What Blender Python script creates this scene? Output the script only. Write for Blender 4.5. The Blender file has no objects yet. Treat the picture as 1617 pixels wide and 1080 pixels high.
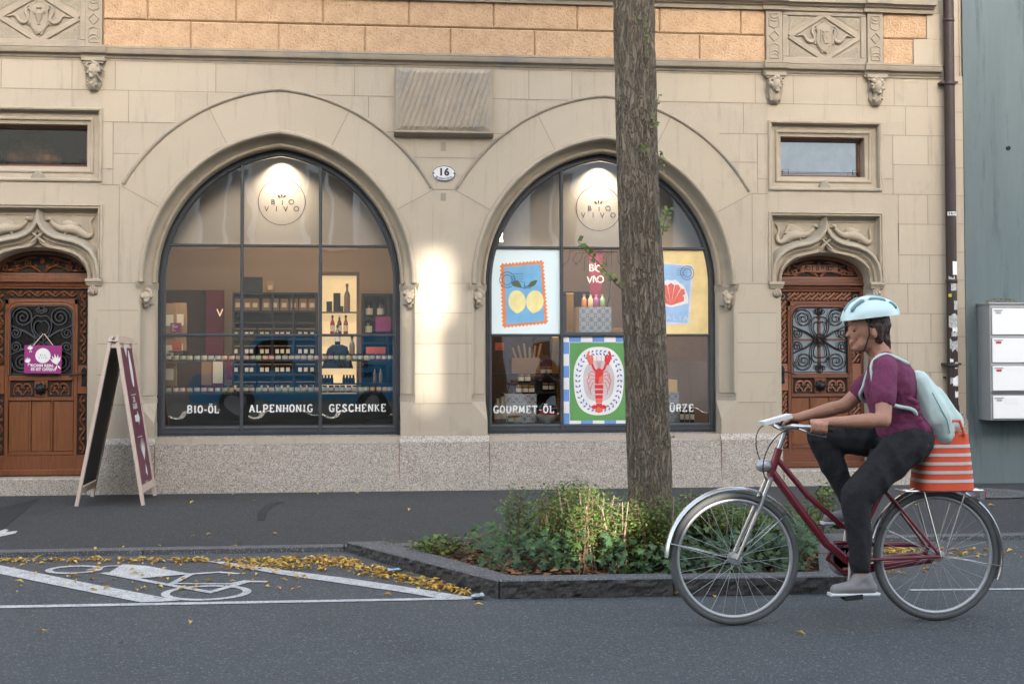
import bpy, math, random
import numpy as np
from mathutils import Vector, Matrix, noise
from mathutils.geometry import tessellate_polygon
random.seed(7)
R_ = math.radians
sc = bpy.context.scene
COL = sc.collection
# ------------------------------------------------------------------ camera, sky, sun, exposure
F_PX, PW, PH = 2200.0, 1617, 1080
yaw, pitch, roll, shp = .11327, .03167, -.00175, 43.14
CAM = Vector((0, -13.4, 1.2545))
fw = Vector((math.sin(yaw)*math.cos(pitch), math.cos(yaw)*math.cos(pitch), math.sin(pitch)))
rt0 = Vector((math.cos(yaw), -math.sin(yaw), 0))
up0 = rt0.cross(fw)
rt = math.cos(roll)*rt0 + math.sin(roll)*up0
up = -math.sin(roll)*rt0 + math.cos(roll)*up0
cd = bpy.data.cameras.new('camera')
cam = bpy.data.objects.new('camera', cd)
COL.objects.link(cam)
sc.camera = cam
cd.sensor_width = 36
cd.lens = F_PX/PW*36
cd.shift_y = -shp/PW
cd.clip_start = .1
cd.clip_end = 2000
m4 = Matrix.Identity(4)
for i in range(3):
    m4[i][0], m4[i][1], m4[i][2], m4[i][3] = rt[i], up[i], -fw[i], CAM[i]
cam.matrix_world = m4
SUN_EL, SUN_AZ = R_(16), math.atan2(.60, -4.7)      # azimuth as atan2(x, y)
sundir = Vector((math.sin(SUN_AZ)*math.cos(SUN_EL), math.cos(SUN_AZ)*math.cos(SUN_EL), math.sin(SUN_EL)))
w = bpy.data.worlds.new('World')
sc.world = w
w.use_nodes = True
wn = w.node_tree.nodes
sky = wn.new('ShaderNodeTexSky')
sky.sky_type = 'NISHITA'
sky.sun_disc = False
sky.sun_elevation = SUN_EL
sky.sun_rotation = SUN_AZ
sky.dust_density = 3.0
sky.ozone_density = .6
hs = wn.new('ShaderNodeHueSaturation')
hs.inputs['Saturation'].default_value = .72
w.node_tree.links.new(sky.outputs[0], hs.inputs['Color'])
w.node_tree.links.new(hs.outputs[0], wn['Background'].inputs[0])
wn['Background'].inputs[1].default_value = .15
sl = bpy.data.lights.new('sun', 'SUN')
sl.energy = 2.4
sl.angle = R_(.9)
sl.color = (1, .95, .86)
so = bpy.data.objects.new('sun', sl)
COL.objects.link(so)
so.rotation_euler = sundir.to_track_quat('Z', 'Y').to_euler()
so.location = (5, -30, 20)
sc.view_settings.view_transform = 'Standard'
sc.view_settings.look = 'None'
sc.view_settings.exposure = 2.76
sc.view_settings.gamma = 1
sc.cycles.max_bounces = 8
sc.cycles.transparent_max_bounces = 12
sc.cycles.caustics_reflective = False
sc.cycles.caustics_refractive = False
sc.cycles.sample_clamp_indirect = 6

def _ray(x, y):
    return fw*F_PX + (x-PW/2)*rt + (PH/2-shp-y)*up
def P(x, y, Y=0.0):                       # a point on the upright plane at depth Y
    d = _ray(x, y)
    return CAM + d*((Y-CAM.y)/d.y)
def G(x, y, Z=0.0):                       # a point on the level plane at height Z
    d = _ray(x, y)
    return CAM + d*((Z-CAM.z)/d.z)
# ------------------------------------------------------------------ materials
M = {}
def mat(name, col, rough=.8, col2=None, scale=6, mix=.5, bump=0., bscale=60, metal=0., spec=.5,
        speck=None, sscale=220, sthr=.62, stretch=(1, 1, 1), island=None, coat=0., detail=6, trans=0., emis=None, estr=0,
        stain=None, stscale=1.3, stthr=.58, bdist=.01, streak=None, crack=0):
    m = bpy.data.materials.new(name)
    m.use_nodes = True
    nt = m.node_tree
    N, L = nt.nodes, nt.links
    b = N['Principled BSDF']
    b.inputs['Roughness'].default_value = rough
    b.inputs['Metallic'].default_value = metal
    b.inputs['Specular IOR Level'].default_value = spec
    if coat: b.inputs['Coat Weight'].default_value = coat
    tc = N.new('ShaderNodeTexCoord')
    mp = N.new('ShaderNodeMapping')
    mp.inputs['Scale'].default_value = stretch
    L.new(tc.outputs['Object'], mp.inputs[0])
    def nz(s, d=6, rr=.6):
        n = N.new('ShaderNodeTexNoise')
        n.inputs['Scale'].default_value = s
        n.inputs['Detail'].default_value = d
        n.inputs['Roughness'].default_value = rr
        L.new(mp.outputs[0], n.inputs['Vector'])
        return n
    def mx(a, bb, fac):
        q = N.new('ShaderNodeMix')
        q.data_type = 'RGBA'
        for s, v in ((6, a), (7, bb)):
            if isinstance(v, tuple): q.inputs[s].default_value = (*v, 1)
            else: L.new(v, q.inputs[s])
        if isinstance(fac, float): q.inputs[0].default_value = fac
        else: L.new(fac, q.inputs[0])
        return q.outputs[2]
    def ramp(src, lo, hi):
        q = N.new('ShaderNodeMapRange')
        q.inputs[1].default_value = lo
        q.inputs[2].default_value = hi
        L.new(src, q.inputs[0])
        return q.outputs[0]
    out = col
    if col2 is None: col2 = tuple(c*.72 for c in col)
    f = nz(scale, detail)
    out = mx(col, col2, ramp(f.outputs['Fac'], .5-.5*(1-mix)-.02, .5+.5*(1-mix)+.02))
    if island:
        g = N.new('ShaderNodeNewGeometry')
        cr = N.new('ShaderNodeValToRGB')
        L.new(g.outputs['Random Per Island'], cr.inputs[0])
        els = cr.color_ramp.elements
        els[0].color = (*island[0], 1)
        els[1].color = (*island[-1], 1)
        for k, c in enumerate(island[1:-1]):
            e = els.new((k+1)/(len(island)-1))
            e.color = (*c, 1)
        out = mx(cr.outputs[0], out, .12)
    if crack:
        vo = N.new('ShaderNodeTexVoronoi')
        vo.feature = 'DISTANCE_TO_EDGE'
        vo.inputs['Scale'].default_value = crack
        wv = N.new('ShaderNodeVectorMath')
        wv.operation = 'ADD'
        L.new(mp.outputs[0], wv.inputs[0])
        wn_ = nz(3.0, 4)
        L.new(wn_.outputs['Color'], wv.inputs[1])
        L.new(wv.outputs[0], vo.inputs['Vector'])
        cr_ = ramp(vo.outputs['Distance'], .0, .16)
        out = mx(tuple(c*.48 for c in col), out, cr_)
    if stain:
        s = nz(stscale, 8, .7)
        out = mx(out, stain, ramp(s.outputs['Fac'], stthr, stthr+.12))
    if streak:
        m2 = N.new('ShaderNodeMapping')
        m2.inputs['Scale'].default_value = (7, 7, .55)
        L.new(tc.outputs['Object'], m2.inputs[0])
        n2 = N.new('ShaderNodeTexNoise')
        n2.inputs['Scale'].default_value = 1.6
        n2.inputs['Detail'].default_value = 9
        n2.inputs['Roughness'].default_value = .7
        L.new(m2.outputs[0], n2.inputs['Vector'])
        q2 = N.new('ShaderNodeMapRange')
        q2.inputs[1].default_value = .54
        q2.inputs[2].default_value = .78
        q2.inputs[4].default_value = .55
        L.new(n2.outputs['Fac'], q2.inputs[0])
        out = mx(out, streak, q2.outputs[0])
    if speck:
        s2 = N.new('ShaderNodeTexVoronoi')
        s2.inputs['Scale'].default_value = sscale
        L.new(mp.outputs[0], s2.inputs['Vector'])
        for k, c in enumerate(speck):
            sx = N.new('ShaderNodeSeparateColor')
            L.new(s2.outputs['Color'], sx.inputs[0])
            out = mx(out, c, ramp(sx.outputs[k], sthr, sthr+.08))
    if isinstance(out, tuple): b.inputs['Base Color'].default_value = (*out, 1)
    else: L.new(out, b.inputs['Base Color'])
    if bump:
        bn = N.new('ShaderNodeBump')
        bn.inputs['Strength'].default_value = bump
        bn.inputs['Distance'].default_value = bdist
        hsrc = nz(bscale, 8, .65).outputs['Fac']
        if crack:
            ad = N.new('ShaderNodeMath')
            ad.operation = 'ADD'
            L.new(hsrc, ad.inputs[0])
            L.new(cr_, ad.inputs[1])
            hsrc = ad.outputs[0]
        L.new(hsrc, bn.inputs['Height'])
        L.new(bn.outputs[0], b.inputs['Normal'])
    if trans:
        tb = N.new('ShaderNodeBsdfTranslucent')
        if isinstance(out, tuple): tb.inputs[0].default_value = (*out, 1)
        else: L.new(out, tb.inputs[0])
        ms = N.new('ShaderNodeMixShader')
        ms.inputs[0].default_value = trans
        L.new(b.outputs[0], ms.inputs[1])
        L.new(tb.outputs[0], ms.inputs[2])
        L.new(ms.outputs[0], N['Material Output'].inputs[0])
    if emis:
        b.inputs['Emission Color'].default_value = (*emis, 1)
        b.inputs['Emission Strength'].default_value = estr
    M[name] = m
    return m
def glassmat(name, tint=(1, 1, 1), refl=1.0, rough=.0, ior=1.5):
    m = bpy.data.materials.new(name)
    m.use_nodes = True
    nt = m.node_tree
    N, L = nt.nodes, nt.links
    N.remove(N['Principled BSDF'])
    t = N.new('ShaderNodeBsdfTransparent')
    t.inputs[0].default_value = (*tint, 1)
    g = N.new('ShaderNodeBsdfGlossy')
    g.inputs['Roughness'].default_value = rough
    tc = N.new('ShaderNodeTexCoord')
    n = N.new('ShaderNodeTexNoise')
    n.inputs['Scale'].default_value = 2.2
    n.inputs['Detail'].default_value = 1
    L.new(tc.outputs['Object'], n.inputs['Vector'])
    bn = N.new('ShaderNodeBump')
    bn.inputs['Strength'].default_value = .1
    bn.inputs['Distance'].default_value = .02
    L.new(n.outputs['Fac'], bn.inputs['Height'])
    L.new(bn.outputs[0], g.inputs['Normal'])
    fr = N.new('ShaderNodeFresnel')
    fr.inputs[0].default_value = ior
    ma = N.new('ShaderNodeMath')
    ma.operation = 'MULTIPLY'
    ma.inputs[1].default_value = refl
    ma.use_clamp = True
    L.new(fr.outputs[0], ma.inputs[0])
    ms = N.new('ShaderNodeMixShader')
    L.new(ma.outputs[0], ms.inputs[0])
    L.new(t.outputs[0], ms.inputs[1])
    L.new(g.outputs[0], ms.inputs[2])
    L.new(ms.outputs[0], N['Material Output'].inputs[0])
    M[name] = m

mat('stone', (.450, .380, .292), .9, (.385, .324, .248), 2.2, .35, .3, 90, stain=(.33, .285, .225), stscale=.9, stthr=.60, streak=(.22, .19, .15))
mat('stone_face', (.45, .38, .29), .9, (.37, .315, .24), 3, .35, .3, 90, stain=(.32, .28, .22), stscale=1.1, stthr=.60, streak=(.22, .19, .15), island=((.465, .395, .305), (.425, .358, .27), (.45, .382, .295), (.415, .353, .27), (.455, .38, .285)))
mat('stone_trim', (.425, .36, .275), .88, (.32, .265, .195), 5, .4, .3, 70, stain=(.30, .265, .20), stscale=2.6, stthr=.60)
mat('stone_top', (.37, .31, .235), .9, (.27, .228, .178), 5, .4, .4, 60, stain=(.25, .23, .20), stscale=2.5, stthr=.52)
mat('stone_dirty', (.25, .225, .185), .92, (.33, .29, .22), 7, .5, .3, 70)
mat('mortar', (.17, .145, .11), .95, (.36, .30, .22), 3, .3)
mat('ochre', (.60, .405, .25), .95, (.45, .29, .17), 9, .4, 1.0, 45, bdist=.02, speck=((.22, .13, .07),), sscale=120, sthr=.93, stain=(.42, .26, .14), stscale=11, stthr=.55)
mat('granite', (.44, .385, .32), .8, (.36, .31, .26), 5, .5, .35, 120, speck=((.17, .155, .14), (.56, .50, .44), (.28, .245, .21)), sscale=135, sthr=.76, stain=(.30, .27, .24), stscale=2.2, stthr=.6)
mat('granite_top', (.33, .29, .27), .8, (.25, .225, .21), 8, .5, .3, 140, speck=((.15, .14, .13), (.45, .42, .40)), sscale=110, sthr=.8)
mat('asphalt', (.086, .091, .094), .88, (.060, .064, .067), 1.1, .3, .9, 170, speck=((.20, .20, .20), (.115, .118, .12), (.04, .04, .042)), sscale=125, sthr=.90, stain=(.050, .053, .056), stscale=.6, stthr=.53)
mat('asphalt_walk', (.047, .048, .050), .9, (.034, .035, .037), 3.0, .2, .8, 200, bdist=.012, speck=((.13, .13, .13), (.080, .080, .082), (.02, .02, .02)), sscale=120, sthr=.92, stain=(.028, .029, .031), stscale=.9, stthr=.55)
mat('asphalt_patch', (.022, .023, .026), .9, (.017, .018, .02), 2, .3, .8, 260, speck=((.06, .06, .06), (.04, .04, .04)), sscale=170, sthr=.93)
mat('kerb', (.115, .115, .115), .85, (.07, .07, .072), 5, .4, .4, 120, speck=((.28, .28, .27), (.04, .04, .04)), sscale=170, sthr=.85)
mat('kerb_rough', (.075, .068, .062), .9, (.028, .026, .025), 22, .6, 1.0, 40, speck=((.12, .115, .11), (.02, .02, .02)), sscale=150, sthr=.92)
mat('paint', (.66, .65, .63), .8, (.38, .375, .36), 9, .5, .6, 200, speck=((.10, .10, .10), (.2, .2, .2)), sscale=120, sthr=.90, stain=(.19, .185, .18), stscale=9, stthr=.62)
mat('soil', (.060, .040, .026), .95, (.03, .02, .014), 20, .5, 1, 40)
mat('frame_metal', (.050, .055, .062), .45, (.035, .038, .043), 10, .5, .25, 30, spec=.5)
mat('wood', (.225, .073, .022), .42, (.105, .033, .011), 5, .5, .25, 60, stretch=(14, 14, 1), coat=.15)
mat('wood_red', (.19, .060, .024), .4, (.095, .030, .013), 5, .5, .25, 60, stretch=(1, 14, 14), coat=.15)
mat('wood_pale', (.25, .088, .026), .4, (.11, .036, .012), 4, .5, .25, 50, stretch=(16, 16, .8), coat=.15)
mat('wood_dark', (.030, .017, .012), .8, (.015, .010, .008), 8)
mat('wood_weathered', (.34, .15, .085), .6, (.20, .082, .045), 5, .5, .3, 60, stretch=(1, 14, 14))
mat('iron', (.022, .022, .024), .45, metal=.6)
mat('iron_grey', (.085, .09, .10), .5, metal=.5)
mat('pipe', (.050, .030, .027), .45, (.030, .020, .019), 5, .5, .2, 40, metal=.3)
mat('teal_wall', (.135, .168, .172), .9, (.100, .130, .137), 1.1, .3, .25, 40, stretch=(5, 1, .5), stain=(.075, .098, .105), stscale=1.3, stthr=.54, streak=(.145, .175, .178))
mat('teal_base', (.10, .13, .14), .9, (.07, .09, .10), 4)
mat('mail_metal', (.42, .42, .42), .4, (.36, .36, .36), 4, metal=.3)
mat('mail_door', (.80, .795, .78), .5, (.76, .755, .74), 3)
mat('mail_dark', (.10, .105, .11), .5)
mat('red', (.55, .015, .03), .5)
mat('white', (.78, .77, .75), .6, (.72, .71, .69), 5)
mat('sticker', (.55, .55, .54), .7, (.25, .25, .25), 60, .8)
mat('sticker_yellow', (.65, .62, .03), .6)
mat('sign_wood', (.62, .50, .42), .6, (.48, .36, .29), 6, .5, stretch=(12, 12, 1))
mat('sign_maroon', (.12, .022, .05), .5, (.10, .018, .042), 4)
mat('blackboard', (.018, .022, .022), .7, (.03, .035, .034), 4)
mat('purple', (.27, .022, .16), .5, (.25, .02, .15), 4)
mat('maroon', (.18, .01, .035), .7)
mat('vinyl', (.82, .82, .80), .5)
mat('logo', (.06, .025, .012), .6)
mat('panel', (.74, .65, .56), .85, (.70, .61, .52), 2)
mat('shop_wall', (.42, .33, .26), .9, (.38, .30, .24), 1.5)
mat('shop_brown', (.055, .026, .018), .8, (.04, .02, .014), 2)
mat('shop_floor', (.10, .06, .035), .6)
mat('shelf_black', (.016, .018, .02), .6)
mat('niche_glow', (.85, .62, .30), .8, emis=(1, .72, .36), estr=.12)
mat('niche_frame', (.20, .13, .08), .7)
mat('grey_base', (.045, .055, .055), .7, (.035, .042, .043), 2)
mat('lid_black', (.012, .012, .014), .4)
mat('label_cream', (.86, .80, .64), .7)
mat('kraft', (.36, .22, .11), .8, (.28, .17, .08), 12)
mat('orange_card', (.85, .16, .06), .6)
mat('gold', (.55, .33, .06), .3, metal=.8)
mat('bottle_dark', (.02, .012, .008), .2)
mat('bottle_clear', (.30, .27, .22), .2)
mat('bottle_red', (.40, .02, .02), .25)
mat('lid_wood', (.42, .24, .10), .7)
for n, c in dict(green=(.24, .48, .26), red=(.55, .10, .08), teal=(.20, .46, .46), cream=(.72, .62, .36), purple=(.30, .10, .30),
                 orange=(.65, .25, .08), blue=(.16, .28, .42), pink=(.60, .25, .28)).items():
    mat('jar_'+n, c, .3)
mat('tile_white', (.62, .64, .68), .4)
mat('tile_blue', (.12, .24, .50), .4)
mat('poster_pale', (.72, .82, .83), .6, (.70, .80, .81), 2)
mat('poster_orange', (.86, .27, .09), .6)
mat('poster_blue', (.20, .47, .74), .6)
mat('poster_lemon', (.92, .80, .36), .6)
mat('poster_olive', (.10, .13, .05), .6)
mat('poster_ink', (.05, .12, .22), .6)
mat('poster_text', (.22, .50, .66), .6)
mat('poster_green', (.12, .33, .09), .6)
mat('poster_oval', (.86, .83, .82), .6)
mat('poster_grey', (.62, .56, .57), .6)
mat('poster_red', (.72, .03, .03), .6)
mat('poster_coral', (.80, .16, .12), .6)
mat('poster_wreath', (.04, .14, .42), .6)
mat('poster_check', (.16, .32, .70), .6)
mat('poster_yellow', (.88, .66, .30), .6)
mat('poster_sky', (.36, .55, .80), .6)
mat('poster_lilac', (.72, .68, .74), .6)
mat('bark', (.36, .285, .20), .95, (.19, .148, .105), 10, .6, .9, 22, bdist=.03, crack=9.0, stretch=(3.4, 3.4, .75), stain=(.30, .22, .13), stscale=2, stthr=.56, speck=((.30, .31, .26),), sscale=24, sthr=.985)
mat('twig', (.22, .14, .085), .9, (.12, .07, .04), 20)
mat('twig_pale', (.42, .32, .22), .9)
L_G = ((.08, .16, .03), (.15, .23, .04), (.05, .10, .024), (.24, .29, .06), (.10, .17, .035))
mat('leaf_hedge', (.08, .14, .03), .5, island=L_G, trans=.25)
mat('leaf_ivy', (.03, .07, .02), .5, island=((.020, .052, .018), (.045, .10, .030), (.026, .062, .024), (.085, .16, .04), (.014, .034, .014), (.06, .12, .03)), trans=.12)
mat('leaf_crown', (.10, .13, .03), .6, island=((.07, .11, .02), (.20, .17, .03), (.10, .13, .025), (.32, .22, .03)), trans=.35)
mat('leaf_fallen', (.60, .36, .06), .7, island=((.70, .44, .07), (.50, .25, .06), (.80, .56, .14), (.32, .15, .05), (.74, .50, .09), (.78, .60, .22)), trans=.1)
mat('leaf_brown', (.20, .09, .04), .8, island=((.24, .10, .045), (.12, .055, .03), (.36, .18, .07), (.08, .04, .025)), trans=.05)
mat('skin', (.50, .26, .165), .6, (.40, .18, .115), 14, .5, .35, 120)
mat('hair', (.035, .018, .012), .6, (.06, .03, .018), 40, stretch=(1, 1, 8))
mat('shirt', (.20, .035, .095), .85, (.14, .024, .065), 7, .5, .6, 26, bdist=.02)
mat('trousers', (.014, .014, .016), .9, (.022, .022, .025), 7, .6, .6, 22, bdist=.02)
mat('helmet', (.66, .80, .76), .35, (.58, .74, .70), 3, coat=.4)
mat('tyre', (.11, .11, .108), .8, (.08, .08, .08), 20)
mat('helmet_vent', (.20, .34, .35), .5)
mat('bag_mint', (.58, .68, .62), .8, (.50, .61, .55), 6, .5, .4, 20)
mat('bag_orange', (.80, .10, .035), .7, (.72, .09, .03), 6)
mat('bag_stripe', (.72, .66, .62), .7)
mat('bike_red', (.20, .012, .025), .3, coat=.5)
mat('chrome', (.62, .62, .63), .22, metal=.9)
mat('silver', (.50, .50, .50), .4, metal=.5)
mat('rubber', (.022, .022, .022), .8)
mat('shoe', (.26, .25, .24), .7)
mat('eye_dark', (.02, .015, .012), .3)
mat('van_blue', (.07, .38, .62), .3, coat=.6)
mat('van_glass', (.02, .025, .03), .08)
mat('van_text', (.01, .015, .03), .5)
mat('opp_plaster', (.55, .46, .36), .9, (.48, .40, .31), 1)
mat('opp_white', (.84, .82, .79), .9)
mat('roof', (.22, .11, .07), .9)
mat('plaque', (.72, .72, .72), .25, coat=.5)
mat('plaque_ink', (.015, .02, .05), .4)
mat('foil_blue', (.25, .50, .68), .3)
mat('can', (.45, .50, .54), .3, metal=.7)
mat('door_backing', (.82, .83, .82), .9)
mat('dark_room', (.035, .024, .018), .9)
mat('pendant', (.34, .16, .05), .35, (.12, .05, .02), 14, .6)
glassmat('shop_glass', (.95, .96, .96), 3.8)
glassmat('bright_door_glass', (.93, .93, .93), 9)
glassmat('door_glass', (.93, .93, .93), 1.5)
glassmat('mirror_glass', (.90, .92, .92), 13.0)
# ------------------------------------------------------------------ mesh helpers
WLOC = {}
class MB:
    def __init__(s): s.v, s.f, s.m = [], [], []
    def add(s, vs, fs, mi=0):
        n = len(s.v)
        s.v += [tuple(v) for v in vs]
        s.f += [tuple(i+n for i in f) for f in fs]
        s.m += [mi]*len(fs)
        return s
    def box(s, x0, x1, y0, y1, z0, z1, mi=0, c=0.):
        if c <= 0:
            vs = [(x, y, z) for z in (z0, z1) for y in (y0, y1) for x in (x0, x1)]
            return s.add(vs, [(0, 2, 3, 1), (4, 5, 7, 6), (0, 1, 5, 4), (2, 6, 7, 3), (0, 4, 6, 2), (1, 3, 7, 5)], mi)
        return s.prism([(x0, z0), (x1, z0), (x1, z1), (x0, z1)], y0, y1, mi, c)
    def obox(s, c, ax, ay, az, mi=0):         # oriented box: centre and three half vectors
        c, ax, ay, az = map(Vector, (c, ax, ay, az))
        vs = [c+i*ax+j*ay+k*az for k in (-1, 1) for j in (-1, 1) for i in (-1, 1)]
        return s.add(vs, [(0, 2, 3, 1), (4, 5, 7, 6), (0, 1, 5, 4), (2, 6, 7, 3), (0, 4, 6, 2), (1, 3, 7, 5)], mi)
    def prism(s, poly, y0, y1, mi=0, c=0.):   # XZ outline with front at y0 and back at y1, chamfered front edge
        poly = ccw(poly)
        n = len(poly)
        fr = offset(poly, c) if c else poly
        rings = [[(x, y0, z) for x, z in fr]]
        if c: rings.append([(x, y0+c, z) for x, z in poly])
        rings.append([(x, y1, z) for x, z in poly])
        vs = [v for r in rings for v in r]
        fs = []
        for k in range(len(rings)-1):
            for i in range(n):
                j = (i+1) % n
                fs.append((k*n+i, (k+1)*n+i, (k+1)*n+j, k*n+j))
        s.add(vs, fs, mi)
        s.flat(fr, y0, mi)
        s.flat(poly, y1, mi, True)
        return s
    def flat(s, poly, y, mi=0, back=False, holes=()):
        poly = ccw(poly)
        loops = [[Vector((x, z, 0)) for x, z in poly]]+[[Vector((x, z, 0)) for x, z in h] for h in holes]
        tris = tessellate_polygon(loops)
        allv = [v for l in loops for v in l]
        fs = []
        for t in tris:
            a, b, c = (allv[i] for i in t)
            cr = (b.x-a.x)*(c.y-a.y)-(b.y-a.y)*(c.x-a.x)
            if abs(cr) < 1e-12: continue
            t = tuple(t) if (cr > 0) != back else (t[0], t[2], t[1])
            fs.append(t)
        return s.add([(v.x, y, v.y) for v in allv], fs, mi)
    def ground(s, poly, z, mi=0):             # XY outline facing up
        poly = ccw(poly)
        tris = tessellate_polygon([[Vector((x, y, 0)) for x, y in poly]])
        fs = []
        for t in tris:
            a, b, c = (poly[i] for i in t)
            cr = (b[0]-a[0])*(c[1]-a[1])-(b[1]-a[1])*(c[0]-a[0])
            fs.append(tuple(t) if cr > 0 else (t[0], t[2], t[1]))
        zz = z if callable(z) else (lambda x, y: z)
        return s.add([(x, y, zz(x, y)) for x, y in poly], fs, mi)
    def tube(s, pts, r, n=6, mi=0, closed=False, cap=True, flat=1.0):
        pts = [Vector(p) for p in pts]
        if len(pts) < 2: return s
        rs = r if isinstance(r, (list, tuple)) else [r]*len(pts)
        vs, fs = [], []
        prev = None
        N = len(pts)
        for i, p in enumerate(pts):
            if closed: t = (pts[(i+1) % N]-pts[i-1])
            else: t = pts[min(i+1, N-1)]-pts[max(i-1, 0)]
            if t.length < 1e-9: t = Vector((0, 0, 1))
            t.normalize()
            if prev is None:
                a = Vector((0, 1, 0)) if abs(t.y) < .9 else Vector((1, 0, 0))
                u = (a-t*a.dot(t)).normalized()
            else:
                u = prev-t*prev.dot(t)
                u = u.normalized() if u.length > 1e-6 else prev
            prev = u
            v = t.cross(u)
            for k in range(n):
                an = 2*math.pi*k/n
                vs.append(p+u*(math.cos(an)*rs[i]*flat)+v*(math.sin(an)*rs[i]))
        for i in range(N if closed else N-1):
            j = (i+1) % N
            for k in range(n):
                l = (k+1) % n
                fs.append((i*n+k, i*n+l, j*n+l, j*n+k))
        if cap and not closed:
            fs.append(tuple(range(n))[::-1])
            fs.append(tuple((N-1)*n+k for k in range(n)))
        return s.add(vs, fs, mi)
    def lathe(s, prof, c, n=16, mi=0, axis='z'):    # prof of (radius, height)
        vs, fs = [], []
        for r, h in prof:
            for k in range(n):
                a = 2*math.pi*k/n
                x, y, z = r*math.cos(a), r*math.sin(a), h
                if axis == 'y': x, y, z = x, -z, y
                vs.append((c[0]+x, c[1]+y, c[2]+z))
        for i in range(len(prof)-1):
            for k in range(n):
                l = (k+1) % n
                fs.append((i*n+k, i*n+l, (i+1)*n+l, (i+1)*n+k))
        fs.append(tuple(range(n))[::-1])
        fs.append(tuple((len(prof)-1)*n+k for k in range(n)))
        return s.add(vs, fs, mi)
    def ball(s, c, r, n=10, mi=0, rot=None):
        rx, ry, rz = (r, r, r) if not isinstance(r, (tuple, list)) else r
        m = n
        h = max(4, n//2)
        vs, fs = [], []
        for i in range(1, h):
            th = math.pi*i/h
            for k in range(m):
                a = 2*math.pi*k/m
                vs.append(Vector((rx*math.sin(th)*math.cos(a), ry*math.sin(th)*math.sin(a), rz*math.cos(th))))
        vs.append(Vector((0, 0, rz)))
        vs.append(Vector((0, 0, -rz)))
        T, B = len(vs)-2, len(vs)-1
        for i in range(h-2):
            for k in range(m):
                l = (k+1) % m
                fs.append((i*m+k, (i+1)*m+k, (i+1)*m+l, i*m+l))
        for k in range(m):
            l = (k+1) % m
            fs.append((T, k, l))
            fs.append((B, (h-2)*m+l, (h-2)*m+k))
        if rot is not None: vs = [rot @ v for v in vs]
        c = Vector(c)
        return s.add([v+c for v in vs], fs, mi)
    def cap(s, p0, r0, p1, r1, n=10, mi=0):          # tapered limb
        s.tube([p0, p1], [r0, r1], n, mi)
        s.ball(p0, r0, n, mi)
        s.ball(p1, r1, n, mi)
        return s
    def sweep(s, path, prof, mi=0, closed=False):    # prof of (inward offset, y) along an XZ path (inside on the right-hand side)
        k = len(prof)
        offs = [offset_open(path, o, closed) for o, _ in prof]
        vs, fs = [], []
        n = len(path)
        for i in range(n):
            for j in range(k):
                vs.append((offs[j][i][0], prof[j][1], offs[j][i][1]))
        for i in range(n if closed else n-1):
            a = (i+1) % n
            for j in range(k-1):
                fs.append((i*k+j, i*k+j+1, a*k+j+1, a*k+j))
        return s.add(vs, fs, mi)
    def build(s, name, mats, parent=None, smooth=False, remesh=None, angle=None, sub=0):
        if not s.v: return None
        me = bpy.data.meshes.new(name)
        xs = np.array(s.v)
        lo, hi = xs.min(0), xs.max(0)
        org = Vector(((lo[0]+hi[0])/2, (lo[1]+hi[1])/2, lo[2]))
        me.from_pydata([tuple(v) for v in (xs-np.array(org))], [], s.f)
        if not isinstance(mats, (list, tuple)): mats = [mats]
        for m in mats: me.materials.append(M[m] if isinstance(m, str) else m)
        if len(mats) > 1: me.polygons.foreach_set('material_index', s.m)
        me.update()
        o = bpy.data.objects.new(name, me)
        COL.objects.link(o)
        if remesh:
            md = o.modifiers.new('r', 'REMESH')
            md.mode = 'VOXEL'
            md.voxel_size = remesh
            ms = o.modifiers.new('s', 'SMOOTH')
            ms.iterations = 4
            ms.factor = .6
            dg = bpy.context.evaluated_depsgraph_get()
            me2 = bpy.data.meshes.new_from_object(o.evaluated_get(dg))
            o.modifiers.clear()
            o.data = me2
            me2.name = name
            if not me2.materials:
                me2.materials.append(M[mats[0]])
            smooth = True
            me = me2
        if smooth:
            me.polygons.foreach_set('use_smooth', [True]*len(me.polygons))
        if angle:
            me.polygons.foreach_set('use_smooth', [True]*len(me.polygons))
            me.set_sharp_from_angle(angle=R_(angle))
        place(o, org, parent)
        return o
def wrinkle(o, amp, sc_, seed=0):
    me = o.data
    n = len(me.vertices)
    nr = [v.normal.copy() for v in me.vertices]
    for i, v in enumerate(me.vertices):
        p = v.co
        a = noise.noise((p.x*sc_+seed, p.y*sc_*.6, p.z*sc_*.45+p.x*sc_*.5))
        b = noise.noise((p.x*sc_*2.3, p.y*sc_*1.7+seed, p.z*sc_*1.6-p.x*sc_*1.4))
        v.co = p+nr[i]*amp*((1-abs(a)*4)*.8+b*.8)
    me.update()
def place(o, org, parent):
    if parent is not None:
        o.parent = parent
        o.location = Vector(org)-WLOC[parent.name]
    else:
        o.location = org
    WLOC[o.name] = Vector(org)
def ccw(p):
    a = sum(p[i][0]*p[(i+1) % len(p)][1]-p[(i+1) % len(p)][0]*p[i][1] for i in range(len(p)))
    return list(p) if a > 0 else list(p)[::-1]
def offset_open(path, o, closed=False):
    n = len(path)
    out = []
    for i in range(n):
        p = Vector(path[i][:2])
        a = Vector(path[i-1][:2]) if (i > 0 or closed) else None
        b = Vector(path[(i+1) % n][:2]) if (i < n-1 or closed) else None
        ns = []
        for q, r in ((a, p), (p, b)):
            if q is None or r is None: continue
            d = r-q
            if d.length < 1e-9: continue
            d.normalize()
            ns.append(Vector((d.y, -d.x)))
        if not ns: out.append(tuple(p)); continue
        nn = sum(ns, Vector((0, 0)))
        nn.normalize()
        k = 1/max(.35, nn.dot(ns[0]))
        out.append(tuple(p+nn*o*k))
    return out
def offset(poly, o):                                  # ccw closed polygon, positive = inward
    return offset_open(poly, -o, True)
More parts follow.
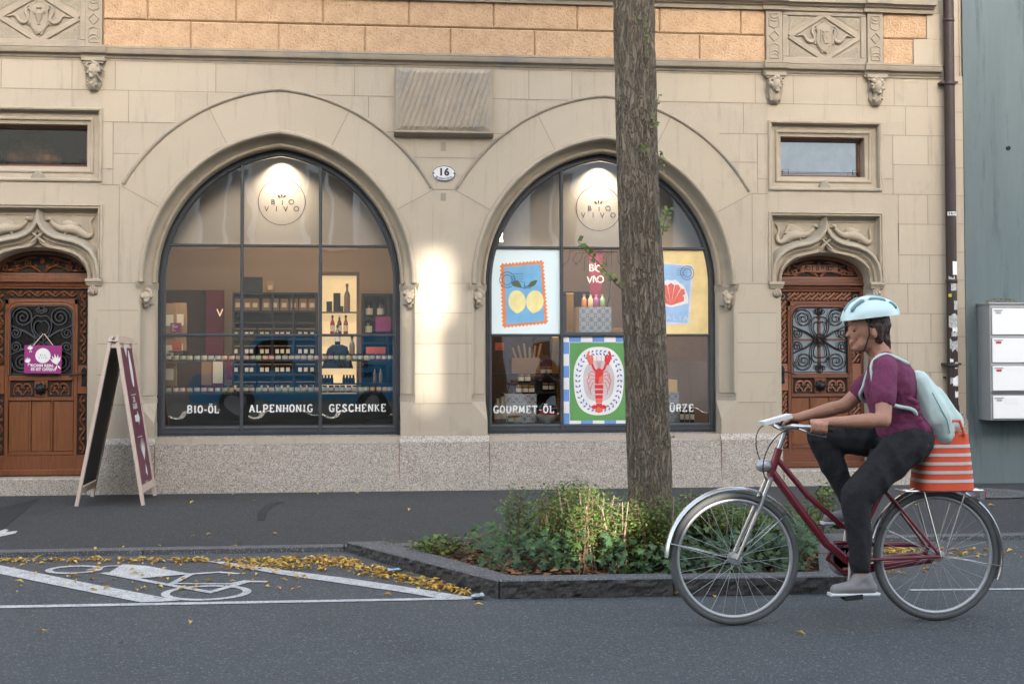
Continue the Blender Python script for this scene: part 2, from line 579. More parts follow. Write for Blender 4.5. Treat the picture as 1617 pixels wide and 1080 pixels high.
def clip_rect(poly, x0, x1, z0, z1):
    for ax, v, s in ((0, x0, 1), (0, x1, -1), (1, z0, 1), (1, z1, -1)):
        out = []
        for i in range(len(poly)):
            a, b = poly[i-1], poly[i]
            ia, ib = (a[ax]-v)*s >= 0, (b[ax]-v)*s >= 0
            if ia != ib:
                t = (v-a[ax])/(b[ax]-a[ax])
                out.append((a[0]+t*(b[0]-a[0]), a[1]+t*(b[1]-a[1])))
            if ib: out.append(b)
        poly = out
        if not poly: return []
    return poly
def tag(o, label=None, cat=None, group=None, kind=None):
    if label: o['label'] = label
    if cat: o['category'] = cat
    if group: o['group'] = group
    if kind: o['kind'] = kind
    return o
def thing(name, loc, label, cat, group=None):
    o = bpy.data.objects.new(name, None)
    o.empty_display_size = .1
    COL.objects.link(o)
    o.location = loc
    WLOC[o.name] = Vector(loc)
    return tag(o, label, cat, group)
def dup(root, loc, label=None, group=None, rz=None):
    c = root.copy()
    COL.objects.link(c)
    c.location = loc
    if rz is not None: c.rotation_euler.z = rz
    WLOC[c.name] = Vector(loc)
    if label: c['label'] = label
    if group: c['group'] = group
    for ch in root.children:
        k = ch.copy()
        COL.objects.link(k)
        k.parent = c
        for g in ch.children:
            q = g.copy()
            COL.objects.link(q)
            q.parent = k
    return c
def text_mesh(s, height, extr=.001, spacing=1.0, bold=0.):
    cu = bpy.data.curves.new('t', 'FONT')
    cu.body = s
    cu.size = 1
    cu.space_character = spacing
    cu.align_x = 'CENTER'
    cu.offset = bold
    ob = bpy.data.objects.new('t', cu)
    COL.objects.link(ob)
    dg = bpy.context.evaluated_depsgraph_get()
    me = bpy.data.meshes.new_from_object(ob.evaluated_get(dg))
    vs = [tuple(v.co) for v in me.vertices]
    fs = [tuple(p.vertices) for p in me.polygons]
    bpy.data.objects.remove(ob)
    if not vs: return [], []
    zs = [v[1] for v in vs]
    k = height/.70
    cz = (min(zs)+max(zs))/2
    return [(v[0]*k, (v[1]-cz)*k) for v in vs], fs
def text(mb, s, c, height, ax=(1, 0, 0), ay=(0, 0, 1), mi=0, spacing=1.0, bold=0., rot=0.):
    vs, fs = text_mesh(s, height, spacing=spacing, bold=bold)
    c, ax, ay = map(Vector, (c, ax, ay))
    cr, sr = math.cos(rot), math.sin(rot)
    if fs and ax.cross(ay).dot(Vector((0, -1, 0)) if abs(ax.x) > .5 else ax.cross(ay)) < 0: fs = [f[::-1] for f in fs]
    mb.add([c+ax*(x*cr-z*sr)+ay*(x*sr+z*cr) for x, z in vs], fs, mi)
def circle(cx, cz, rx, rz=None, n=40, a0=0, a1=360):
    rz = rx if rz is None else rz
    full = abs(a1-a0) >= 360
    return [(cx+rx*math.cos(R_(a0+(a1-a0)*i/(n if full else n-1))), cz+rz*math.sin(R_(a0+(a1-a0)*i/(n if full else n-1)))) for i in range(n)]
def ring(mb, cx, cz, r, t, y, mi=0, n=48, rz=None):
    a = circle(cx, cz, r, rz, n)
    b = circle(cx, cz, r-t, (rz-t) if rz else None, n)
    vs = [(x, y, z) for x, z in a]+[(x, y, z) for x, z in b]
    mb.add(vs, [(i, (i+1) % n, n+(i+1) % n, n+i) for i in range(n)], mi)
def ribbon2(mb, pts, wd, y, mi=0):                    # flat line in the XZ plane
    pts = [tuple(p) for p in pts]
    a, b = offset_open(pts, wd/2), offset_open(pts, -wd/2)
    n = len(pts)
    vs = [(x, y, z) for x, z in a]+[(x, y, z) for x, z in b]
    mb.add(vs, [(i, n+i, n+i+1, i+1)[::-1] for i in range(n-1)], mi)
def spiral(cx, cz, r0, r1, a0, turns, n=26):
    return [(cx+(r0+(r1-r0)*t)*math.cos(a0+2*math.pi*turns*t), cz+(r0+(r1-r0)*t)*math.sin(a0+2*math.pi*turns*t)) for t in [i/(n-1) for i in range(n)]]
def xz(pts, y): return [(p[0], y, p[1]) for p in pts]
def bez(p0, p1, p2, p3, n=12):
    out = []
    for i in range(n+1):
        t = i/n
        out.append(tuple(((1-t)**3*a+3*(1-t)**2*t*b+3*(1-t)*t*t*c+t**3*d) for a, b, c, d in zip(p0, p1, p2, p3)))
    return out
def grid_relief(mb, x0, x1, z0, z1, y, nx, nz, fn, mi=0):
    vs = []
    for j in range(nz+1):
        for i in range(nx+1):
            x, z = x0+(x1-x0)*i/nx, z0+(z1-z0)*j/nz
            vs.append((x, y-fn(x, z), z))
    fs = [(j*(nx+1)+i, j*(nx+1)+i+1, (j+1)*(nx+1)+i+1, (j+1)*(nx+1)+i) for j in range(nz) for i in range(nx)]
    mb.add(vs, fs, mi)
# ================================================================== GROUND
def st(o): return tag(o, kind='structure')
KERB_Y = -3.37
def walkz(x, y): return -.06*min(1, max(0, -y/3.37))
mb = MB()
nx = 40
for i in range(nx):
    x0, x1 = -30+i*1.5, -28.5+i*1.5
    mb.add([(x0, .6, 0), (x0, 0, 0), (x1, 0, 0), (x1, .6, 0)], [(0, 1, 2, 3)])
    mb.add([(x0, 0, 0), (x0, KERB_Y, -.06), (x1, KERB_Y, -.06), (x1, 0, 0)], [(0, 1, 2, 3)])
st(mb.build('pavement', 'asphalt_walk'))
mb = MB()
pp = [tuple(G(x, y, -.03)[:2]) for x, y in ((-60, 774), (79, 781), (0, 836), (-60, 874))]
mb.ground(pp, lambda x, y: walkz(x, y)+.004)
st(mb.build('pavement_patch', 'asphalt_patch'))
mb = MB()                                               # granite kerb stones along the pavement
random.seed(3)
x = -30.
while x < 30:
    l = 1.15+random.random()*.3
    mb.box(x+.004, x+l-.004, KERB_Y-.15, KERB_Y, -.14, -.058)
    x += l
st(mb.build('kerb', 'kerb'))
mb = MB()
mb.add([(-300, -300, -.30), (300, -300, -.30), (300, 300, -.30), (-300, 300, -.30)], [(0, 1, 2, 3)])
st(mb.build('ground', 'asphalt'))
mb = MB()
def roadz(y): return -.13+.04*min(1, max(0, (y+5.4)/(5.4-3.5)))
for a, b in ((-14.6, -5.4), (-5.4, KERB_Y-.1)): mb.add([(-60, a, roadz(a)), (60, a, roadz(a)), (60, b, roadz(b)), (-60, b, roadz(b))], [(0, 1, 2, 3)])
def RG(x, y, off=.004):                                   # point on the road surface
    z = -.12
    for _ in range(5):
        p = G(x, y, z)
        z = roadz(p.y)+off
    return G(x, y, z)
st(mb.build('road', 'asphalt'))
mb = MB()
mb.box(-60, 60, -19.2, -14.6, -.2, -.02)
st(mb.build('far_pavement', 'asphalt_walk'))
# road markings
def gp(pts, z=0): return [tuple(RG(x, y)[:2]) for x, y in pts]
def rz(off): return lambda x, y: roadz(y)+off
mb = MB()
l0, l1 = RG(0, 957.5), RG(740, 944)
d = (l1-l0).normalized()
n_ = Vector((-d.y, d.x, 0))
a, b = l0-d*8, l1+d*.02
mb.ground([tuple((q+n_*s)[:2]) for q, s in ((a, -.055), (b, -.03), (b, .03), (a, .055))], rz(.004))
st(mb.build('road_marking', 'paint'))
mb = MB()
mb.ground(gp([(-60, 880), (0, 892), (140, 920.5), (286, 948), (222, 950.5), (100, 926), (0, 905.5), (-60, 893)]), rz(.0045))
st(mb.build('road_marking', 'paint'))
mb = MB()
mb.ground(gp([(322, 885), (350, 886), (450, 900), (560, 914), (660, 929), (757, 944.5), (700, 945.5), (640, 935), (560, 923.5), (440, 906)]), rz(.0045))
st(mb.build('road_marking', 'paint'))
mb = MB()
a, b = RG(1436, 930.5), RG(1617, 929)
d = (b-a).normalized()
n_ = Vector((-d.y, d.x, 0))
mb.ground([tuple((q+n_*s)[:2]) for q, s in ((a, -.03), (b+d*6, -.05), (b+d*6, .05), (a, .012))], rz(.004))
st(mb.build('road_marking', 'paint'))
mb = MB()                                               # painted bicycle symbol
def gring(mb, pc, rx, ry, t):
    c = RG(*pc)
    ex = (RG(pc[0]+rx, pc[1])-c).length
    ey = (RG(pc[0], pc[1]-ry)-c).length
    n = 44
    o = [(c.x+ex*math.cos(2*math.pi*i/n), c.y+ey*math.sin(2*math.pi*i/n)) for i in range(n)]
    q = [(c.x+(ex-t)*math.cos(2*math.pi*i/n), c.y+(ey-t)*math.sin(2*math.pi*i/n)) for i in range(n)]
    mb.add([(x, y, roadz(y)+.004) for x, y in o+q], [(i, (i+1) % n, n+(i+1) % n, n+i) for i in range(n)])
gring(mb, (326, 935), 70, 11.6, .05)
gring(mb, (117, 898.6), 44, 6.2, .045)
def gline(mb, pts, wd, z):
    p = [tuple(RG(x, y)[:2]) for x, y in pts]
    a, b = offset_open(p, wd/2), offset_open(p, -wd/2)
    n = len(p)
    mb.add([(x, y, roadz(y)+.13+z) for x, y in a+b], [(i, i+1, n+i+1, n+i) for i in range(n-1)])
gline(mb, [(163, 904), (250, 920), (332, 934.5), (391, 917.5), (422, 918)], .05, -.1252)
gline(mb, [(270, 922), (301, 906), (346, 903), (377, 905.5)], .045, -.1250)
gline(mb, [(277, 921), (364, 921.5), (391, 916)], .035, -.1248)
gline(mb, [(137, 900), (170, 893.5), (190, 893)], .03, -.1246)
mb.ground(gp([(194, 890.6), (232, 893.2), (301, 906), (221, 913), (171, 904.5)]), rz(.0056))
st(mb.build('bicycle_symbol_marking', 'paint'))
mb = MB()
mb.ground(gp([(-12, 851), (8, 845), (14, 846), (9, 849), (28, 847.5), (24, 851), (-12, 858)], -.055), lambda x, y: walkz(x, y)+.004)
st(mb.build('pavement_marking', 'paint'))
mb = MB()
gl = [G(x, y, -.02) for x, y in ((411, 818), (415, 806), (424, 799), (437, 795), (446, 794))]
a_, b_ = offset_open([tuple(g[:2]) for g in gl], .035), offset_open([tuple(g[:2]) for g in gl], -.03)
mb.add([(x, y, walkz(x, y)+.004) for x, y in a_+b_], [(i, i+1, 5+i+1, 5+i) for i in range(4)])
st(mb.build('pavement_stain', 'asphalt_patch'))
# manhole on the right
c = G(1545, 779, -.02)
mb = MB()
mb.lathe([(.50, 0), (.50, .004), (.455, .006), (.455, .003), (.44, .003), (.44, .007)], (c.x, c.y, walkz(0, c.y)+.001), 40)
for k in range(9): mb.box(c.x-.3, c.x+.3, c.y-.32+k*.08, c.y-.29+k*.08, walkz(0, c.y)+.006, walkz(0, c.y)+.012)
tag(mb.build('manhole_cover', 'kerb'), 'round dark cast manhole cover set in the pavement at right before the grey-blue wall', 'manhole cover')
# ================================================================== SHOP BUILDING
B = thing('shop_building', (1.5, 0, 0), 'old sandstone shop building with two wide arched windows and two carved doors', 'building')
C1, C2, WF, WR, SPR = -.705, 2.440, 1.305, 1.140, 1.985
CO = .158
def arch(cx, w, zb=None, n=26, cc=CO):                 # pointed arch from left springing over to right
    R = w+cc
    am = math.acos(cc/R)
    L = [(cx+cc-R*math.cos(am*i/n), SPR+R*math.sin(am*i/n)) for i in range(n+1)]
    Rr = [(2*cx-x, z) for x, z in L[:-1]][::-1]
    o = L+Rr
    if zb is not None: o = [(cx-w, zb)]+o+[(cx+w, zb)]
    return o
DL, DR = -2.937, 4.675
def ogee(cx, k=1.0):
    h = [(.565, 2.0), (.560, 2.10), (.535, 2.20), (.485, 2.28), (.41, 2.335), (.325, 2.37), (.24, 2.388), (.17, 2.402), (.105, 2.432), (.055, 2.475), (.018, 2.54), (0, 2.64)]
    return [(cx-a*k, z) for a, z in h]+[(cx+a*k, z) for a, z in h[:-1]][::-1]
def ogee_in(cx):
    h = [(.475, 2.0), (.470, 2.08), (.44, 2.16), (.385, 2.225), (.31, 2.27), (.22, 2.292), (.15, 2.302), (.09, 2.32), (.045, 2.345), (0, 2.40)]
    return [(cx-a, z) for a, z in h]+[(cx+a, z) for a, z in h[:-1]][::-1]
def sup(cx, w, z0, z1, n=22):                            # flat elliptic door arch
    return [(cx-w*math.cos(math.pi*i/n), z0+(z1-z0)*max(0, math.sin(math.pi*i/n))**.80) for i in range(n+1)]
XL, XR = -7.5, 6.113
holes = []
for c in (C1, C2): holes.append(arch(c, WF, .517))
for c in (DL, DR):
    holes.append([(c-.585, 2.02), (c-.585, 2.705), (c+.585, 2.705), (c+.585, 2.02), (c+.47, 2.0), (c+.47, .16), (c-.47, .16), (c-.47, 2.0)])
    holes.append([(c-.55, 2.955), (c-.55, 3.585), (c+.55, 3.585), (c+.55, 2.955)])
mb = MB()
mb.flat([(XL, .16), (XR, .16), (XR, 4.10), (XL, 4.10)], 0, 0, holes=holes)
mb.flat([(XL, 4.10), (XR, 4.10), (XR, 7.5), (XL, 7.5)], .03, 0)
wall = mb.build('wall', 'stone', B)
mb = MB()                                               # right flank and roof mass of the building
mb.box(XL, XR, 4.6, 4.7, .0, 7.5)
mb.box(XR-.02, XR, .02, 4.6, 0, 7.5)
mb.box(XL, XL+.02, .04, 4.6, 0, 7.5)
mb.box(XL-.1, XR+.0, .1, 4.8, 7.5, 7.7)
mb.build('rear_walls', 'stone', B)
# --- mortar joints
JP = [[(0,138),(181,141.5),(272,144),(385,150)],[(2,88),(2,138)],[(113.7,90),(113.7,140)],[(182,93),(182,142)],[(340.7,97),(340.7,147)],
 [(163,192),(203,193),(276,195.5)],[(203,142),(203,193)],[(327,147),(327,166)],[(179,242.6),(220,243)],[(178.5,193),(178.5,291)],
 [(159,291),(189,293)],[(162,266.7),(178.5,267)],[(188,293),(188,445)],[(153,447),(218,447)],[(153,490),(218,490)],[(153,543),(218,543)],[(153,592),(218,592)],[(153,639),(218,639)],
 [(490,150),(622,153)],[(560,101),(560,152)],[(778,156),(905,159)],[(835,104),(835,158)],[(903,106),(903,158)],[(582,153),(582,186)],[(602,208),(622,210)],[(622,210),(778,211)],[(778,211),(806,212)],
 [(653,249),(752,250)],[(683,299),(722,300)],[(655,447),(745,448)],[(655,494),(745,495)],[(655,542),(745,543)],[(655,590),(745,590)],[(655,637),(745,637)],
 [(1040,159),(1192,163),(1252,165),(1412,168),(1494,170)],[(1192.6,118),(1192.6,163)],[(1252.6,119),(1252.6,165)],[(1352.6,120),(1352.6,167)],[(1412,121),(1412,168)],[(1464.4,122),(1464.4,170)],
 [(1136,211),(1213,212)],[(1174,163),(1174,211)],[(1430,170),(1430,214)],[(1395,214),(1494,215)],[(1196,211),(1196,306)],[(1150,256),(1196,257)],[(1410,214),(1410,307)],[(1465.6,215),(1465.6,261)],
 [(1410,260),(1494,261.5)],[(1196,283),(1213,283)],[(1395,283),(1410,283)],[(1187,306),(1213,306)],[(1392,307),(1494,308)],[(1419,307),(1419,400)],[(1465,308),(1465,355)],[(1419,354),(1494,355)],[(1188,306),(1188,445)],
 [(1419,353),(1419,447)],[(1420,402.7),(1494,403.5)],[(1397,448),(1494,448.5)],[(1468,403),(1468,448)],[(1433.7,448),(1433.7,495)],[(1388,495),(1494,495.5)],[(1470,495),(1470,541)],[(1388,541.5),(1494,542)],[(1433,542),(1433,588)],
 [(1388,588),(1494,588)],[(1470,588),(1470,634)],[(1388,634),(1494,634)],[(1433,634),(1433,680)],[(1388,680),(1494,680)],[(1165,448),(1226,448)],[(1165,494),(1226,494)],[(1165,541),(1226,541)],[(1165,588),(1226,588)],[(1165,635),(1226,635)],
 [(1492,0),(1492,760)]]
mb = MB()
for pl in JP[:-1]:
    q = [P(x, y, -.0025) for x, y in pl]
    q = [(p.x, p.z) for p in q]
    # courses are truly level, uprights truly plumb
    if abs(q[0][0]-q[-1][0]) > abs(q[0][1]-q[-1][1]):
        zz = sum(p[1] for p in q)/len(q)
        q = [(p[0], zz) for p in q]
    else:
        xx = sum(p[0] for p in q)/len(q)
        q = [(xx, p[1]) for p in q]
    ribbon2(mb, q, .0065, -.0025)
for c in (C1, C2):                                       # voussoir joints, radial
    for s in (-1, 1):
        for (ax_, az_) in ((1.47, 2.885), (.68, 3.67)):
            v = Vector((ax_+CO, az_-SPR))
            R0, R1 = WF+CO+.003, v.length
            v.normalize()
            q = [(c+s*(v.x*R0-CO), SPR+v.y*R0), (c+s*(v.x*(R1+(.0 if ax_ > 1 else .0))-CO), SPR+v.y*R1)]
            ribbon2(mb, q, .0065, -.0025)
for s in (XR-.115,):
    for k in range(14): ribbon2(mb, [(XR-.10, .62+k*.283), (XR, .62+k*.283)], .006, -.0025)
mb.build('mortar_joints', 'mortar', B)
# --- the faces of single blocks, each cut from slightly different stone
BL = [(2,88,114,139),(114,90,182,141),(182,93,341,145),(560,101,622,152),(778,104,835,157),(835,104,903,158),(1040,112,1193,161),(1193,118,1253,163),(1253,119,1353,165),(1353,120,1412,167),(1412,121,1464,168),(1464,122,1492,170),
 (163,142,203,192),(203,142,276,194),(163,193,178,266),(1430,170,1492,214),(1213,163,1430,189),(1410,214,1465,260),(1465,215,1492,261),(1410,261,1492,307),(1419,308,1465,354),(1465,308,1492,354),(1419,354,1492,402),(1419,403,1468,448),(1468,403,1492,448),
 (1397,448,1434,495),(1434,448,1492,495),(1397,495,1470,541),(1470,495,1492,541),(1397,542,1433,588),(1433,542,1492,588),(1397,588,1470,634),(1470,588,1492,634),(1397,634,1433,680),(1433,634,1492,680)]
for x0_, x1_, yy_ in ((154, 218, (447, 490, 543, 592, 639)), (655.5, 744, (447, 494, 542, 590, 637)), (1165, 1225, (448, 494, 541, 588, 635))):
    for i_ in range(4): BL.append((x0_, yy_[i_], x1_, yy_[i_+1]))
mb = MB()
for k_, (x0_, y0_, x1_, y1_) in enumerate(BL):
    a_, b_ = P(x0_, y1_, 0), P(x1_, y0_, 0)
    yk = -.0007-.000025*k_
    mb.add([(a_.x, yk, a_.z), (b_.x, yk, a_.z), (b_.x, yk, b_.z), (a_.x, yk, b_.z)], [(0, 1, 2, 3)])
for c in (C1, C2):
    R0, R1 = WF+CO+.004, 1.70+.15
    a1_, a2_ = math.atan2(2.885-SPR, 1.47+CO), math.atan2(3.67-SPR, .68+CO)
    segs = []
    for s in (-1, 1):
        for (t0, t1) in ((a1_, a2_), (a2_, math.acos(CO/R0)-.002)):
            pts = []
            for k in range(13):
                t = t0+(t1-t0)*k/12
                pts.append((c+s*(R0*math.cos(t)-CO), SPR+R0*math.sin(t)))
            for k in range(13):
                t = t1+(t0-t1)*k/12
                x_ = R1*math.cos(t)-CO
                pts.append((c+s*max(x_, 0), SPR+R1*math.sin(t)))
            mb.flat(pts, -.00215-.00003*len(segs))
            segs.append(1)
mb.build('block_faces', 'stone_face', B)
# --- raised hood band over each arch (thin shadow line)
for c in (C1, C2):
    mb = MB()
    path = arch(c, 1.70, n=40, cc=.15)
    path = [p for p in path if p[1] > 2.885]
    mb.sweep(path, [(-.012, 0), (-.012, -.010), (0, -.022), (.012, -.018), (.020, -.004), (.026, 0)])
    mb.build('hood_moulding', 'stone_top', B, angle=40)
# --- moulded arch reveals
PROF = [(-.004, 0), (-.004, -.012), (.008, -.028), (.028, -.030), (.042, -.016), (.046, .008), (.050, .022), (.056, .052), (.070, .086), (.092, .112), (.112, .122),
        (.116, .104), (.128, .098), (.140, .106), (.146, .124), (.148, .15), (.150, .165), (.150, .27)]
SPLAY = [(0, 0), (.150, .20), (.150, .27)]
HOLL = [(0, 0), (.016, .004), (.022, .018), (.030, .075), (.048, .115), (.080, .145), (.108, .155), (.128, .160), (.138, .178), (.150, .20), (.150, .27)]
for c in (C1, C2):
    mb = MB()
    mb.sweep(arch(c, WF, n=44), PROF)
    mb.build('arch_moulding', 'stone_trim', B, angle=35)
    for s in (-1, 1):
        mb = MB()
        def X(o): return c+s*(WF-o)
        def seg(prof, z0, z1):
            vs = [(X(o), y, z) for z in (z0, z1) for o, y in prof]
            k = len(prof)
            mb.add(vs, [(i, i+1, k+i+1, k+i) for i in range(k-1)])
        seg(SPLAY, 1.78, 1.985)
        seg(HOLL, .915, 1.78)
        # sloping sill of the hollow
        k = len(HOLL)
        mb.add([(X(o), y, .915) for o, y in HOLL[:-1]]+[(X(.012), .004, .885), (X(.150), .20, .885)], [tuple(range(k-1)), (0, k-2, k, k-1)])
        mb.add([(X(o), y, 1.78) for o, y in HOLL[:-1]], [tuple(range(k-1))])
        seg(SPLAY, .84, .888)
        A_, B_, C_ = (X(0), 0, .84), (X(.15), .20, .84), (X(.15), -.002, .655)
        D_, E_ = (X(0), -.002, .655), (X(.15), .20, .655)
        mb.add([A_, B_, C_, D_, E_], [(0, 1, 2), (0, 2, 3), (1, 4, 2)])
        mb.add([(X(0), -.002, .655), (X(.15), -.002, .655), (X(.15), -.002, .517), (X(0), -.002, .517), (X(.15), .27, .655), (X(.15), .27, .517)], [(0, 1, 2, 3), (1, 4, 5, 2)])
        mb.build('window_jamb', 'stone', B, angle=30)
        # capital: moulded abacus with a small carved head below
        mb = MB()
        cx_ = X(.075)
        for (h0, h1, ou) in ((1.955, 1.985, .030), (1.935, 1.955, .018), (1.915, 1.935, .006)):
            vs = []
            a0, a1 = (X(-.012-ou*.4), -.014-ou), (X(.158), .205-ou)
            vs = [(a0[0], a0[1], h0), (a1[0], a1[1], h0), (a1[0], .26, h0), (a0[0], .06, h0)]
            vs += [(x, y, h1) for x, y, _ in vs]
            mb.add(vs, [(0, 1, 5, 4), (4, 5, 6, 7), (0, 3, 2, 1), (3, 0, 4, 7), (1, 2, 6, 5)])
        cap_ = mb.build('capital', 'stone_trim', B)
        hb = MB()
        random.seed(int(c*10)+s+30)
        hx, hy, hz = X(.07), .045, 1.85
        hb.ball((hx, hy+.01, hz), (.048, .055, .062))
        hb.ball((hx-s*.004, hy-.035, hz-.004), (.012, .018, .014))
        hb.ball((hx, hy-.02, hz-.045), (.028, .03, .022))
        for k in range(16):
            a = random.random()*2*math.pi
            hb.ball((hx+.045*math.cos(a), hy+.005-random.random()*.03, hz+.02+.045*math.sin(a)), .012+random.random()*.012)
        hb.ball((hx+s*.012, hy+.03, hz-.075), (.03, .04, .04))
        hb.build('carved_mask', 'stone_trim', cap_, remesh=.006)
# --- granite plinth
def plinth(x0, x1, y=-.045, z1=.517):
    mb = MB()
    mb.add([(x0, y-.012, -.02), (x1, y-.012, -.02), (x1, y, z1-.055), (x0, y, z1-.055), (x1, -.002, z1), (x0, -.002, z1)], [(0, 1, 2, 3), (3, 2, 4, 5)])
    for x, f in ((x0, 1), (x1, -1)):
        vs = [(x, y-.012, -.02), (x, y, z1-.055), (x, -.002, z1), (x, .3, z1), (x, .3, -.02)]
        mb.add(vs, [(0, 1, 2, 3, 4)[::f]])
    mb.add([(x0, -.002, z1), (x1, -.002, z1), (x1, .3, z1), (x0, .3, z1)], [(0, 1, 2, 3)])
    mb.build('plinth', 'granite', B)
g0, g1 = C1-WR, C1+WR
h0, h1 = C2-WR, C2+WR
plinth(DL+.475, g0-.0025)
plinth(g1+.0025, h0-.0025)
plinth(h1+.0025, DR-.475)
plinth(DR+.475, XR-.02)
plinth(XL, DL-.475)
for a, b in ((g0, g1), (h0, h1)):
    mb = MB()
    mb.add([(a, -.055, -.02), (b, -.055, -.02), (b, -.045, .452), (a, -.045, .452)], [(0, 1, 2, 3)])
    si = mb.build('sill_front', 'granite', B)
    mb = MB()
    mb.add([(a, -.047, .452), (b, -.047, .452), (b, .24, .527), (a, .24, .527)], [(0, 1, 2, 3)])
    mb.build('window_sill', 'granite_top', B)
mb = MB()                                               # rusty open joints of the plinth
for x in (g0, g1, h0, h1): mb.box(x-.004, x+.004, -.052, .1, -.02, .45)
mb.build('plinth_joints', mat('joint_rust', (.24, .15, .10), .95), B)
# --- string course and frieze
def moulding(x0, x1, prof, name, m='stone_top', parent=B):
    mb = MB()
    k = len(prof)
    mb.add([(x, y, z) for x in (x0, x1) for y, z in prof], [(i, k+i, k+i+1, i+1) for i in range(k-1)])
    mb.add([(x0, y, z) for y, z in prof], [tuple(range(k))])
    mb.add([(x1, y, z) for y, z in prof], [tuple(range(k))[::-1]])
    return mb.build(name, m, parent, angle=35)
def scp(dy=0, ext=0):
    return [(.05, 4.20), (-.075-dy, 4.195), (-.075-dy, 4.175), (-.070-dy, 4.172), (-.066-dy, 4.135), (-.060-dy, 4.125), (-.030-dy, 4.118), (-.024-dy, 4.112), (-.018-dy, 4.092), (-.006-dy, 4.084), (-.004-dy, 4.065), (.05, 4.065)]
edges = [XL, DL-.585-.17+.03, DL-.585+.03, DL+.40, DL+.62, 4.03, 4.27, 5.08, 5.31, 5.86]
moulding(XL, -2.55, scp(), 'string_course')
moulding(-2.55, -2.315, scp(.025), 'string_course_break')
moulding(-2.315, 4.03, scp(), 'string_course')
moulding(4.03, 4.275, scp(.025), 'string_course_break')
moulding(4.275, 5.07, scp(), 'string_course')
moulding(5.07, 5.33, scp(.025), 'string_course_break')
moulding(5.33, 5.87, scp(.008), 'string_course')
def ucp(dy=0): return [(.05, 4.95), (-.13-dy, 4.94), (-.13-dy, 4.90), (-.12-dy, 4.86), (-.11-dy, 4.785), (-.075-dy, 4.775), (-.065-dy, 4.76), (-.04-dy, 4.752), (-.035-dy, 4.715), (.05, 4.715)]
moulding(XL, 4.03, ucp(), 'upper_cornice')
moulding(4.03, 4.275, ucp(.025), 'upper_cornice')
moulding(4.275, 5.07, ucp(), 'upper_cornice')
moulding(5.07, 5.33, ucp(.025), 'upper_cornice')
moulding(5.33, 5.80, ucp(.008), 'upper_cornice')
# ochre rendered blocks of the frieze
def ochre(x0, x1, z0, z1):
    fr = MB()
    fr.prism([(x0, z0), (x1, z0), (x1, z1), (x0, z1)], -.004, .05, 0, .012)
    fr.build('ochre_block', 'ochre', B)
zr = 4.462
for row, (z0, z1) in enumerate(((4.198, zr-.004), (zr+.004, 4.72))):
    x = -2.355
    nxt = [P(301, 60).x, P(233, 20).x][row]
    while x < 4.065:
        e = min(nxt, 4.066)
        if e-x > .02: ochre(x+.003, e-.003, z0, z1)
        x = e
        nxt = e+.823
ochre(5.278, 5.597, 4.198, zr-.004)
ochre(5.278, 5.739, zr+.004, 4.72)
mb = MB()
mb.box(-2.36, 5.8, .018, .04, 4.19, 4.73)
mb.build('frieze_bed', mat('ochre_joint', (.44, .28, .14), .95), B)
mb = MB()                                               # quoin blocks at the right end
mb.prism([(5.597, 4.198), (6.0, 4.198), (6.0, zr), (5.597, zr)], -.012, .05, 0, .004)
mb.prism([(5.739, zr), (6.0, zr), (6.0, 4.72), (5.739, 4.72)], -.012, .05, 0, .004)
mb.build('quoin', 'stone', B)
# pilasters and carved panels of the frieze
def pilaster(x0, x1):
    mb = MB()
    mb.prism([(x0, 4.195), (x1, 4.195), (x1, 4.72), (x0, 4.72)], -.028, .05, 0, .004)
    cx, hw = (x0+x1)/2, (x1-x0)/2-.032
    y = -.030
    def groove(pts, r=.0075): mb.tube(xz(pts, y), r, 6, 0)
    for z in (4.26, 4.655):
        sg = 1 if z < 4.4 else -1
        groove(circle(cx, z-sg*.025, hw*.9, .045, 9, 0 if sg > 0 else 180, 180 if sg > 0 else 360)+[(cx-hw*.9*sg, z-sg*.025), (cx+hw*.9*sg, z-sg*.025)])
        groove(circle(cx, z+sg*.01, hw, .04, 9, 0 if sg > 0 else 180, 180 if sg > 0 else 360))
        groove([(cx-hw, z+sg*.02), (cx-hw, z+sg*.10), (cx, z+sg*.16-.04*sg), (cx+hw, z+sg*.10), (cx+hw, z+sg*.02)])
    groove([(cx, 4.405), (cx+hw, 4.4575), (cx, 4.51), (cx-hw, 4.4575), (cx, 4.405)], .009)
    mb.build('frieze_pilaster', 'stone_top', B, angle=40)
for a, b in ((-2.512, -2.358), (4.068, 4.232), (5.112, 5.276), (DL-.6, DL-.445)): pilaster(a, b)
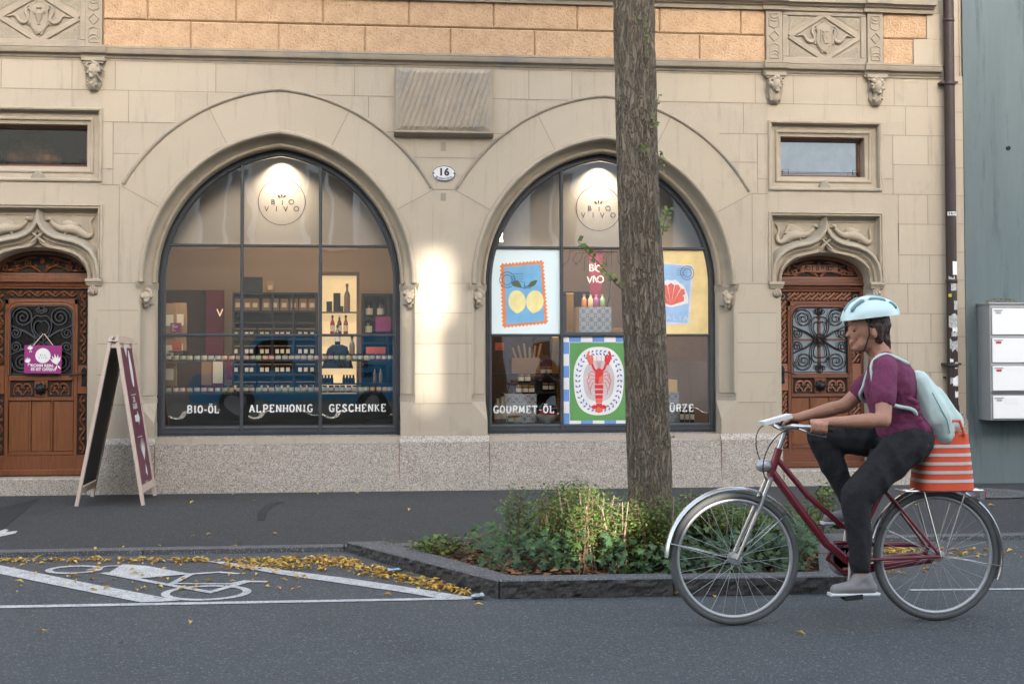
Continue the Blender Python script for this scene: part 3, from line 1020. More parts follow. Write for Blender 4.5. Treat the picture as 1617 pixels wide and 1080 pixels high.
def frieze_panel(cx, style):
    mb = MB()
    x0, x1, z0, z1 = cx-.435, cx+.435, 4.20, 4.72
    mb.box(x0, x1, .006, .05, z0, z1)
    def strip(pts, wd=.05, y=-.012):
        a, b = offset_open(pts, wd/2), offset_open(pts, -wd/2)
        for i in range(len(pts)-1):
            mb.prism([a[i], a[i+1], b[i+1], b[i]], y, .02, 0, .006)
    iz0, iz1 = z0+.05, z1-.05
    mb.prism([(x0, z0), (x1, z0), (x1, z0+.055), (x0, z0+.055)], -.014, .02, 0, .006)
    mb.prism([(x0, z1-.05), (x1, z1-.05), (x1, z1), (x0, z1)], -.014, .02, 0, .006)
    mb.prism([(x0, z0+.055), (x0+.06, z0+.055), (x0+.06, z1-.05), (x0, z1-.05)], -.014, .02, 0, .006)
    mb.prism([(x1-.06, z0+.055), (x1, z0+.055), (x1, z1-.05), (x1-.06, z1-.05)], -.014, .02, 0, .006)
    cz = (z0+z1)/2
    hx, hz = .36, .225
    pts = [(cx-hx, cz), (cx, cz+hz), (cx+hx, cz), (cx, cz-hz)]
    for i in range(4):
        a, b = pts[i], pts[(i+1) % 4]
        strip([a, b], .048, -.0125-.0004*i)
    fo = mb.build('frieze_panel', 'stone_top', B)
    mat('rough_field%d' % style, (.36, .31, .24), .95, (.24, .21, .16), 60, .6, 1, 70)
    for sx in (-1, 1):
        for sz in (-1, 1):
            m2 = MB()
            q = [(cx+sx*.125, cz+sz*.205), (cx+sx*.36, cz+sz*.205), (cx+sx*.36, cz+sz*.065)]
            m2.prism(q, .001, .01, 0, .003)
            m2.build('rough_field', 'rough_field%d' % style, fo)
    m3 = MB()                                            # cartouche with ribbons
    y = -.006
    sh = [(0, .15), (.05, .13), (.085, .10), (.07, .05), (.085, -.02), (.06, -.09), (.03, -.13), (0, -.15)]
    sh = [(cx+a, cz+b) for a, b in sh]+[(cx-a, cz+b) for a, b in sh[1:-1]][::-1]
    m3.prism(sh, -.018, .01, 0, .010)
    m3.tube(xz(sh, -.014), .009, 6, closed=True)
    for s in (-1, 1):
        m3.tube(xz(bez((cx+s*.05, cz+.12), (cx+s*.12, cz+.13), (cx+s*.15, cz+.06), (cx+s*.11, cz+.02))+bez((cx+s*.11, cz+.02), (cx+s*.08, cz-.04), (cx+s*.15, cz-.08), (cx+s*.19, cz-.02))+bez((cx+s*.19, cz-.02), (cx+s*.21, cz+.03), (cx+s*.24, cz+.02), (cx+s*.29, cz+.005)), y), [.006+.012*math.sin(math.pi*i/38) for i in range(39)], 7)
        m3.tube(xz(bez((cx+s*.08, cz+.08), (cx+s*.16, cz+.10), (cx+s*.05, cz-.02), (cx+s*.10, cz-.07)), y), .010, 6)
        m3.tube(xz(bez((cx+s*.09, cz-.03), (cx+s*.07, cz-.09), (cx+s*.04, cz-.12), (cx+s*.02, cz-.16)), y), .010, 6)
    for k in range(7):
        a = math.pi*k/6
        m3.ball((cx+.026*math.cos(a), y-.012, cz+.150+.02*math.sin(a)), (.009, .009, .011), 8)
    if style == 0:
        for s in (-1, 1): m3.tube(xz(spiral(cx+s*.045, cz+.045, .016, .004, 0, s*1.2, 14), -.026), .004, 5)
        m3.lathe([(.012, -.075), (.02, -.065), (.012, -.055), (.034, .0), (.040, .035), (.022, .05), (.018, .075), (.030, .085), (.028, .09)], (cx, -.012, cz), 14)
    else:
        for p in ([(-.04, .07), (-.04, -.055)], [(-.04, .065), (-.01, .055), (-.012, .02), (-.038, .01), (-.01, -.015), (-.005, -.05)], [(.03, .055), (-.005, .05), (-.004, -.07), (.03, -.062)], [(-.005, -.005), (.022, 0)]):
            m3.tube(xz([(cx+a, cz+b) for a, b in p], -.024), .0065, 6)
    m3.build('carved_cartouche', 'stone_top', fo, angle=50)
frieze_panel(DL, 0)
frieze_panel(4.672, 1)
# carved heads under the string course
def corbel_head(cx, seed, turn):
    mb = MB()
    mb.prism([(cx-.075, 3.84), (cx-.035, 3.775), (cx+.035, 3.775), (cx+.075, 3.84), (cx+.075, 4.07), (cx-.075, 4.07)], -.03, 0, 0, .008)
    mb.box(cx-.105, cx+.105, -.075, 0, 4.052, 4.085)
    mb.box(cx-.09, cx+.09, -.06, 0, 4.03, 4.052)
    co = mb.build('head_corbel', 'stone_top', B)
    random.seed(seed)
    h = MB()
    z = 3.955
    t = turn*.022
    h.ball((cx, -.065, z), (.052, .055, .072), 14)
    h.ball((cx+t, -.108, z-.005), (.010, .016, .020), 8)
    h.ball((cx+t*.6, -.10, z-.060), (.024, .022, .018), 8)
    h.ball((cx+t*.9-.001, -.108, z-.038), (.017, .009, .005), 8)
    for s in (-1, 1):
        h.ball((cx+t*.8+s*.023, -.103, z+.026), (.017, .010, .005), 8)
        h.ball((cx+t*.8+s*.030, -.092, z-.018), (.016, .014, .016), 8)
    h.cap((cx, -.05, z-.06), .035, (cx, -.03, z-.13), .05)
    for k in range(26):
        a = math.pi*(random.random()*1.3-.15)
        r = .052+random.random()*.016
        h.ball((cx+r*math.cos(a)*1.0, -.055-random.random()*.045, z+.012+r*math.sin(a)*1.15), .010+random.random()*.012, 8)
    if seed == 2:
        for s in (-1, 1): h.cap((cx+s*.058, -.06, z+.01), .02, (cx+s*.045, -.05, z-.14), .016)
    else:
        for k in range(8):
            h.ball((cx+(random.random()-.5)*.1, -.065-random.random()*.02, z-.09-random.random()*.05), .014, 8)
    if seed == 1: h.cap((cx+.04, -.08, z+.05), .018, (cx+.10, -.05, z-.0), .010); h.cap((cx+.03, -.08, z-.03), .016, (cx+.08, -.05, z-.10), .009)
    h.build('carved_head', 'stone_top', co, remesh=.0045)
corbel_head(-2.430, 1, -1)
corbel_head(4.150, 2, .6)
corbel_head(5.195, 3, .8)
# rough-hewn tablet
mb = MB()
q0, q1 = P(625, 206, -.08), P(777, 110, -.08)
def hewn(x, z):
    u, v = (x-q0.x)/(q1.x-q0.x), (z-q0.z)/(q1.z-q0.z)
    e = min(1, min(u, 1-u, v, 1-v)*14)
    s = ((x-z*.34)*36+.7*noise.noise((x*2.5, z*2.5, 1)))
    r = 1-(1-abs(math.sin(s*math.pi*.5)))**1.6
    return e*(.016+.012*r+.008*noise.noise((x*9, z*5, 3))+.004*noise.noise((x*35, z*25, 0)))
grid_relief(mb, q0.x, q1.x, q0.z, q1.z, -.06, 190, 60, hewn)
mb.box(q0.x, q1.x, -.06, 0, q0.z, q1.z)
mb.build('hewn_tablet', 'stone_top', B)
moulding(q0.x-.015, q1.x+.015, [(0, q0.z+.002), (-.10, q0.z), (-.10, q0.z-.018), (-.085, q0.z-.03), (-.04, q0.z-.05), (0, q0.z-.052)], 'tablet_ledge')
mb = MB()
a, b = P(696, 225), P(704, 239)
mb.box(a.x, b.x, -.004, 0, b.z, a.z)
a, b = P(696, 305), P(704, 317)
mb.box(a.x, b.x, -.004, 0, b.z, a.z)
mb.build('mortar_patch', 'stone_dirty', B)
# --- door surrounds
def rectpath(cx, w, z0, z1): return [(cx-w, z0), (cx-w, z1), (cx+w, z1), (cx+w, z0)]
def door_surround(cx):
    mb = MB()
    # rectangular label moulding
    mb.sweep([(cx-.585, 2.02), (cx-.585, 2.705), (cx+.585, 2.705), (cx+.585, 2.02)], [(-.006, 0), (-.006, -.014), (.010, -.020), (.018, -.006), (.022, -.012), (.032, -.012), (.038, .01), (.040, .05), (.05, .06), (.052, .075)])
    mb.build('label_moulding', 'stone_trim', B, angle=35)
    # spandrel field behind the ogee
    mb = MB()
    og = ogee(cx)
    poly = [(cx-.56, 2.02)]+[(cx-.56, 2.68), (cx+.56, 2.68), (cx+.56, 2.02)]+ogee(cx, .985)[::-1]
    mb.flat(poly, .075)
    mb.sweep([(cx-.535, 2.1), (cx-.535, 2.625), (cx+.535, 2.625), (cx+.535, 2.1)], [(0, .074), (.0, .066), (.012, .066), (.012, .074)])
    mb.build('spandrel', 'stone_trim', B)
    # sloping weathered top of the ogee, then its rolls
    mb = MB()
    mb.sweep(og, [(-.050, .075), (-.006, .0)], 0)
    mb.build('ogee_weathering', 'stone_dirty', B, angle=40)
    mb = MB()
    mb.sweep(og, [(-.006, .0), (-.006, -.020), (.006, -.034), (.020, -.032), (.026, -.018), (.030, -.002), (.036, .016), (.052, .024), (.060, .022)])
    mb.sweep(ogee_in(cx), [(-.055, .024), (-.022, .050), (-.014, .052), (-.010, .022), (.002, .012), (.016, .016), (.022, .034), (.024, .07)])
    mb.build('ogee_moulding', 'stone_trim', B, angle=35)
    # soffit and jamb reveal
    mb = MB()
    arc = [(cx-.455, .16)]+sup(cx, .455, 2.0, 2.285)+[(cx+.455, .16)]
    ins = ogee_in(cx)
    mb.flat(sup(cx, .455, 2.0, 2.285)+[(cx+.47, 2.0)]+[(x, z) for x, z in ogee_in(cx)][::-1]+[(cx-.47, 2.0)], .068)
    mb.sweep(arc, [(-.02, .0), (-.012, .03), (.0, .05), (.0, .32)])
    mb.build('door_reveal', 'stone', B, angle=35)
    # little tie knot under the apex
    mb = MB()
    for s in (-1, 1):
        mb.tube([(cx-s*.075, .01, 2.46), (cx, -.0, 2.40), (cx+s*.06, .012, 2.345)], .012, 6)
    mb.build('moulding_knot', 'stone_trim', B, angle=40)
    # capitals
    for s in (-1, 1):
        mb = MB()
        for (a, b, o) in ((1.985, 2.012, .03), (1.965, 1.985, .016), (1.948, 1.965, .006)):
            mb.box(cx+s*.52-.065-o*.4, cx+s*.52+.065+o*.4, -.012-o, .1, a, b)
        mb.ball((cx+s*.51, -.0, 1.90), (.045, .035, .05))
        for k in range(5): mb.ball((cx+s*.51+(k-2)*.016, -.025, 1.93-abs(k-2)*.02), (.012, .014, .022), 8)
        mb.build('door_capital', 'stone_trim', B, angle=40)
        # carved dragon of the spandrel
        d = MB()
        def T(a, b): return (cx+s*a, .058, b)
        body = [T(.11, 2.55), T(.15, 2.505), T(.21, 2.475), T(.28, 2.49), T(.35, 2.475), T(.41, 2.43), T(.455, 2.40), T(.495, 2.43), T(.48, 2.49), T(.46, 2.54), T(.49, 2.59), T(.515, 2.60)]
        sm = []
        for i in range(len(body)-1):
            for t in (0, .5): sm.append(Vector(body[i]).lerp(Vector(body[i+1]), t))
        sm.append(Vector(body[-1]))
        for _ in range(2): sm = [sm[0]]+[(sm[i-1]+sm[i]*2+sm[i+1])/4 for i in range(1, len(sm)-1)]+[sm[-1]]
        rr = [.020, .019, .022, .027, .032, .036, .042, .046, .044, .038, .034, .030, .026, .023, .020, .018, .016, .014, .012, .010, .009, .007, .005]
        d.tube(sm, rr[:len(sm)]+[.005]*(len(sm)-len(rr)), 10)
        d.ball(T(.10, 2.575), (.028, .03, .022), 10)
        d.ball(T(.075, 2.565), (.020, .018, .012), 8)
        d.cap(T(.27, 2.47), .014, T(.235, 2.425), .010)
        d.cap(T(.34, 2.46), .014, T(.36, 2.41), .010)
        d.cap(T(.235, 2.425), .010, T(.20, 2.42), .007)
        if s < 0:
            for k in range(6): d.tube([T(.22, 2.52), T(.30+.02*k, 2.57-.004*k*k), T(.375+.012*k, 2.585-.022*k)], [.016, .014, .006], 6)
        else:
            d.ball(T(.27, 2.53), (.06, .03, .035), 10)
            d.ball(T(.33, 2.52), (.05, .03, .03), 10)
        d.build('carved_dragon', 'stone_trim', B, remesh=.005)
    # granite step
    mb = MB()
    x0, x1 = (cx-.47, cx+.47)
    mb.prism([(x0, -.02), (x1, -.02), (x1, .155), (x0, .155)], -.05, .45, 0, .012)
    mb.build('door_step', 'granite', B)
for c in (DL, DR): door_surround(c)
# --- small windows over the doors
def small_window(cx, bright):
    W = thing('small_window', (cx, .1, 2.95), None, None)
    W.parent = B
    W.location = Vector((cx, .1, 2.95))-WLOC[B.name]
    mb = MB()
    full = [(cx-.585, 2.92), (cx-.585, 3.62), (cx+.585, 3.62), (cx+.585, 2.92)]
    mb.sweep(full, [(0, 0), (0, -.016), (.012, -.022), (.026, -.016), (.030, -.004), (.036, .004), (.036, .045), (.085, .055), (.09, .045), (.10, .04), (.112, .045), (.118, .06), (.128, .066), (.150, .072), (.155, .15), (.160, .2)], closed=True)
    mb.build('window_surround', 'stone_trim', W, angle=35)
    mb = MB()
    mb.prism([(cx-.075, 2.935), (cx+.075, 2.935), (cx+.05, 2.985), (cx, 3.025), (cx-.05, 2.985)], -.012, .05, 0, .012)
    mb.build('sill_stop', 'stone_dirty', W)
    fx0, fx1, fz0, fz1 = cx-.428, cx+.428, 3.078, 3.462
    mb = MB()
    t = .022
    for a in ((fx0, fx1, fz1-.028, fz1), (fx0, fx1, fz0, fz0+t), (fx0, fx0+t, fz0, fz1), (fx1-t, fx1, fz0, fz1)):
        mb.box(a[0], a[1], .18, .225, a[2], a[3])
    mb.box(fx0, fx1, .15, .18, fz1-.02, fz1+.012)
    fr = mb.build('window_frame', 'wood_red', W)
    mb = MB()
    mb.add([(fx0+t, .20, fz0+t), (fx1-t, .20, fz0+t), (fx1-t, .20, fz1-t), (fx0+t, .20, fz1-t)], [(0, 1, 2, 3)])
    mb.build('pane', 'mirror_glass' if bright else 'shop_glass', W)
    mb = MB()
    mb.tube([(fx0, .145, fz0+.045), (fx1, .145, fz0+.045)], .0035, 5)
    mb.tube([(fx0+.03, .13, fz0+.02), (fx0+.03, .13, fz0+.07), (fx0+.09, .13, fz0+.07), (fx0+.09, .13, fz0+.02)], .003, 5)
    mb.tube([(fx1-.10, .13, fz0+.02), (fx1-.10, .13, fz0+.07), (fx1-.04, .13, fz0+.07), (fx1-.04, .13, fz0+.02)], .003, 5)
    mb.build('guard_wire', 'iron', W)
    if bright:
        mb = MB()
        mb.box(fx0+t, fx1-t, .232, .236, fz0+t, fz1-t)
        mb.build('added_white_backing', 'door_backing', W)  # white sheet added to stand in for a bright reflection in the pane
    mb = MB()
    mb.box(cx-.6, cx+.6, 1.4, 1.42, 2.7, 3.9)
    mb.box(cx-.6, cx-.58, .27, 1.4, 2.7, 3.9)
    mb.box(cx+.58, cx+.6, .27, 1.4, 2.7, 3.9)
    mb.box(cx-.6, cx+.6, .27, 1.4, 3.8, 3.82)
    mb.box(cx-.6, cx+.6, .27, 1.4, 2.7, 2.72)
    if bright:
        mb.build('window_room', 'opp_white', W)
    else:
        mb.build('window_room', 'dark_room', W)
        mb = MB()
        rn = random.Random(6)
        for k in range(16):
            t_ = k/15
            mb.ball((cx-.02-.36*t_+.72*t_*0+.34*(1-t_)*0+.0, .62+.05*rn.random(), 3.20+.10*math.sin(t_*3)+.03*rn.random()), (.10+.04*rn.random(), .10, .09+.05*math.sin(t_*3.1)), 10)
        mb.build('wrapped_lamp', 'pendant', W, remesh=.012)
    return W
small_window(DL, False)
small_window(4.672, True)
# ================================================================== ARCHED SHOP WINDOWS
YF = .235
def win(cx, mull):
    W = thing('arched_window', (cx, YF, .527), None, None)
    W.parent = B
    W.location = Vector((cx, YF, .527))-WLOC[B.name]
    zb = .527
    out = arch(cx, WR+.012, zb, 40)
    mb = MB()
    prof = [(0, .30), (0, .222), (.012, .218), (.018, .226), (.030, .226), (.034, .214), (.048, .214), (.052, .232), (.062, .238), (.066, .27)]
    mb.sweep(out, prof)
    mb.add([(x, y, z) for y, z in ((.218, zb), (.212, zb+.03), (.224, zb+.034), (.224, zb+.062), (.216, zb+.066), (.232, zb+.084), (.27, zb+.086)) for x in (cx-WR+.0, cx+WR-.0)],
           [(2*i, 2*i+1, 2*i+3, 2*i+2) for i in range(6)])
    mb.build('window_frame', 'frame_metal', W, angle=40)
    zs = [1.487, 2.352]
    mb = MB()
    for m_ in mull:
        x = cx+m_
        R = WR+CO
        top = SPR+math.sqrt(R*R-(abs(m_)+CO)**2)
        mb.prism([(x-.016, zb+.03), (x+.016, zb+.03), (x+.016, top-.03), (x-.016, top-.03)], .214, .26, 0, .006)
    for z in zs:
        hw = WR-.03 if z < SPR else (math.sqrt((WR+CO)**2-(z-SPR)**2)-CO-.03)
        mb.prism([(cx-hw, z-.013), (cx+hw, z-.013), (cx+hw, z+.013), (cx-hw, z+.013)], .219, .26, 0, .005)
    mb.build('glazing_bars', 'frame_metal', W)
    inner = arch(cx, WR-.045, zb+.085, 30)
    xs = [cx-WR, cx+mull[0], cx+mull[1], cx+WR]
    zz = [zb+.08, zs[0], zs[1], 4]
    panes = {}
    for i in range(3):
        for j in range(3):
            p = clip_rect(inner, xs[i], xs[i+1], zz[j], zz[j+1])
            panes[(i, j)] = p
            mb = MB()
            mb.flat(p, .247)
            mb.build('pane', 'shop_glass', W)
    return W, panes
W1, P1 = win(C1, (-.366, .385))
W2, P2 = win(C2, (-.395, .40))
# ================================================================== DOORS
def wave(cx0, cx1, z, amp, n, y, mb, r=.010, vert=False, mi=0):
    pts = []
    for i in range(n*10+1):
        t = i/(n*10)
        a = cx0+(cx1-cx0)*t
        b = z+amp*math.sin(t*n*2*math.pi)
        pts.append((b, y, a) if vert else (a, y, b))
    mb.tube(pts, r, 6, mi)
    random.seed(n)
    for i in range(n*2):
        t = (i+.5)/(n*2)
        a = cx0+(cx1-cx0)*t
        s = 1 if i % 2 == 0 else -1
        b = z-s*amp*.45
        rr = amp*.62
        sp = spiral(a, b, rr, rr*.3, s*1.57, s*.9, 12)
        if vert: sp = [(q[1]-b+b, q[0]) for q in [(a_, b_) for a_, b_ in sp]]
        pts = [((b_, y-.002, a_) if vert else (a_, y-.002, b_)) for a_, b_ in spiral(a, b, rr, rr*.3, s*1.57, s*.9, 12)]
        mb.tube(pts, [r*.95]*6+[r*1.3]*6, 6, mi)
        for k in range(3):
            da = (k-1)*rr*.9
            q = (a+da, z+s*amp*1.25+abs(k-1)*-.004*s)
            mb.ball((q[1], y, q[0]) if vert else (q[0], y, q[1]), (rr*.33, .008, rr*.33), 8, mi)
def zigzag(a0, a1, b, hw, y, mb, vert, mi=0):
    n = max(2, round(abs(a1-a0)/(hw*2.3)))
    for i in range(n):
        t0, t1 = a0+(a1-a0)*i/n, a0+(a1-a0)*(i+1)/n
        for p, q in (((t0, b-hw), (t1, b+hw)),):
            pts = [p, q]
            mb.tube([(b_, y, a_) if vert else (a_, y, b_) for a_, b_ in pts], .013, 4, mi)
        pts = [(t0+(t1-t0)*.55, b-hw), (t0+(t1-t0)*.98, b-hw*.25)]
        mb.tube([(b_, y, a_) if vert else (a_, y, b_) for a_, b_ in pts], .010, 4, mi)
        pts = [(t0+(t1-t0)*.05, b+hw*.3), (t0+(t1-t0)*.45, b+hw)]
        mb.tube([(b_, y, a_) if vert else (a_, y, b_) for a_, b_ in pts], .010, 4, mi)
def acanthus(mb, x0, x1, z0, z1, y, mi=0):
    cx, cz, w_, h_ = (x0+x1)/2, (z0+z1)/2, (x1-x0)/2, (z1-z0)/2
    for s in (-1, 1):
        mb.tube(xz(bez((cx-s*w_*.85, cz-h_*.7), (cx-s*w_*.9, cz+h_*1.0), (cx+s*w_*.1, cz+h_*.9), (cx-s*w_*.1, cz+h_*.05)), y), [.007+.006*math.sin(math.pi*i/12) for i in range(13)], 6, mi)
        mb.tube(xz(bez((cx-s*w_*.1, cz-h_*.8), (cx-s*w_*.2, cz-h_*.1), (cx-s*w_*.75, cz-h_*.1), (cx-s*w_*.55, cz+h_*.35)), y), [.010-.0005*i for i in range(13)], 6, mi)
        for k in range(4):
            a = k*1.4
            mb.ball((cx-s*w_*(.25+.18*k), y, cz+h_*(.55-.42*k)), (.013, .008, .010), 8, mi)
def door(cx, style):
    D = thing('carved_door', (cx, .30, .16), None, None)
    D.parent = B
    D.location = Vector((cx, .30, .16))-WLOC[B.name]
    y = .225
    W_ = 'wood' if style == 0 else 'wood_red'
    mb = MB()
    gx0, gx1, gz0, gz1 = cx-.30, cx+.30, 1.105, 1.775
    # stiles and rails
    for (a, b, c_, d_) in ((-.455, -.425, .185, 1.945), (-.335, -.300, .30, 1.83), (.300, .335, .30, 1.83), (.425, .455, .185, 1.945), (-.335, .335, 1.775, 1.83), (-.425, .425, 1.925, 1.945),
                          (-.30, .30, 1.055, 1.105), (-.30, .30, .865, .90), (-.06, .06, .90, 1.055), (-.30, .30, .35, .385), (-.30, -.283, .90, 1.055), (.283, .30, .90, 1.055)):
        mb.prism([(cx+a, c_), (cx+b, c_), (cx+b, d_), (cx+a, d_)], y-.012, .32, 0, .005)
    for x in (-.100, .100):
        mb.prism([(cx+x-.010, .385), (cx+x+.010, .385), (cx+x+.010, .865), (cx+x-.010, .865)], y-.006, .32, 0, .004)
    mb.prism([(cx-.425, .185), (cx+.425, .185), (cx+.425, .35), (cx-.425, .35)], y-.010, .32, 0, .006)
    mb.prism([(cx-.455, .160), (cx+.455, .160), (cx+.455, .22), (cx-.455, .22)], y-.035, .32, 0, .010)
    mb.build('door_frame', W_, D, angle=30)
    mb = MB()                                            # plank panels
    for a, b in ((-.295, -.112), (-.088, .088), (.112, .295)):
        mb.prism([(cx+a, .388), (cx+b, .388), (cx+b, .862), (cx+a, .862)], y+.004, .32, 0, .003)
    mb.build('plank_panel', 'wood_pale', D)
    # rounded corners at the top of the glazed opening
    mb = MB()
    for s in (-1, 1):
        q = [(cx+s*.30, 1.775), (cx+s*.20, 1.775)]+[(cx+s*(.20+.10*math.sin(t)), 1.675+.10*math.cos(t)) for t in [R_(9*i) for i in range(1, 11)]]
        mb.prism(q, y-.012, .32, 0, 0)
    pth = [(cx-.30, gz0), (cx-.30, 1.675)]+[(cx-.20-.10*math.cos(R_(9*i)), 1.675+.10*math.sin(R_(9*i))) for i in range(11)]+[(cx+.20+.10*math.sin(R_(9*i)), 1.675+.10*math.cos(R_(9*i))) for i in range(11)]+[(cx+.30, gz0)]
    mb.tube(xz(pth, y-.012), .011, 6)
    mb.tube(xz(offset_open(pth, -.030), y-.012), .006, 6)
    mb.build('glazing_bead', W_, D, angle=40)
    # carved ground and carving
    mb = MB()
    for (a, b, c_, d_) in ((-.425, -.335, 1.20, 1.925), (.335, .425, 1.20, 1.925), (-.335, .335, 1.83, 1.925), (-.425, -.335, .35, .93), (.335, .425, .35, .93), (-.283, -.06, .90, 1.055), (.06, .283, .90, 1.055)):
        mb.box(cx+a, cx+b, y+.012, .32, c_, d_, 1)
    for s in (-1, 1): mb.prism([(cx+s*.335, .93), (cx+s*.425, .93), (cx+s*.425, 1.20), (cx+s*.335, 1.20)], y-.010, .32, 0, .004)
    yy = y+.006
    if style == 0:
        for s in (-1, 1):
            wave(1.22, 1.90, cx+s*.38, .022, 4, yy, mb, .010, True)
            wave(.37, .91, cx+s*.38, .022, 3, yy, mb, .010, True)
        wave(cx-.32, cx+.32, 1.877, .022, 4, yy, mb, .010)
    else:
        for s in (-1, 1):
            zigzag(1.21, 1.83, cx+s*.38, .036, yy, mb, True)
            zigzag(.36, .92, cx+s*.38, .036, yy, mb, True)
        zigzag(cx-.33, cx+.33, 1.877, .036, yy, mb, False)
        for s in (-1, 1): ringp = circle(cx+s*.38, 1.877, .022, None, 10); mb.tube(xz(ringp, yy), .006, 5, closed=True)
    for s in (-1, 1): acanthus(mb, cx+s*.17-.10, cx+s*.17+.10, .905, 1.05, yy)
    mb.build('carving', [W_ if style == 0 else 'wood_weathered', 'wood_dark'], D, angle=60)
    # moulded transom
    mb = MB()
    k = [(y+.02, 1.945), (y-.02, 1.948), (y-.025, 1.962), (y-.012, 1.968), (y-.012, 1.982), (y-.045, 1.990), (y-.045, 2.012), (y-.012, 2.020), (y-.010, 2.055), (y+.03, 2.058)]
    mb.add([(x, a, b) for x in (cx-.455, cx+.455) for a, b in k], [(i, len(k)+i, len(k)+i+1, i+1) for i in range(len(k)-1)])
    mb.build('transom', W_, D, angle=30)
    # lunette
    mb = MB()
    lun = [(cx-.455, 2.058)]+[p for p in sup(cx, .455, 2.0, 2.285) if p[1] > 2.058]+[(cx+.455, 2.058)]
    mb.flat(lun, y+.014, 1)
    mb.sweep(lun, [(0, y+.01), (0, y-.022), (.012, y-.026), (.020, y-.010), (.030, y-.010), (.034, y+.012)])
    mb.sweep([(cx-.44, 2.058), (cx+.44, 2.058)], [(-.018, y+.01), (-.016, y-.004), (0, y-.006)])
    yy = y+.006
    for s in (-1, 1):
        mb.tube(xz(bez((cx+s*.02, 2.08), (cx+s*.14, 2.22), (cx+s*.20, 2.06), (cx+s*.38, 2.10)), yy), [.013-.0005*i for i in range(13)], 6)
        mb.tube(xz(bez((cx+s*.06, 2.22), (cx+s*.16, 2.24), (cx+s*.20, 2.15), (cx+s*.27, 2.19)), yy), [.008+.006*math.sin(math.pi*i/12) for i in range(13)], 6)
        for (a, b, r, t) in ((.13, 2.17, .038, 1.3), (.25, 2.12, .036, 1.4), (.34, 2.13, .030, 1.2), (.06, 2.13, .03, 1)):
            mb.tube(xz(spiral(cx+s*a, b, r, .008, s*.6, s*t, 16), yy), [.009]*8+[.011]*8, 6)
        random.seed(style+5)
        for k2 in range(12): mb.ball((cx+s*(.04+random.random()*.34), yy, 2.085+random.random()*.11), (.016, .007, .011), 8)
    mb.ball((cx, yy, 2.19), (.022, .01, .035), 10)
    if style == 1:
        q = [(cx-.16, 2.125), (cx-.13, 2.205), (cx+.0, 2.195), (cx+.13, 2.205), (cx+.16, 2.125), (cx, 2.115)]
        mb.prism(q, y-.012, y+.014, 0, .004)
        for s in (-1, 1): mb.prism([(cx+s*.15, 2.115), (cx+s*.20, 2.115), (cx+s*.19, 2.185), (cx+s*.15, 2.195)], y-.008, y+.014, 0, .003)
        for s in (-1, 1): mb.tube(xz(circle(cx+s*.115, 2.162, .018, None, 10), y-.012), .004, 5, 1, closed=True)
        text(mb, '1898', (cx+.005, y-.0135, 2.160), .048, mi=1, spacing=1.5, bold=.01)
    mb.build('lunette_carving', [W_ if style == 0 else 'wood_weathered', 'wood_dark'], D, angle=60)
    # glass and iron grille
    mb = MB()
    mb.add([(gx0, .245, gz0), (gx1, .245, gz0), (gx1, .245, gz1), (gx0, .245, gz1)], [(0, 1, 2, 3)])
    mb.build('pane', 'bright_door_glass' if style else 'door_glass', D)
    if style == 1:
        mb = MB()
        mb.box(cx-.012, cx+.012, .228, .24, gz0, gz1)
        mb.box(gx0, gx1, .2295, .241, 1.43, 1.452)
        mb.build('glazing_bars', 'wood_red', D)
    mb = MB()
    yi = .212
    r = .0062
    mb.tube(xz([(gx0+.02, gz0+.012)]+[(p[0]*.95+cx*.05, p[1]-.012) for p in pth[1:-1]]+[(gx1-.02, gz0+.012)], yi), r, 5, closed=True)
    cz = 1.44
    def both(pts, rr=r):
        for s in (-1, 1): mb.tube(xz([(cx+s*(a), b) for a, b in pts], yi), rr, 5)
    for sg in (1, -1):
        zz = lambda dz: cz+sg*dz
        both([(a, zz(b)) for a, b in spiral(.17, .215, .098, .012, 0, 2.4, 44)])
        both([(a, zz(b)) for a, b in bez((.0, .02), (.13, .10), (.05, .22), (.0, .17))])
        both([(a, zz(b)) for a, b in bez((.0, -.03), (.17, .13), (.07, .27), (.0, .22))])
        both([(a, zz(b)) for a, b in bez((.03, .0), (.14, .10), (.19, .09), (.28, .14))])
        both([(a, zz(b)) for a, b in spiral(.235, .065, .050, .010, 2.6, 1.7, 26)])
        both([(a, zz(b)) for a, b in bez((.05, .02), (.12, .06), (.16, .10), (.20, .09))], .010)
        both([(a, zz(b)) for a, b in spiral(.030, .285, .026, .006, 3.1, 1.4, 16)])
        both([(a, zz(b)) for a, b in bez((.0, .33), (.04, .32), (.03, .26), (.0, .25))])
    mb.tube(xz([(cx, cz-.07), (cx+.07, cz), (cx, cz+.07), (cx-.07, cz)], yi), r, 5, closed=True)
    mb.build('iron_grille', 'iron_grey' if style == 0 else 'iron', D)
    # knob and handle
    mb = MB()
    mb.lathe([(.050, 0), (.052, .008), (.030, .014), (.018, .02), (.018, .034), (.034, .042), (.037, .055), (.026, .066), (.008, .070)], (cx, y-.012, .978), 16, axis='y')
    for k in range(8):
        a = k*math.pi/4
        mb.ball((cx+.050*math.cos(a), y-.016, .978+.050*math.sin(a)), (.014, .008, .014), 8)
    mb.build('door_knob', 'iron', D, smooth=True)
    s = 1 if style == 0 else -1
    mb = MB()
    hx = cx+s*.395
    mb.prism([(hx-.022, 1.00), (hx+.022, 1.00), (hx+.026, 1.02), (hx+.020, 1.06), (hx+.026, 1.15), (hx+.016, 1.17), (hx, 1.185), (hx-.016, 1.17), (hx-.026, 1.15), (hx-.020, 1.06), (hx-.026, 1.02)], y-.018, y, 0, .003)
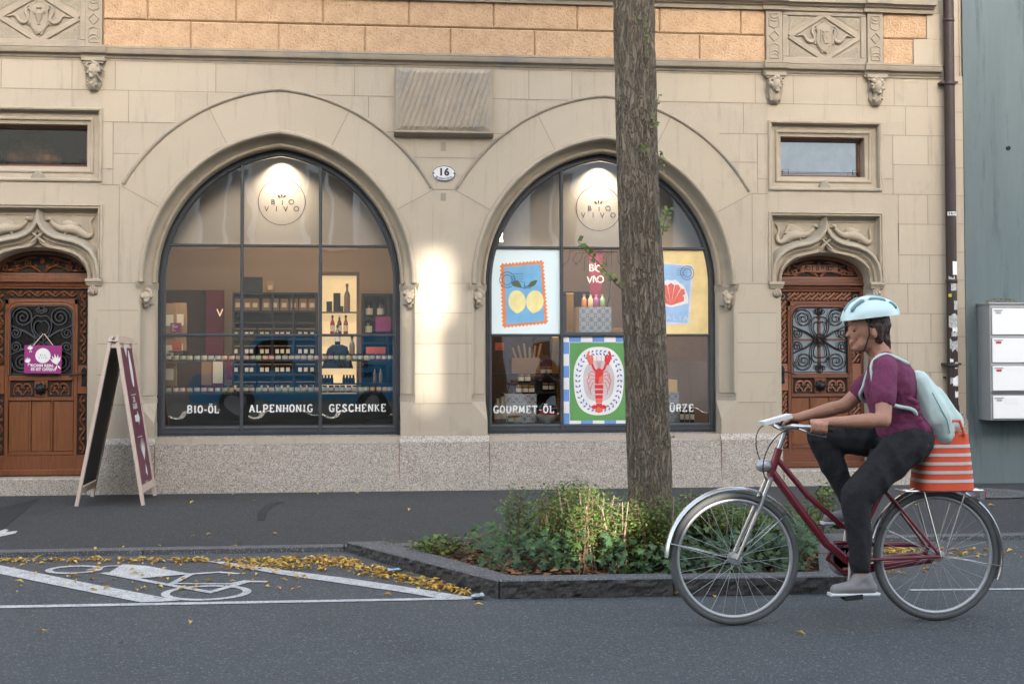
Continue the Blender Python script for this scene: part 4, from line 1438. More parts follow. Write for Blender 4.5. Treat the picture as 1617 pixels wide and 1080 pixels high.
    mb.tube([(hx, y-.016, 1.115), (hx, y-.055, 1.115), (hx-s*.03, y-.065, 1.118), (hx-s*.08, y-.062, 1.108), (hx-s*.125, y-.058, 1.092)], [.010, .009, .008, .0075, .006], 8)
    mb.lathe([(.009, 0), (.009, .006), (.004, .008)], (hx, y-.018, 1.04), 12, axis='y')
    mb.build('door_handle', 'iron', D)
    mb = MB()                                            # dark hall behind the left door; white backing added to brighten the right pane
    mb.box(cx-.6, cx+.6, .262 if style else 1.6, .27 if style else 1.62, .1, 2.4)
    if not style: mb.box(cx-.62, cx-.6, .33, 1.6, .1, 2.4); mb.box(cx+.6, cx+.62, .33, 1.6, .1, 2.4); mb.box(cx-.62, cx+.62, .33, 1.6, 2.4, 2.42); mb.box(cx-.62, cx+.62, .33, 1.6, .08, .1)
    mb.build('hall_or_backing', 'dark_room' if not style else 'door_backing', D)
    return D
door(DL, 0)
door(DR, 1)
# ================================================================== SHOP INTERIOR
ORD = ['first', 'second', 'third', 'fourth', 'fifth', 'sixth', 'seventh', 'eighth', 'ninth', 'tenth', 'eleventh', 'twelfth', 'thirteenth', 'fourteenth', 'fifteenth', 'sixteenth', 'seventeenth', 'eighteenth', 'nineteenth', 'twentieth']
def room(x0, x1, nm):
    mb = MB()
    yb = 2.7
    mb.box(x0, x1, yb, yb+.05, .3, 3.6)
    mb.box(x0-.05, x0, .27, yb, .3, 3.6)
    mb.box(x1, x1+.05, .27, yb, .3, 3.6)
    mb.box(x0, x1, .27, yb, 3.55, 3.6)
    r = mb.build('shop_room', 'shop_wall', B)
    mb = MB()
    mb.box(x0, x1, .27, yb, .28, .34)
    mb.build('shop_floor', 'shop_floor', r)
    return r
room1 = room(C1-1.5, C1+1.5, 'a')
room2 = room(C2-1.5, C2+1.5, 'b')
def lamp(nm, loc, e, size, col=(1, .72, .42), typ='AREA', rot=(0, 0, 0), spot=None, blend=.6):
    l = bpy.data.lights.new(nm, typ)
    l.energy = e
    l.color = col
    if typ == 'AREA': l.size = size
    else: l.shadow_soft_size = size
    if spot: l.spot_size = R_(spot); l.spot_blend = blend
    o = bpy.data.objects.new(nm, l)
    COL.objects.link(o)
    o.location = loc
    o.rotation_euler = rot
    return o
YP = .50                                                # blind panel behind the top row of panes
for c, a in ((C1, 445), (C2, 945)):
    mb = MB()
    mb.flat([p for p in clip_rect(arch(c, WR+.05, .6), c-2, c+2, 2.36, 4)], YP)
    mb.flat([p for p in clip_rect(arch(c, WR+.05, .6), c-2, c+2, 2.36, 4)], YP+.02, back=True)
    pb = mb.build('sign_board', 'panel', B)
    lc = P(a, 319 if a == 445 else 329, YP-.002)
    mb = MB()
    ring(mb, lc.x, lc.z, .232, .006, YP-.003)
    for ch, px, pz in (('B', 431, 319), ('I', 446, 320), ('O', 460, 319), ('V', 421, 330), ('I', 436.5, 330), ('V', 451, 330), ('O', 468, 330)):
        k = P(px+(a-445), pz+(10 if a != 445 else 0), YP-.003)
        text(mb, ch, (k.x, YP-.003, k.z), .052)
    for s, r in ((-1, .9), (0, 0), (1, -.9)):
        k = P(445+(a-445)+s*4.5, 309+(10 if a != 445 else 0)+abs(s)*1.0, YP-.003)
        mb.flat([(k.x+u*math.cos(r)-v*math.sin(r), k.z+u*math.sin(r)+v*math.cos(r)) for u, v in ((0, -.022), (.009, 0), (0, .022), (-.009, 0))], YP-.003)
    mb.build('round_logo', 'logo', pb)
    lamp('logo_spotlight', (lc.x+.0, YP-.13, 3.235 if a == 445 else 3.23), 6, .01, (1, .86, .66), 'SPOT', (R_(18), 0, 0), 110, 1.0)
    dl = lamp('added_display_fill', (c, .31, 2.364), 3.2, 1.6, (1, .82, .62), 'AREA', (R_(10), 0, 0))  # fill light added out of sight behind the transom to brighten the jars
    dl.data.shape = 'RECTANGLE'
    dl.data.size_y = .03
    lamp('shop_lamp', (c, 1.5, 3.5), 4.2, 1.2, (1, .74, .48))
    mb = MB()
    mb.tube([(c-1.1, 1.2, 3.42), (c+1.1, 1.2, 3.42)], .02, 6)
    for k in (-.8, -.2, .5):
        mb.lathe([(.05, 0), (.06, .12), (.02, .16)], (c+k, 1.2, 3.28), 12)
    mb.build('track_light', 'shelf_black', B)
# --- furniture: back shelves, illuminated niche, coloured wall panels
mb = MB()
a, b = P(262, 458, 2.2), P(325, 700, 2.2)
mb.box(a.x-.3, b.x, 2.2, 2.25, .34, a.z)
mb.build('brown_wall_panel', 'shop_brown', B)
mb = MB()
a, b = P(325, 458, 2.15), P(352, 700, 2.15)
mb.box(a.x, b.x, 2.15, 2.25, .34, a.z)
mp_ = mb.build('maroon_wall_panel', 'maroon', B)
mb = MB()
k = P(347, 494, 2.13)
text(mb, 'V', (k.x, 2.14, k.z), .085)
mb.build('letter', mat('letter_lit', (.8, .6, .3), emis=(1, .75, .4), estr=.15), mp_)
def bookcase(name, x0, x1, z0, z1, y0, y1, shelves, ups, label):
    mb = MB()
    t = .022
    mb.box(x0, x1, y1-.015, y1, z0, z1)
    mb.box(x0, x0+t, y0, y1-.015, z0, z1)
    mb.box(x1-t, x1, y0, y1-.015, z0, z1)
    mb.box(x0, x1, y0-.003, y1-.015, z1, z1+t)
    for u in ups: mb.box(u-t/2, u+t/2, y0, y1-.015, z0, z1)
    for z in shelves: mb.box(x0+t, x1-t, y0+.002, y1-.015, z-t, z)
    return tag(mb.build(name, 'shelf_black'), label, 'shelf')
YB = 1.9
q = lambda y, Y=YB, x=440: P(x, y, Y).z
xa, xb, xm = P(367, 500, YB).x, P(501, 500, YB).x, P(463, 500, YB).x
rows = [490, 508, 534, 561, 590, 618]
bookcase('bookcase', xa, xb, .34, q(465), YB, YB+.3, [q(r) for r in rows], [xm, P(430, 500, YB).x], 'black bookcase full of bags and jars standing at the back of the left shop window')
def jar_proto(color, r=.0305, h=.066, lid='lid_black'):
    t = thing('honey_jar', (0, 0, 0), None, 'jar')
    mb = MB()
    mb.lathe([(r*.8, 0), (r, .006), (r, h*.62), (r*.82, h*.74), (r*.6, h*.78), (r*.6, h*.82)], (0, 0, 0), 14)
    mb.build('jar_glass', color, t, smooth=True)
    mb = MB()
    mb.lathe([(r*.62, h*.80), (r*.78, h*.81), (r*.78, h), (r*.72, h*1.02)], (0, 0, 0), 14)
    mb.build('lid', lid, t)
    mb = MB()
    n = 7
    vs = []
    for i in range(n):
        an = -math.pi/2+(i/(n-1)-.5)*1.8
        for z in (h*.24, h*.70): vs.append(((r+.0015)*math.cos(an), (r+.0012)*math.sin(an), z))
    mb.add(vs, [(2*i, 2*i+2, 2*i+3, 2*i+1) for i in range(n-1)])
    mb.build('jar_label', 'label_cream', t)
    return t
JC = ['green', 'red', 'teal', 'cream', 'purple', 'orange', 'blue', 'pink']
PROTO = {c: jar_proto('jar_'+c) for c in JC}
used = set()
def put(proto, loc, label, group, cat=None):
    if proto.name in used: o = dup(proto, loc, label, group)
    else:
        used.add(proto.name)
        o = proto
        o.location = loc
        WLOC[o.name] = Vector(loc)
        o['label'] = label
        o['group'] = group
    if cat: o['category'] = cat
    return o
YS = .50
ztop, zlow = P(440, 569.5, YS).z, P(440, 619.5, YS).z
mb = MB()
for z in (ztop, zlow): mb.box(C1-1.08, C1+1.08, YS-.06, YS+.06, z-.008, z)
mb.build('glass_shelf', mat('shelf_glass', (.08, .12, .13), .2), B)
random.seed(21)
for z, nm in ((ztop, 'upper'), (zlow, 'lower')):
    for pi, (a, b, n, pane) in enumerate(((267, 377, 11, 'left'), (388, 501, 12, 'middle'), (513, 617, 12, 'right'))):
        for i in range(n):
            x = P(a+(b-a)*i/(n-1), 600, YS).x+(random.random()-.5)*.008
            c = random.choice(JC)
            put(PROTO[c], (x, YS-.01+(random.random()-.5)*.02, z),
                '%s honey jar, %s from left on the %s glass shelf, %s pane' % (c, ORD[i], nm, pane), 'honey jars in rows on the glass shelves')
# grey base cloth below shelves
mb = MB()
mb.box(C1-1.1, C1+1.1, .62, .66, .34, P(440, 622, .62).z)
mb.build('display_base', 'grey_base', B)
mb = MB()
mb.box(C1-1.13, C1+1.13, .27, .62, .60, .612)
mb.box(C2-1.12, C2+1.12, .27, .95, .60, .612)
mb.build('window_board', 'grey_base', B)
# small tubs on bookcase shelves
def tub():
    t = thing('storage_tub', (0, 0, 0), None, 'tub')
    mb = MB()
    mb.box(-.042, .042, -.04, .04, 0, .095, c=.004)
    mb.build('tub_body', 'bottle_dark', t)
    mb = MB()
    mb.box(-.019, .019, -.044, -.041, .022, .066)
    mb.build('tub_label', 'label_cream', t)
    mb = MB()
    mb.box(-.044, .044, -.043, .043, .095, .108, c=.003)
    mb.build('lid', 'kraft', t)
    return t
TUB = tub()
for ri, r in enumerate(rows[2:]):
    for i, px in enumerate((373, 390, 397.5, 414, 422, 438, 446, 455, 474, 483, 493)):
        x = P(px, r, YB+.06).x
        put(TUB, (x, YB+.06, q(r)), 'dark labelled tub, %s from left in the %s row of the black bookcase' % (ORD[i], ['top tub', 'second tub', 'third tub', 'lowest tub'][ri]), 'labelled tubs in the bookcase')
def bag(w_=.085, h=.13, m='kraft', lab='label_cream'):
    t = thing('paper_bag', (0, 0, 0), None, 'bag')
    mb = MB()
    vs = [(-w_/2, -.03, 0), (w_/2, -.03, 0), (w_/2, .03, 0), (-w_/2, .03, 0), (-w_*.52, -.028, h*.5), (w_*.52, -.028, h*.5), (w_*.52, .028, h*.5), (-w_*.52, .028, h*.5), (-w_*.47, -.004, h), (w_*.47, -.004, h), (w_*.47, .004, h), (-w_*.47, .004, h)]
    mb.add(vs, [(0, 1, 5, 4), (1, 2, 6, 5), (2, 3, 7, 6), (3, 0, 4, 7), (4, 5, 9, 8), (5, 6, 10, 9), (6, 7, 11, 10), (7, 4, 8, 11), (8, 9, 10, 11), (3, 2, 1, 0)])
    mb.build('bag_body', m, t)
    mb = MB()
    mb.box(-w_*.3, w_*.3, -.036, -.030, h*.25, h*.62)
    mb.build('bag_label', lab, t)
    return t
BAG = bag()
for i, px in enumerate((376, 391, 403, 420.5, 434, 449, 464, 479, 493)):
    x = P(px, 489, YB+.06).x
    put(BAG, (x, YB+.06, q(490)), 'brown labelled bag, %s from left in the top row of the black bookcase' % ORD[i], 'paper bags in the top of the bookcase')
put(BAG, (P(427, 466, YB+.1).x, YB+.1, q(465)+.022), 'brown paper bag standing alone on top of the black bookcase', 'paper bags in the shop')
mb = MB()
x = P(395, 466, YB).x
mb.box(x-.10, x+.12, YB+.05, YB+.2, q(465)+.023, q(465)+.023+.17, c=.006)
tag(mb.build('black_box', 'shelf_black'), 'square black box on top of the bookcase behind the left mullion', 'box')
# big pouches at the left edge of window
PO = bag(.13, .30)
for i, (px, py, Y) in enumerate(((268, 527, .62), (284, 526, .66), (268, 575, .62), (283, 572, .66), (268, 612, .62))):
    p = P(px, py, Y)
    put(PO, tuple(p), ['brown pouch at the left window edge behind the purple card', 'taller brown pouch beside the purple card at the left window edge', 'brown pouch at the left edge just under the window crossbar', 'brown pouch behind the orange square card', 'lowest brown pouch at the left window edge'][i], 'brown pouches at the left edge of the window')
mb = MB()
mb.box(C1-1.10, C1-.86, .58, .74, ztop+.10-.012, ztop+.10)
mb.build('pouch_shelf', 'shelf_black', B)
def card(name, px0, py0, px1, py1, Y, m, label, cat='card'):
    a, b = P(px0, py1, Y), P(px1, py0, Y)
    mb = MB()
    mb.box(a.x, b.x, Y, Y+.003, a.z, b.z)
    return tag(mb.build(name, m), label, cat)
c1_ = card('price_card', 269, 510, 286.5, 525, .42, 'purple', 'purple card with white print standing by the brown pouches at the far left', 'card')
mb = MB()
for i, (w_, zz) in enumerate(((.03, .075), (.06, .060), (.055, .050), (.025, .033), (.04, .018))):
    a = P(271, 525, .42)
    mb.box(a.x, a.x+w_, .417, .419, a.z+zz-.003, a.z+zz+.002)
mb.build('card_print', 'vinyl', c1_)
c2_ = card('notice_card', 271.5, 540, 287, 554.5, .262, 'orange_card', 'orange square card with small print stuck inside the left arched window')
mb = MB()
a = P(271.5, 554.5, .262)
text(mb, 'OPEN', (a.x+.048, .2605, a.z+.022), .018, bold=.01)
mb.build('card_print', 'maroon', c2_)
c3_ = card('notice_card', 782, 541, 796, 553, .262, 'orange_card', 'orange square card with small print stuck inside the right arched window')
mb = MB()
a = P(782, 553, .262)
text(mb, 'OPEN', (a.x+.043, .2605, a.z+.018), .014, bold=.01)
mb.build('card_print', 'maroon', c3_)
card('purple_card', 593, 500, 617, 524, .60, 'purple', 'blank purple square card before the dark bottles in the left window')
a, b = P(596, 521, .60), P(614, 503, .60)
# illuminated niche
YN = 1.55
x0, x1, z0, z1 = P(507, 500, YN).x, P(563, 500, YN).x, .34, P(540, 434, YN).z
mb = MB()
mb.box(x0, x1, YN+.20, YN+.22, z0, z1)
mb.build('lit_niche', 'niche_glow', B)
mb = MB()
mb.box(x0-.03, x0, YN, YN+.22, z0, z1)
mb.box(x1, x1+.03, YN, YN+.22, z0, z1)
mb.box(x0-.03, x1+.03, YN, YN+.22, z1, z1+.03)
for y in (492, 528, 566, 605): mb.box(x0, x1, YN+.02, YN+.2, P(540, y, YN).z-.012, P(540, y, YN).z)
mb.build('niche_frame', 'niche_frame', B)
def bottle(m='bottle_dark', h=.26, r=.035, neck=.011, capm='lid_black', lab='label_cream', name='bottle', sq=False):
    t = thing(name, (0, 0, 0), None, 'bottle')
    mb = MB()
    mb.lathe([(r*.9, 0), (r, .008), (r, h*.58), (r*.75, h*.68), (neck, h*.76), (neck, h*.92)], (0, 0, 0), 14)
    mb.build('bottle_glass', m, t, smooth=True)
    mb = MB()
    mb.lathe([(neck*1.25, h*.90), (neck*1.25, h), (neck*.9, h*1.005)], (0, 0, 0), 10)
    mb.build('cap', capm, t)
    if lab:
        mb = MB()
        vs = []
        for i in range(7):
            an = -math.pi/2+(i/6-.5)*2.2
            for z in (h*.16, h*.48): vs.append(((r+.0015)*math.cos(an), (r+.0015)*math.sin(an), z))
        mb.add(vs, [(2*i, 2*i+2, 2*i+3, 2*i+1) for i in range(6)])
        mb.build('bottle_label', lab, t)
    return t
n1, n2, n3 = P(540, 492, YN).z, P(540, 528, YN).z, P(540, 566, YN).z
def nb(px, z, proto, label): put(proto, (P(px, 500, YN+.08).x, YN+.08, z), label, 'goods in the lit niche')
TB = bottle('bottle_clear', .30, .032, .012, 'lid_wood', 'kraft')
nb(548, n1, TB, 'tall slim clear bottle at the right of the upper niche shelf')
RB = bottle('bottle_red', .205, .024, .010)
nb(525, n2, RB, 'small red bottle at the left of the middle niche shelf')
nb(546, n2, RB, 'small red bottle at the right of the middle niche shelf')
WB = bottle('bottle_dark', .205, .024, .010, 'white')
nb(536, n2, WB, 'small dark bottle with a white cap between the two red bottles')
TB2 = bottle('bottle_clear', .24, .030, .013, 'lid_wood', 'kraft')
nb(556, n3, TB2, 'patterned slim bottle low in the lit niche at right')
for px, w_, h_, l in ((520, .06, .11, 'small square dark carton at the left of the upper niche shelf'), (532, .075, .20, 'tall dark carton in the middle of the upper niche shelf'), (538.5, .05, .06, 'tiny dark carton beside the tall carton in the niche')):
    x = P(px, 500, YN+.08).x
    mb = MB()
    mb.box(x-w_/2, x+w_/2, YN+.05, YN+.11, n1, n1+h_, c=.003)
    tag(mb.build('carton', 'shelf_black'), l, 'carton')
# stacked dark display with bottle in front of the niche
x = P(533, 560, .9).x
zz = P(533, 566, .9).z
mb = MB()
mb.prism([(x-.16, zz-.10), (x+.16, zz-.10), (x+.10, zz+.12), (x+.05, zz+.14), (x-.05, zz+.14), (x-.10, zz+.10)], .85, 1.0, 0, .01)
tag(mb.build('display_riser', 'shelf_black'), 'black faceted display riser in front of the lit niche', 'riser')
put(bottle('bottle_dark', .20, .028, .011), (x, .92, zz+.14), 'dark bottle on the black faceted riser', 'dark bottles')
for i in range(7):
    pass
# right dark shelf with bottles
x0, x1 = P(571, 500, YN).x, P(640, 500, YN).x
bookcase('bookcase', x0, x1, .34, P(600, 467, YN).z, YN, YN+.28, [P(600, y, YN).z for y in (502, 540, 572, 606)], [P(613, 500, YN).x], 'dark shelf unit holding spirit bottles at the right of the left shop window')
DB = bottle('bottle_dark', .22, .042, .013)
YR = YN+.1
nbn = 0
for px, py, l in ((583, 502, 'dark bottle with a cream label at the left of the upper bottle shelf'), (601, 502, 'dark bottle with a cream label at the right of the upper bottle shelf'),
                  (582, 530, 'dark bottle with a cream label beside the purple card')):
    put(DB, (P(px, py, YR).x, YR, P(px, py, YN).z), l, 'dark bottles')
SB = bottle('bottle_clear', .16, .018, .008, 'lid_black', 'kraft')
for px, l in ((592, 'slim amber bottle low on the dark shelf, left of a pair'), (601, 'slim amber bottle low on the dark shelf, right of a pair')):
    put(SB, (P(px, 605, .95).x, .95, P(px, 605, .95).z), l, 'slim bottles')
mb = MB()
a, b = P(578, 560, 1.0), P(609, 551, 1.0)
mb.box(a.x, b.x, 1.0, 1.1, a.z, b.z+.02, c=.004)
tag(mb.build('gift_box', 'orange_card'), 'flat orange gift box behind the upper jar row at right', 'box')
mb = MB()
mb.box(P(575, 560, 1.0).x-.2, P(612, 560, 1.0).x, .98, 1.3, a.z-.014, a.z)
mb.box(P(575, 560, .93).x-.5, P(612, 560, .93).x+.05, .90, 1.05, P(590, 605, .95).z-.014, P(590, 605, .95).z)
mb.build('inner_shelf', 'shelf_black', B)
VI = bottle('bottle_dark', .085, .016, .010, 'lid_black', None)
for i, px in enumerate((509, 514, 519, 524, 543, 548, 553, 558)):
    put(VI, (P(px, 604, .95).x, .96, P(px, 605, .95).z), 'tiny black vial, %s from the left in the row between the two jar shelves' % ORD[i], 'black vials')
# things at the far left: leaning boards, leaflets
for i, (px0, py0, px1, py1, m, l) in enumerate(((318, 570, 334, 608, 'kraft', 'brown leaflet standing between the jar rows at left'), (336, 565, 352, 605, 'label_cream', 'cream booklet standing between the jar rows at left'), (357, 560, 366, 600, 'maroon', 'dark red booklet standing left of the bookcase'))):
    card('booklet', px0, py0, px1, py1, 1.0, m, l, 'booklet')
# ---------------- window lettering (serif, white)
SER = {
 'B': [((.15,0),(.15,1)),((.15,1),(.55,1),(.72,.88),(.72,.64),(.55,.53),(.15,.53)),((.55,.53),(.78,.40),(.78,.13),(.58,0),(.15,0))],
 'I': [((.3,0),(.3,1))],
 'O': [((.45,0),(.2,.12),(.1,.5),(.2,.88),(.45,1),(.7,.88),(.8,.5),(.7,.12),(.45,0))],
 '-': [((.1,.4),(.5,.4))],
 'L': [((.2,0),(.2,1)),((.2,0),(.7,0),(.7,.22))],
 'A': [((.1,0),(.42,1)),((.42,1),(.78,0)),((.2,.33),(.66,.33))],
 'P': [((.2,0),(.2,1)),((.2,1),(.58,1),(.76,.86),(.76,.6),(.58,.46),(.2,.46))],
 'E': [((.2,0),(.2,1)),((.2,1),(.7,1),(.7,.8)),((.2,.52),(.58,.52)),((.2,0),(.72,0),(.72,.2))],
 'N': [((.15,0),(.15,1)),((.15,1),(.75,0)),((.75,0),(.75,1))],
 'H': [((.17,0),(.17,1)),((.77,0),(.77,1)),((.17,.5),(.77,.5))],
 'G': [((.78,.8),(.66,.95),(.45,1),(.2,.88),(.1,.5),(.2,.12),(.45,0),(.74,.08),(.76,.42)),((.52,.42),(.9,.42))],
 'S': [((.68,.78),(.6,.96),(.4,1),(.18,.88),(.2,.62),(.62,.42),(.68,.16),(.45,0),(.22,.04),(.14,.22))],
 'C': [((.76,.8),(.66,.95),(.45,1),(.2,.88),(.1,.5),(.2,.12),(.45,0),(.68,.05),(.78,.2))],
 'K': [((.18,0),(.18,1)),((.72,1),(.2,.45)),((.35,.6),(.78,0))],
 'U': [((.15,1),(.15,.25),(.3,.02),(.45,0),(.62,.02),(.75,.25),(.75,1))],
 'R': [((.2,0),(.2,1)),((.2,1),(.56,1),(.72,.87),(.72,.64),(.56,.52),(.2,.52)),((.46,.52),(.8,0))],
 'M': [((.12,0),(.16,1)),((.16,1),(.5,.15)),((.5,.15),(.84,1)),((.84,1),(.88,0))],
 'T': [((.42,0),(.42,1)),((.08,.8),(.08,1),(.76,1),(.76,.8))],
 'W': [((.06,1),(.28,0)),((.28,0),(.5,.85)),((.5,.85),(.72,0)),((.72,0),(.96,1))],
 'Z': [((.14,.8),(.14,1),(.7,1)),((.7,1),(.12,0)),((.12,0),(.72,0),(.72,.22))]}
def serif(s, x0, x1, zc, h, Y, parent, name='window_lettering'):
    mb = MB()
    adv = {'I': .6, '-': .6, 'W': 1.1, 'M': 1.05}
    tot = sum(adv.get({'Ö': 'O', 'Ü': 'U'}.get(c, c), .9)+.14 for c in s)-.14
    k = (x1-x0)/tot
    x = x0
    lay = 0
    for c in s:
        b = {'Ö': 'O', 'Ü': 'U'}.get(c, c)
        for st_ in SER[b]:
            pts = [(x+p[0]*k, zc+(p[1]-.5)*h) for p in st_]
            lay += 1
            steep = abs(st_[0][1]-st_[-1][1]) > .7 and len(st_) == 2
            ribbon2(mb, pts, h*(.19 if steep or len(st_) > 5 else .13), Y-.00002*lay)
            if steep:
                for e in (st_[0], st_[-1]):
                    if b in 'NM' and e in ((.75, 0), (.5, .15), (.15, 1)): continue
                    if b == 'A' and e == (.42, 1): continue
                    lay += 1
                    cx_, cz_ = x+e[0]*k, zc+(e[1]-.5)*h
                    dz = h*.045*(1 if e[1] < .5 else -1)
                    ribbon2(mb, [(cx_-.15*k, cz_+dz), (cx_+.15*k, cz_+dz)], h*.10, Y-.00002*lay)
        if c in 'ÖÜ':
            for d in (.28, .62):
                mb.flat(circle(x+d*k, zc+.72*h, h*.09, None, 10), Y-.00002*lay)
        x += (adv.get(b, .9)+.14)*k
    o = mb.build(name, 'vinyl', B)
    return o
YG = .2445
for s, a, b, y in (('BIO-ÖL', 295.5, 346.5, 646.3), ('ALPENHONIG', 393.5, 494, 645), ('GESCHENKE', 519.5, 610, 644.3), ('GOURMET-ÖL', 779, 876, 646.5), ('GEWÜRZE', 1025, 1096, 644.3)):
    p, q2 = P(a, y, YG), P(b, y, YG)
    serif(s, p.x, q2.x, p.z, .068, YG, B)
# ================================================================== SECOND WINDOW DISPLAY
inner2 = arch(C2, WR-.045, .612, 30)
YQ = .2425
def layer(mb, pts, k, mi): mb.flat(pts, YQ-.0008*k, mi)
def pw(pts, Y=YQ): return [(P(x, y, Y).x, P(x, y, Y).z) for x, y in pts]
# lemon poster in the middle left pane
mb = MB()
sheet = clip_rect(inner2, C2-WR, C2-.395-.012, 1.497, 2.342)
mb.prism(sheet, YQ, YQ+.003, 0)
def scallop(c, n=14, m_=18, r=.016):               # perforated stamp outline from four corners
    out = []
    for i in range(4):
        a, b = Vector(c[i]), Vector(c[(i+1) % 4])
        k = n if i % 2 == 0 else m_
        for j in range(k):
            t0 = a.lerp(b, (j+.5)/k)
            d = (b-a).normalized()
            nn = Vector((d.y, -d.x))
            for an in (0, 45, 90, 135, 180):
                out.append(tuple(t0-d*(r*math.cos(R_(an)))*.85+nn*r*math.sin(R_(an))*.9))
    return out
cor = pw([(792, 517), (865, 507), (857, 412), (784.5, 417)][::1])
cor = ccw([(p[0], p[1]) for p in pw([(794.5, 516.5), (864, 510), (857, 412.5), (791, 418)])])
layer(mb, scallop(cor, 12, 16, .0135), 1, 1)
layer(mb, pw([(799.5, 512.5), (860, 507), (853, 417), (796.5, 421.5)]), 2, 2)
def lemon(cx, cy, s):
    pts = []
    for i in range(28):
        a = 2*math.pi*i/28
        r = 1+.10*math.exp(-((a-4.6)/.22)**2)
        u, v = 13.8*math.cos(a)*r, 17.5*math.sin(a)*r
        t = .10*s
        pts.append((cx+u*math.cos(t)-v*math.sin(t), cy-(u*math.sin(t)+v*math.cos(t))))
    return pw(pts)
layer(mb, lemon(816.5, 476, 1), 3, 3)
layer(mb, lemon(844.5, 476, -1), 3.2, 3)
for q3 in ([(807, 447), (812, 443), (818, 443), (822, 449), (824, 455), (817, 453.5), (811, 452)], [(832, 453), (838, 445), (845, 442.5), (849, 443), (845, 450), (839, 453.5)]): layer(mb, pw(q3), 4, 4)
for ln in ([(820, 452), (828, 456), (828, 445)], [(828, 456), (833, 451)], [(828, 450), (831, 455), (838, 455)]): ribbon2(mb, pw(ln), .006, YQ-.004, 5)
for r in (13, 8.5):
    c_ = P(801, 442, YQ)
    ring(mb, c_.x, c_.z, r/164, .006, YQ-.0045, 5, 36)
for k in range(4): ribbon2(mb, pw([(806+i*4, 432+k*4+(1.5 if i % 2 else 0)) for i in range(6)]), .004, YQ-.0048-.0001*k, 5)
for i, (ch, px) in enumerate(zip('SUMMER', (800, 810, 821, 832.5, 843, 852))):
    c_ = P(px, 428.5-i*.7, YQ)
    text(mb, ch, (c_.x, YQ-.003, c_.z), .062, mi=6)
tag(mb.build('lemon_poster', ['poster_pale', 'poster_orange', 'poster_blue', 'poster_lemon', 'poster_olive', 'poster_ink', 'poster_text']), 'pale poster of two yellow lemons on an orange-edged blue stamp, stuck on the right window', 'poster')
# shell poster at the right
mb = MB()
sheet = clip_rect(inner2, C2+.40+.012, C2+WR, 1.497, 2.342)
mb.prism(sheet, YQ, YQ+.003, 0)
cor = ccw(pw([(1020, 515), (1088, 511), (1094, 420.5), (1030, 414)]))
layer(mb, scallop(cor, 12, 16, .0135), 1, 1)
layer(mb, pw([(1024, 507), (1086, 510), (1092, 421), (1034, 416)]), 2, 2)
hc = (1059.5, 483)
shell = [(hc[0]-3, hc[1]+2)]+[(hc[0]+27.5*math.sin(R_(a))*1.0, hc[1]-8-33*math.cos(R_(a))*(1.0 if abs(a) < 70 else .8)+1.2*math.cos(R_(a*12))) for a in range(-100, 101, 8)]+[(hc[0]+3, hc[1]+2)]
layer(mb, pw(shell), 3, 3)
for a in range(-75, 76, 25):
    c0, c1 = math.sin(R_(a)), math.cos(R_(a))
    w0 = 11.5
    a0, a1 = R_(a-w0), R_(a+w0)
    rr = 29 if abs(a) < 70 else 23
    q3 = [(hc[0]+1*math.sin(a0), hc[1]-1), (hc[0]+rr*math.sin(a0)*.88, hc[1]-6-rr*math.cos(a0)*.93), (hc[0]+rr*c0*.93, hc[1]-8-rr*c1*.98), (hc[0]+rr*math.sin(a1)*.88, hc[1]-6-rr*math.cos(a1)*.93), (hc[0]+1*math.sin(a1), hc[1]-1)]
    layer(mb, pw(q3), 4+a*.001, 4)
c_ = P(1085, 431, YQ)
for r in (11.5, 7.5): ring(mb, c_.x, c_.z, r/164, .005, YQ-.0045, 5, 36)
for k in range(4): ribbon2(mb, pw([(1068+i*3.5, 424+k*3.2+(1.2 if i % 2 else 0)) for i in range(6)]), .003, YQ-.0048-.0001*k, 5)
for i, ch in enumerate('ITALIA'):
    c_ = P(1038+i*9, 500+i*.5, YQ)
    text(mb, ch, (c_.x, YQ-.003, c_.z), .05, mi=6)
tag(mb.build('shell_poster', ['poster_yellow', 'poster_lilac', 'poster_sky', 'poster_oval', 'poster_coral', 'poster_ink', 'poster_lilac']), 'yellow poster with a coral shell, on the right window behind the tree', 'poster')
# lobster poster in the bottom middle pane
mb = MB()
x0, x1, z0, z1 = C2-.395+.012, C2+.40-.012, .612, 1.477
mb.prism([(x0, z0), (x1, z0), (x1, z1), (x0, z1)], YQ, YQ+.003, 0)
cs = P(904, 600, YQ).x-P(892, 600, YQ).x
xs0 = x0
cell = (x1-x0)/6.6
i = 0
nz_ = int((z1-z0)/cell)+1
for i in range(8):
    for j in range(nz_+1):
        if (i+j) % 2: continue
        a, b = xs0+(i-.45)*cell, xs0+(i+.55)*cell
        c_, d = z0+(j-.1)*cell, z0+(j+.9)*cell
        a, b, c_, d = max(a, x0), min(b, x1), max(c_, z0), min(d, z1)
        if b > a and d > c_: layer(mb, [(a, c_), (b, c_), (b, d), (a, d)], 1, 1)
g_ = pw([(900, 664), (990, 664), (990, 541), (900, 541)])
gx0, gz0, gz1 = g_[0][0], g_[0][1], g_[2][1]
gx1 = x1-.09
layer(mb, [(gx0, gz0), (gx1, gz0), (gx1, gz1), (gx0, gz1)], 2, 2)
ocx, ocz, orx, orz = P(945.5, 600, YQ).x, P(945.5, 601.5, YQ).z, .252, .338
ov = []
for i in range(56):
    a = 2*math.pi*i/56
    k = 1/((abs(math.cos(a))**2.5+abs(math.sin(a))**2.5)**(1/2.5))
    ov.append((ocx+orx*math.cos(a)*k*(1+.012*math.sin(5*a)), ocz+orz*math.sin(a)*k))
layer(mb, ov, 3, 3)
layer(mb, [(ocx+(x-ocx)*.62, ocz+(z-ocz)*.60) for x, z in ov], 4, 4)
nW = 34
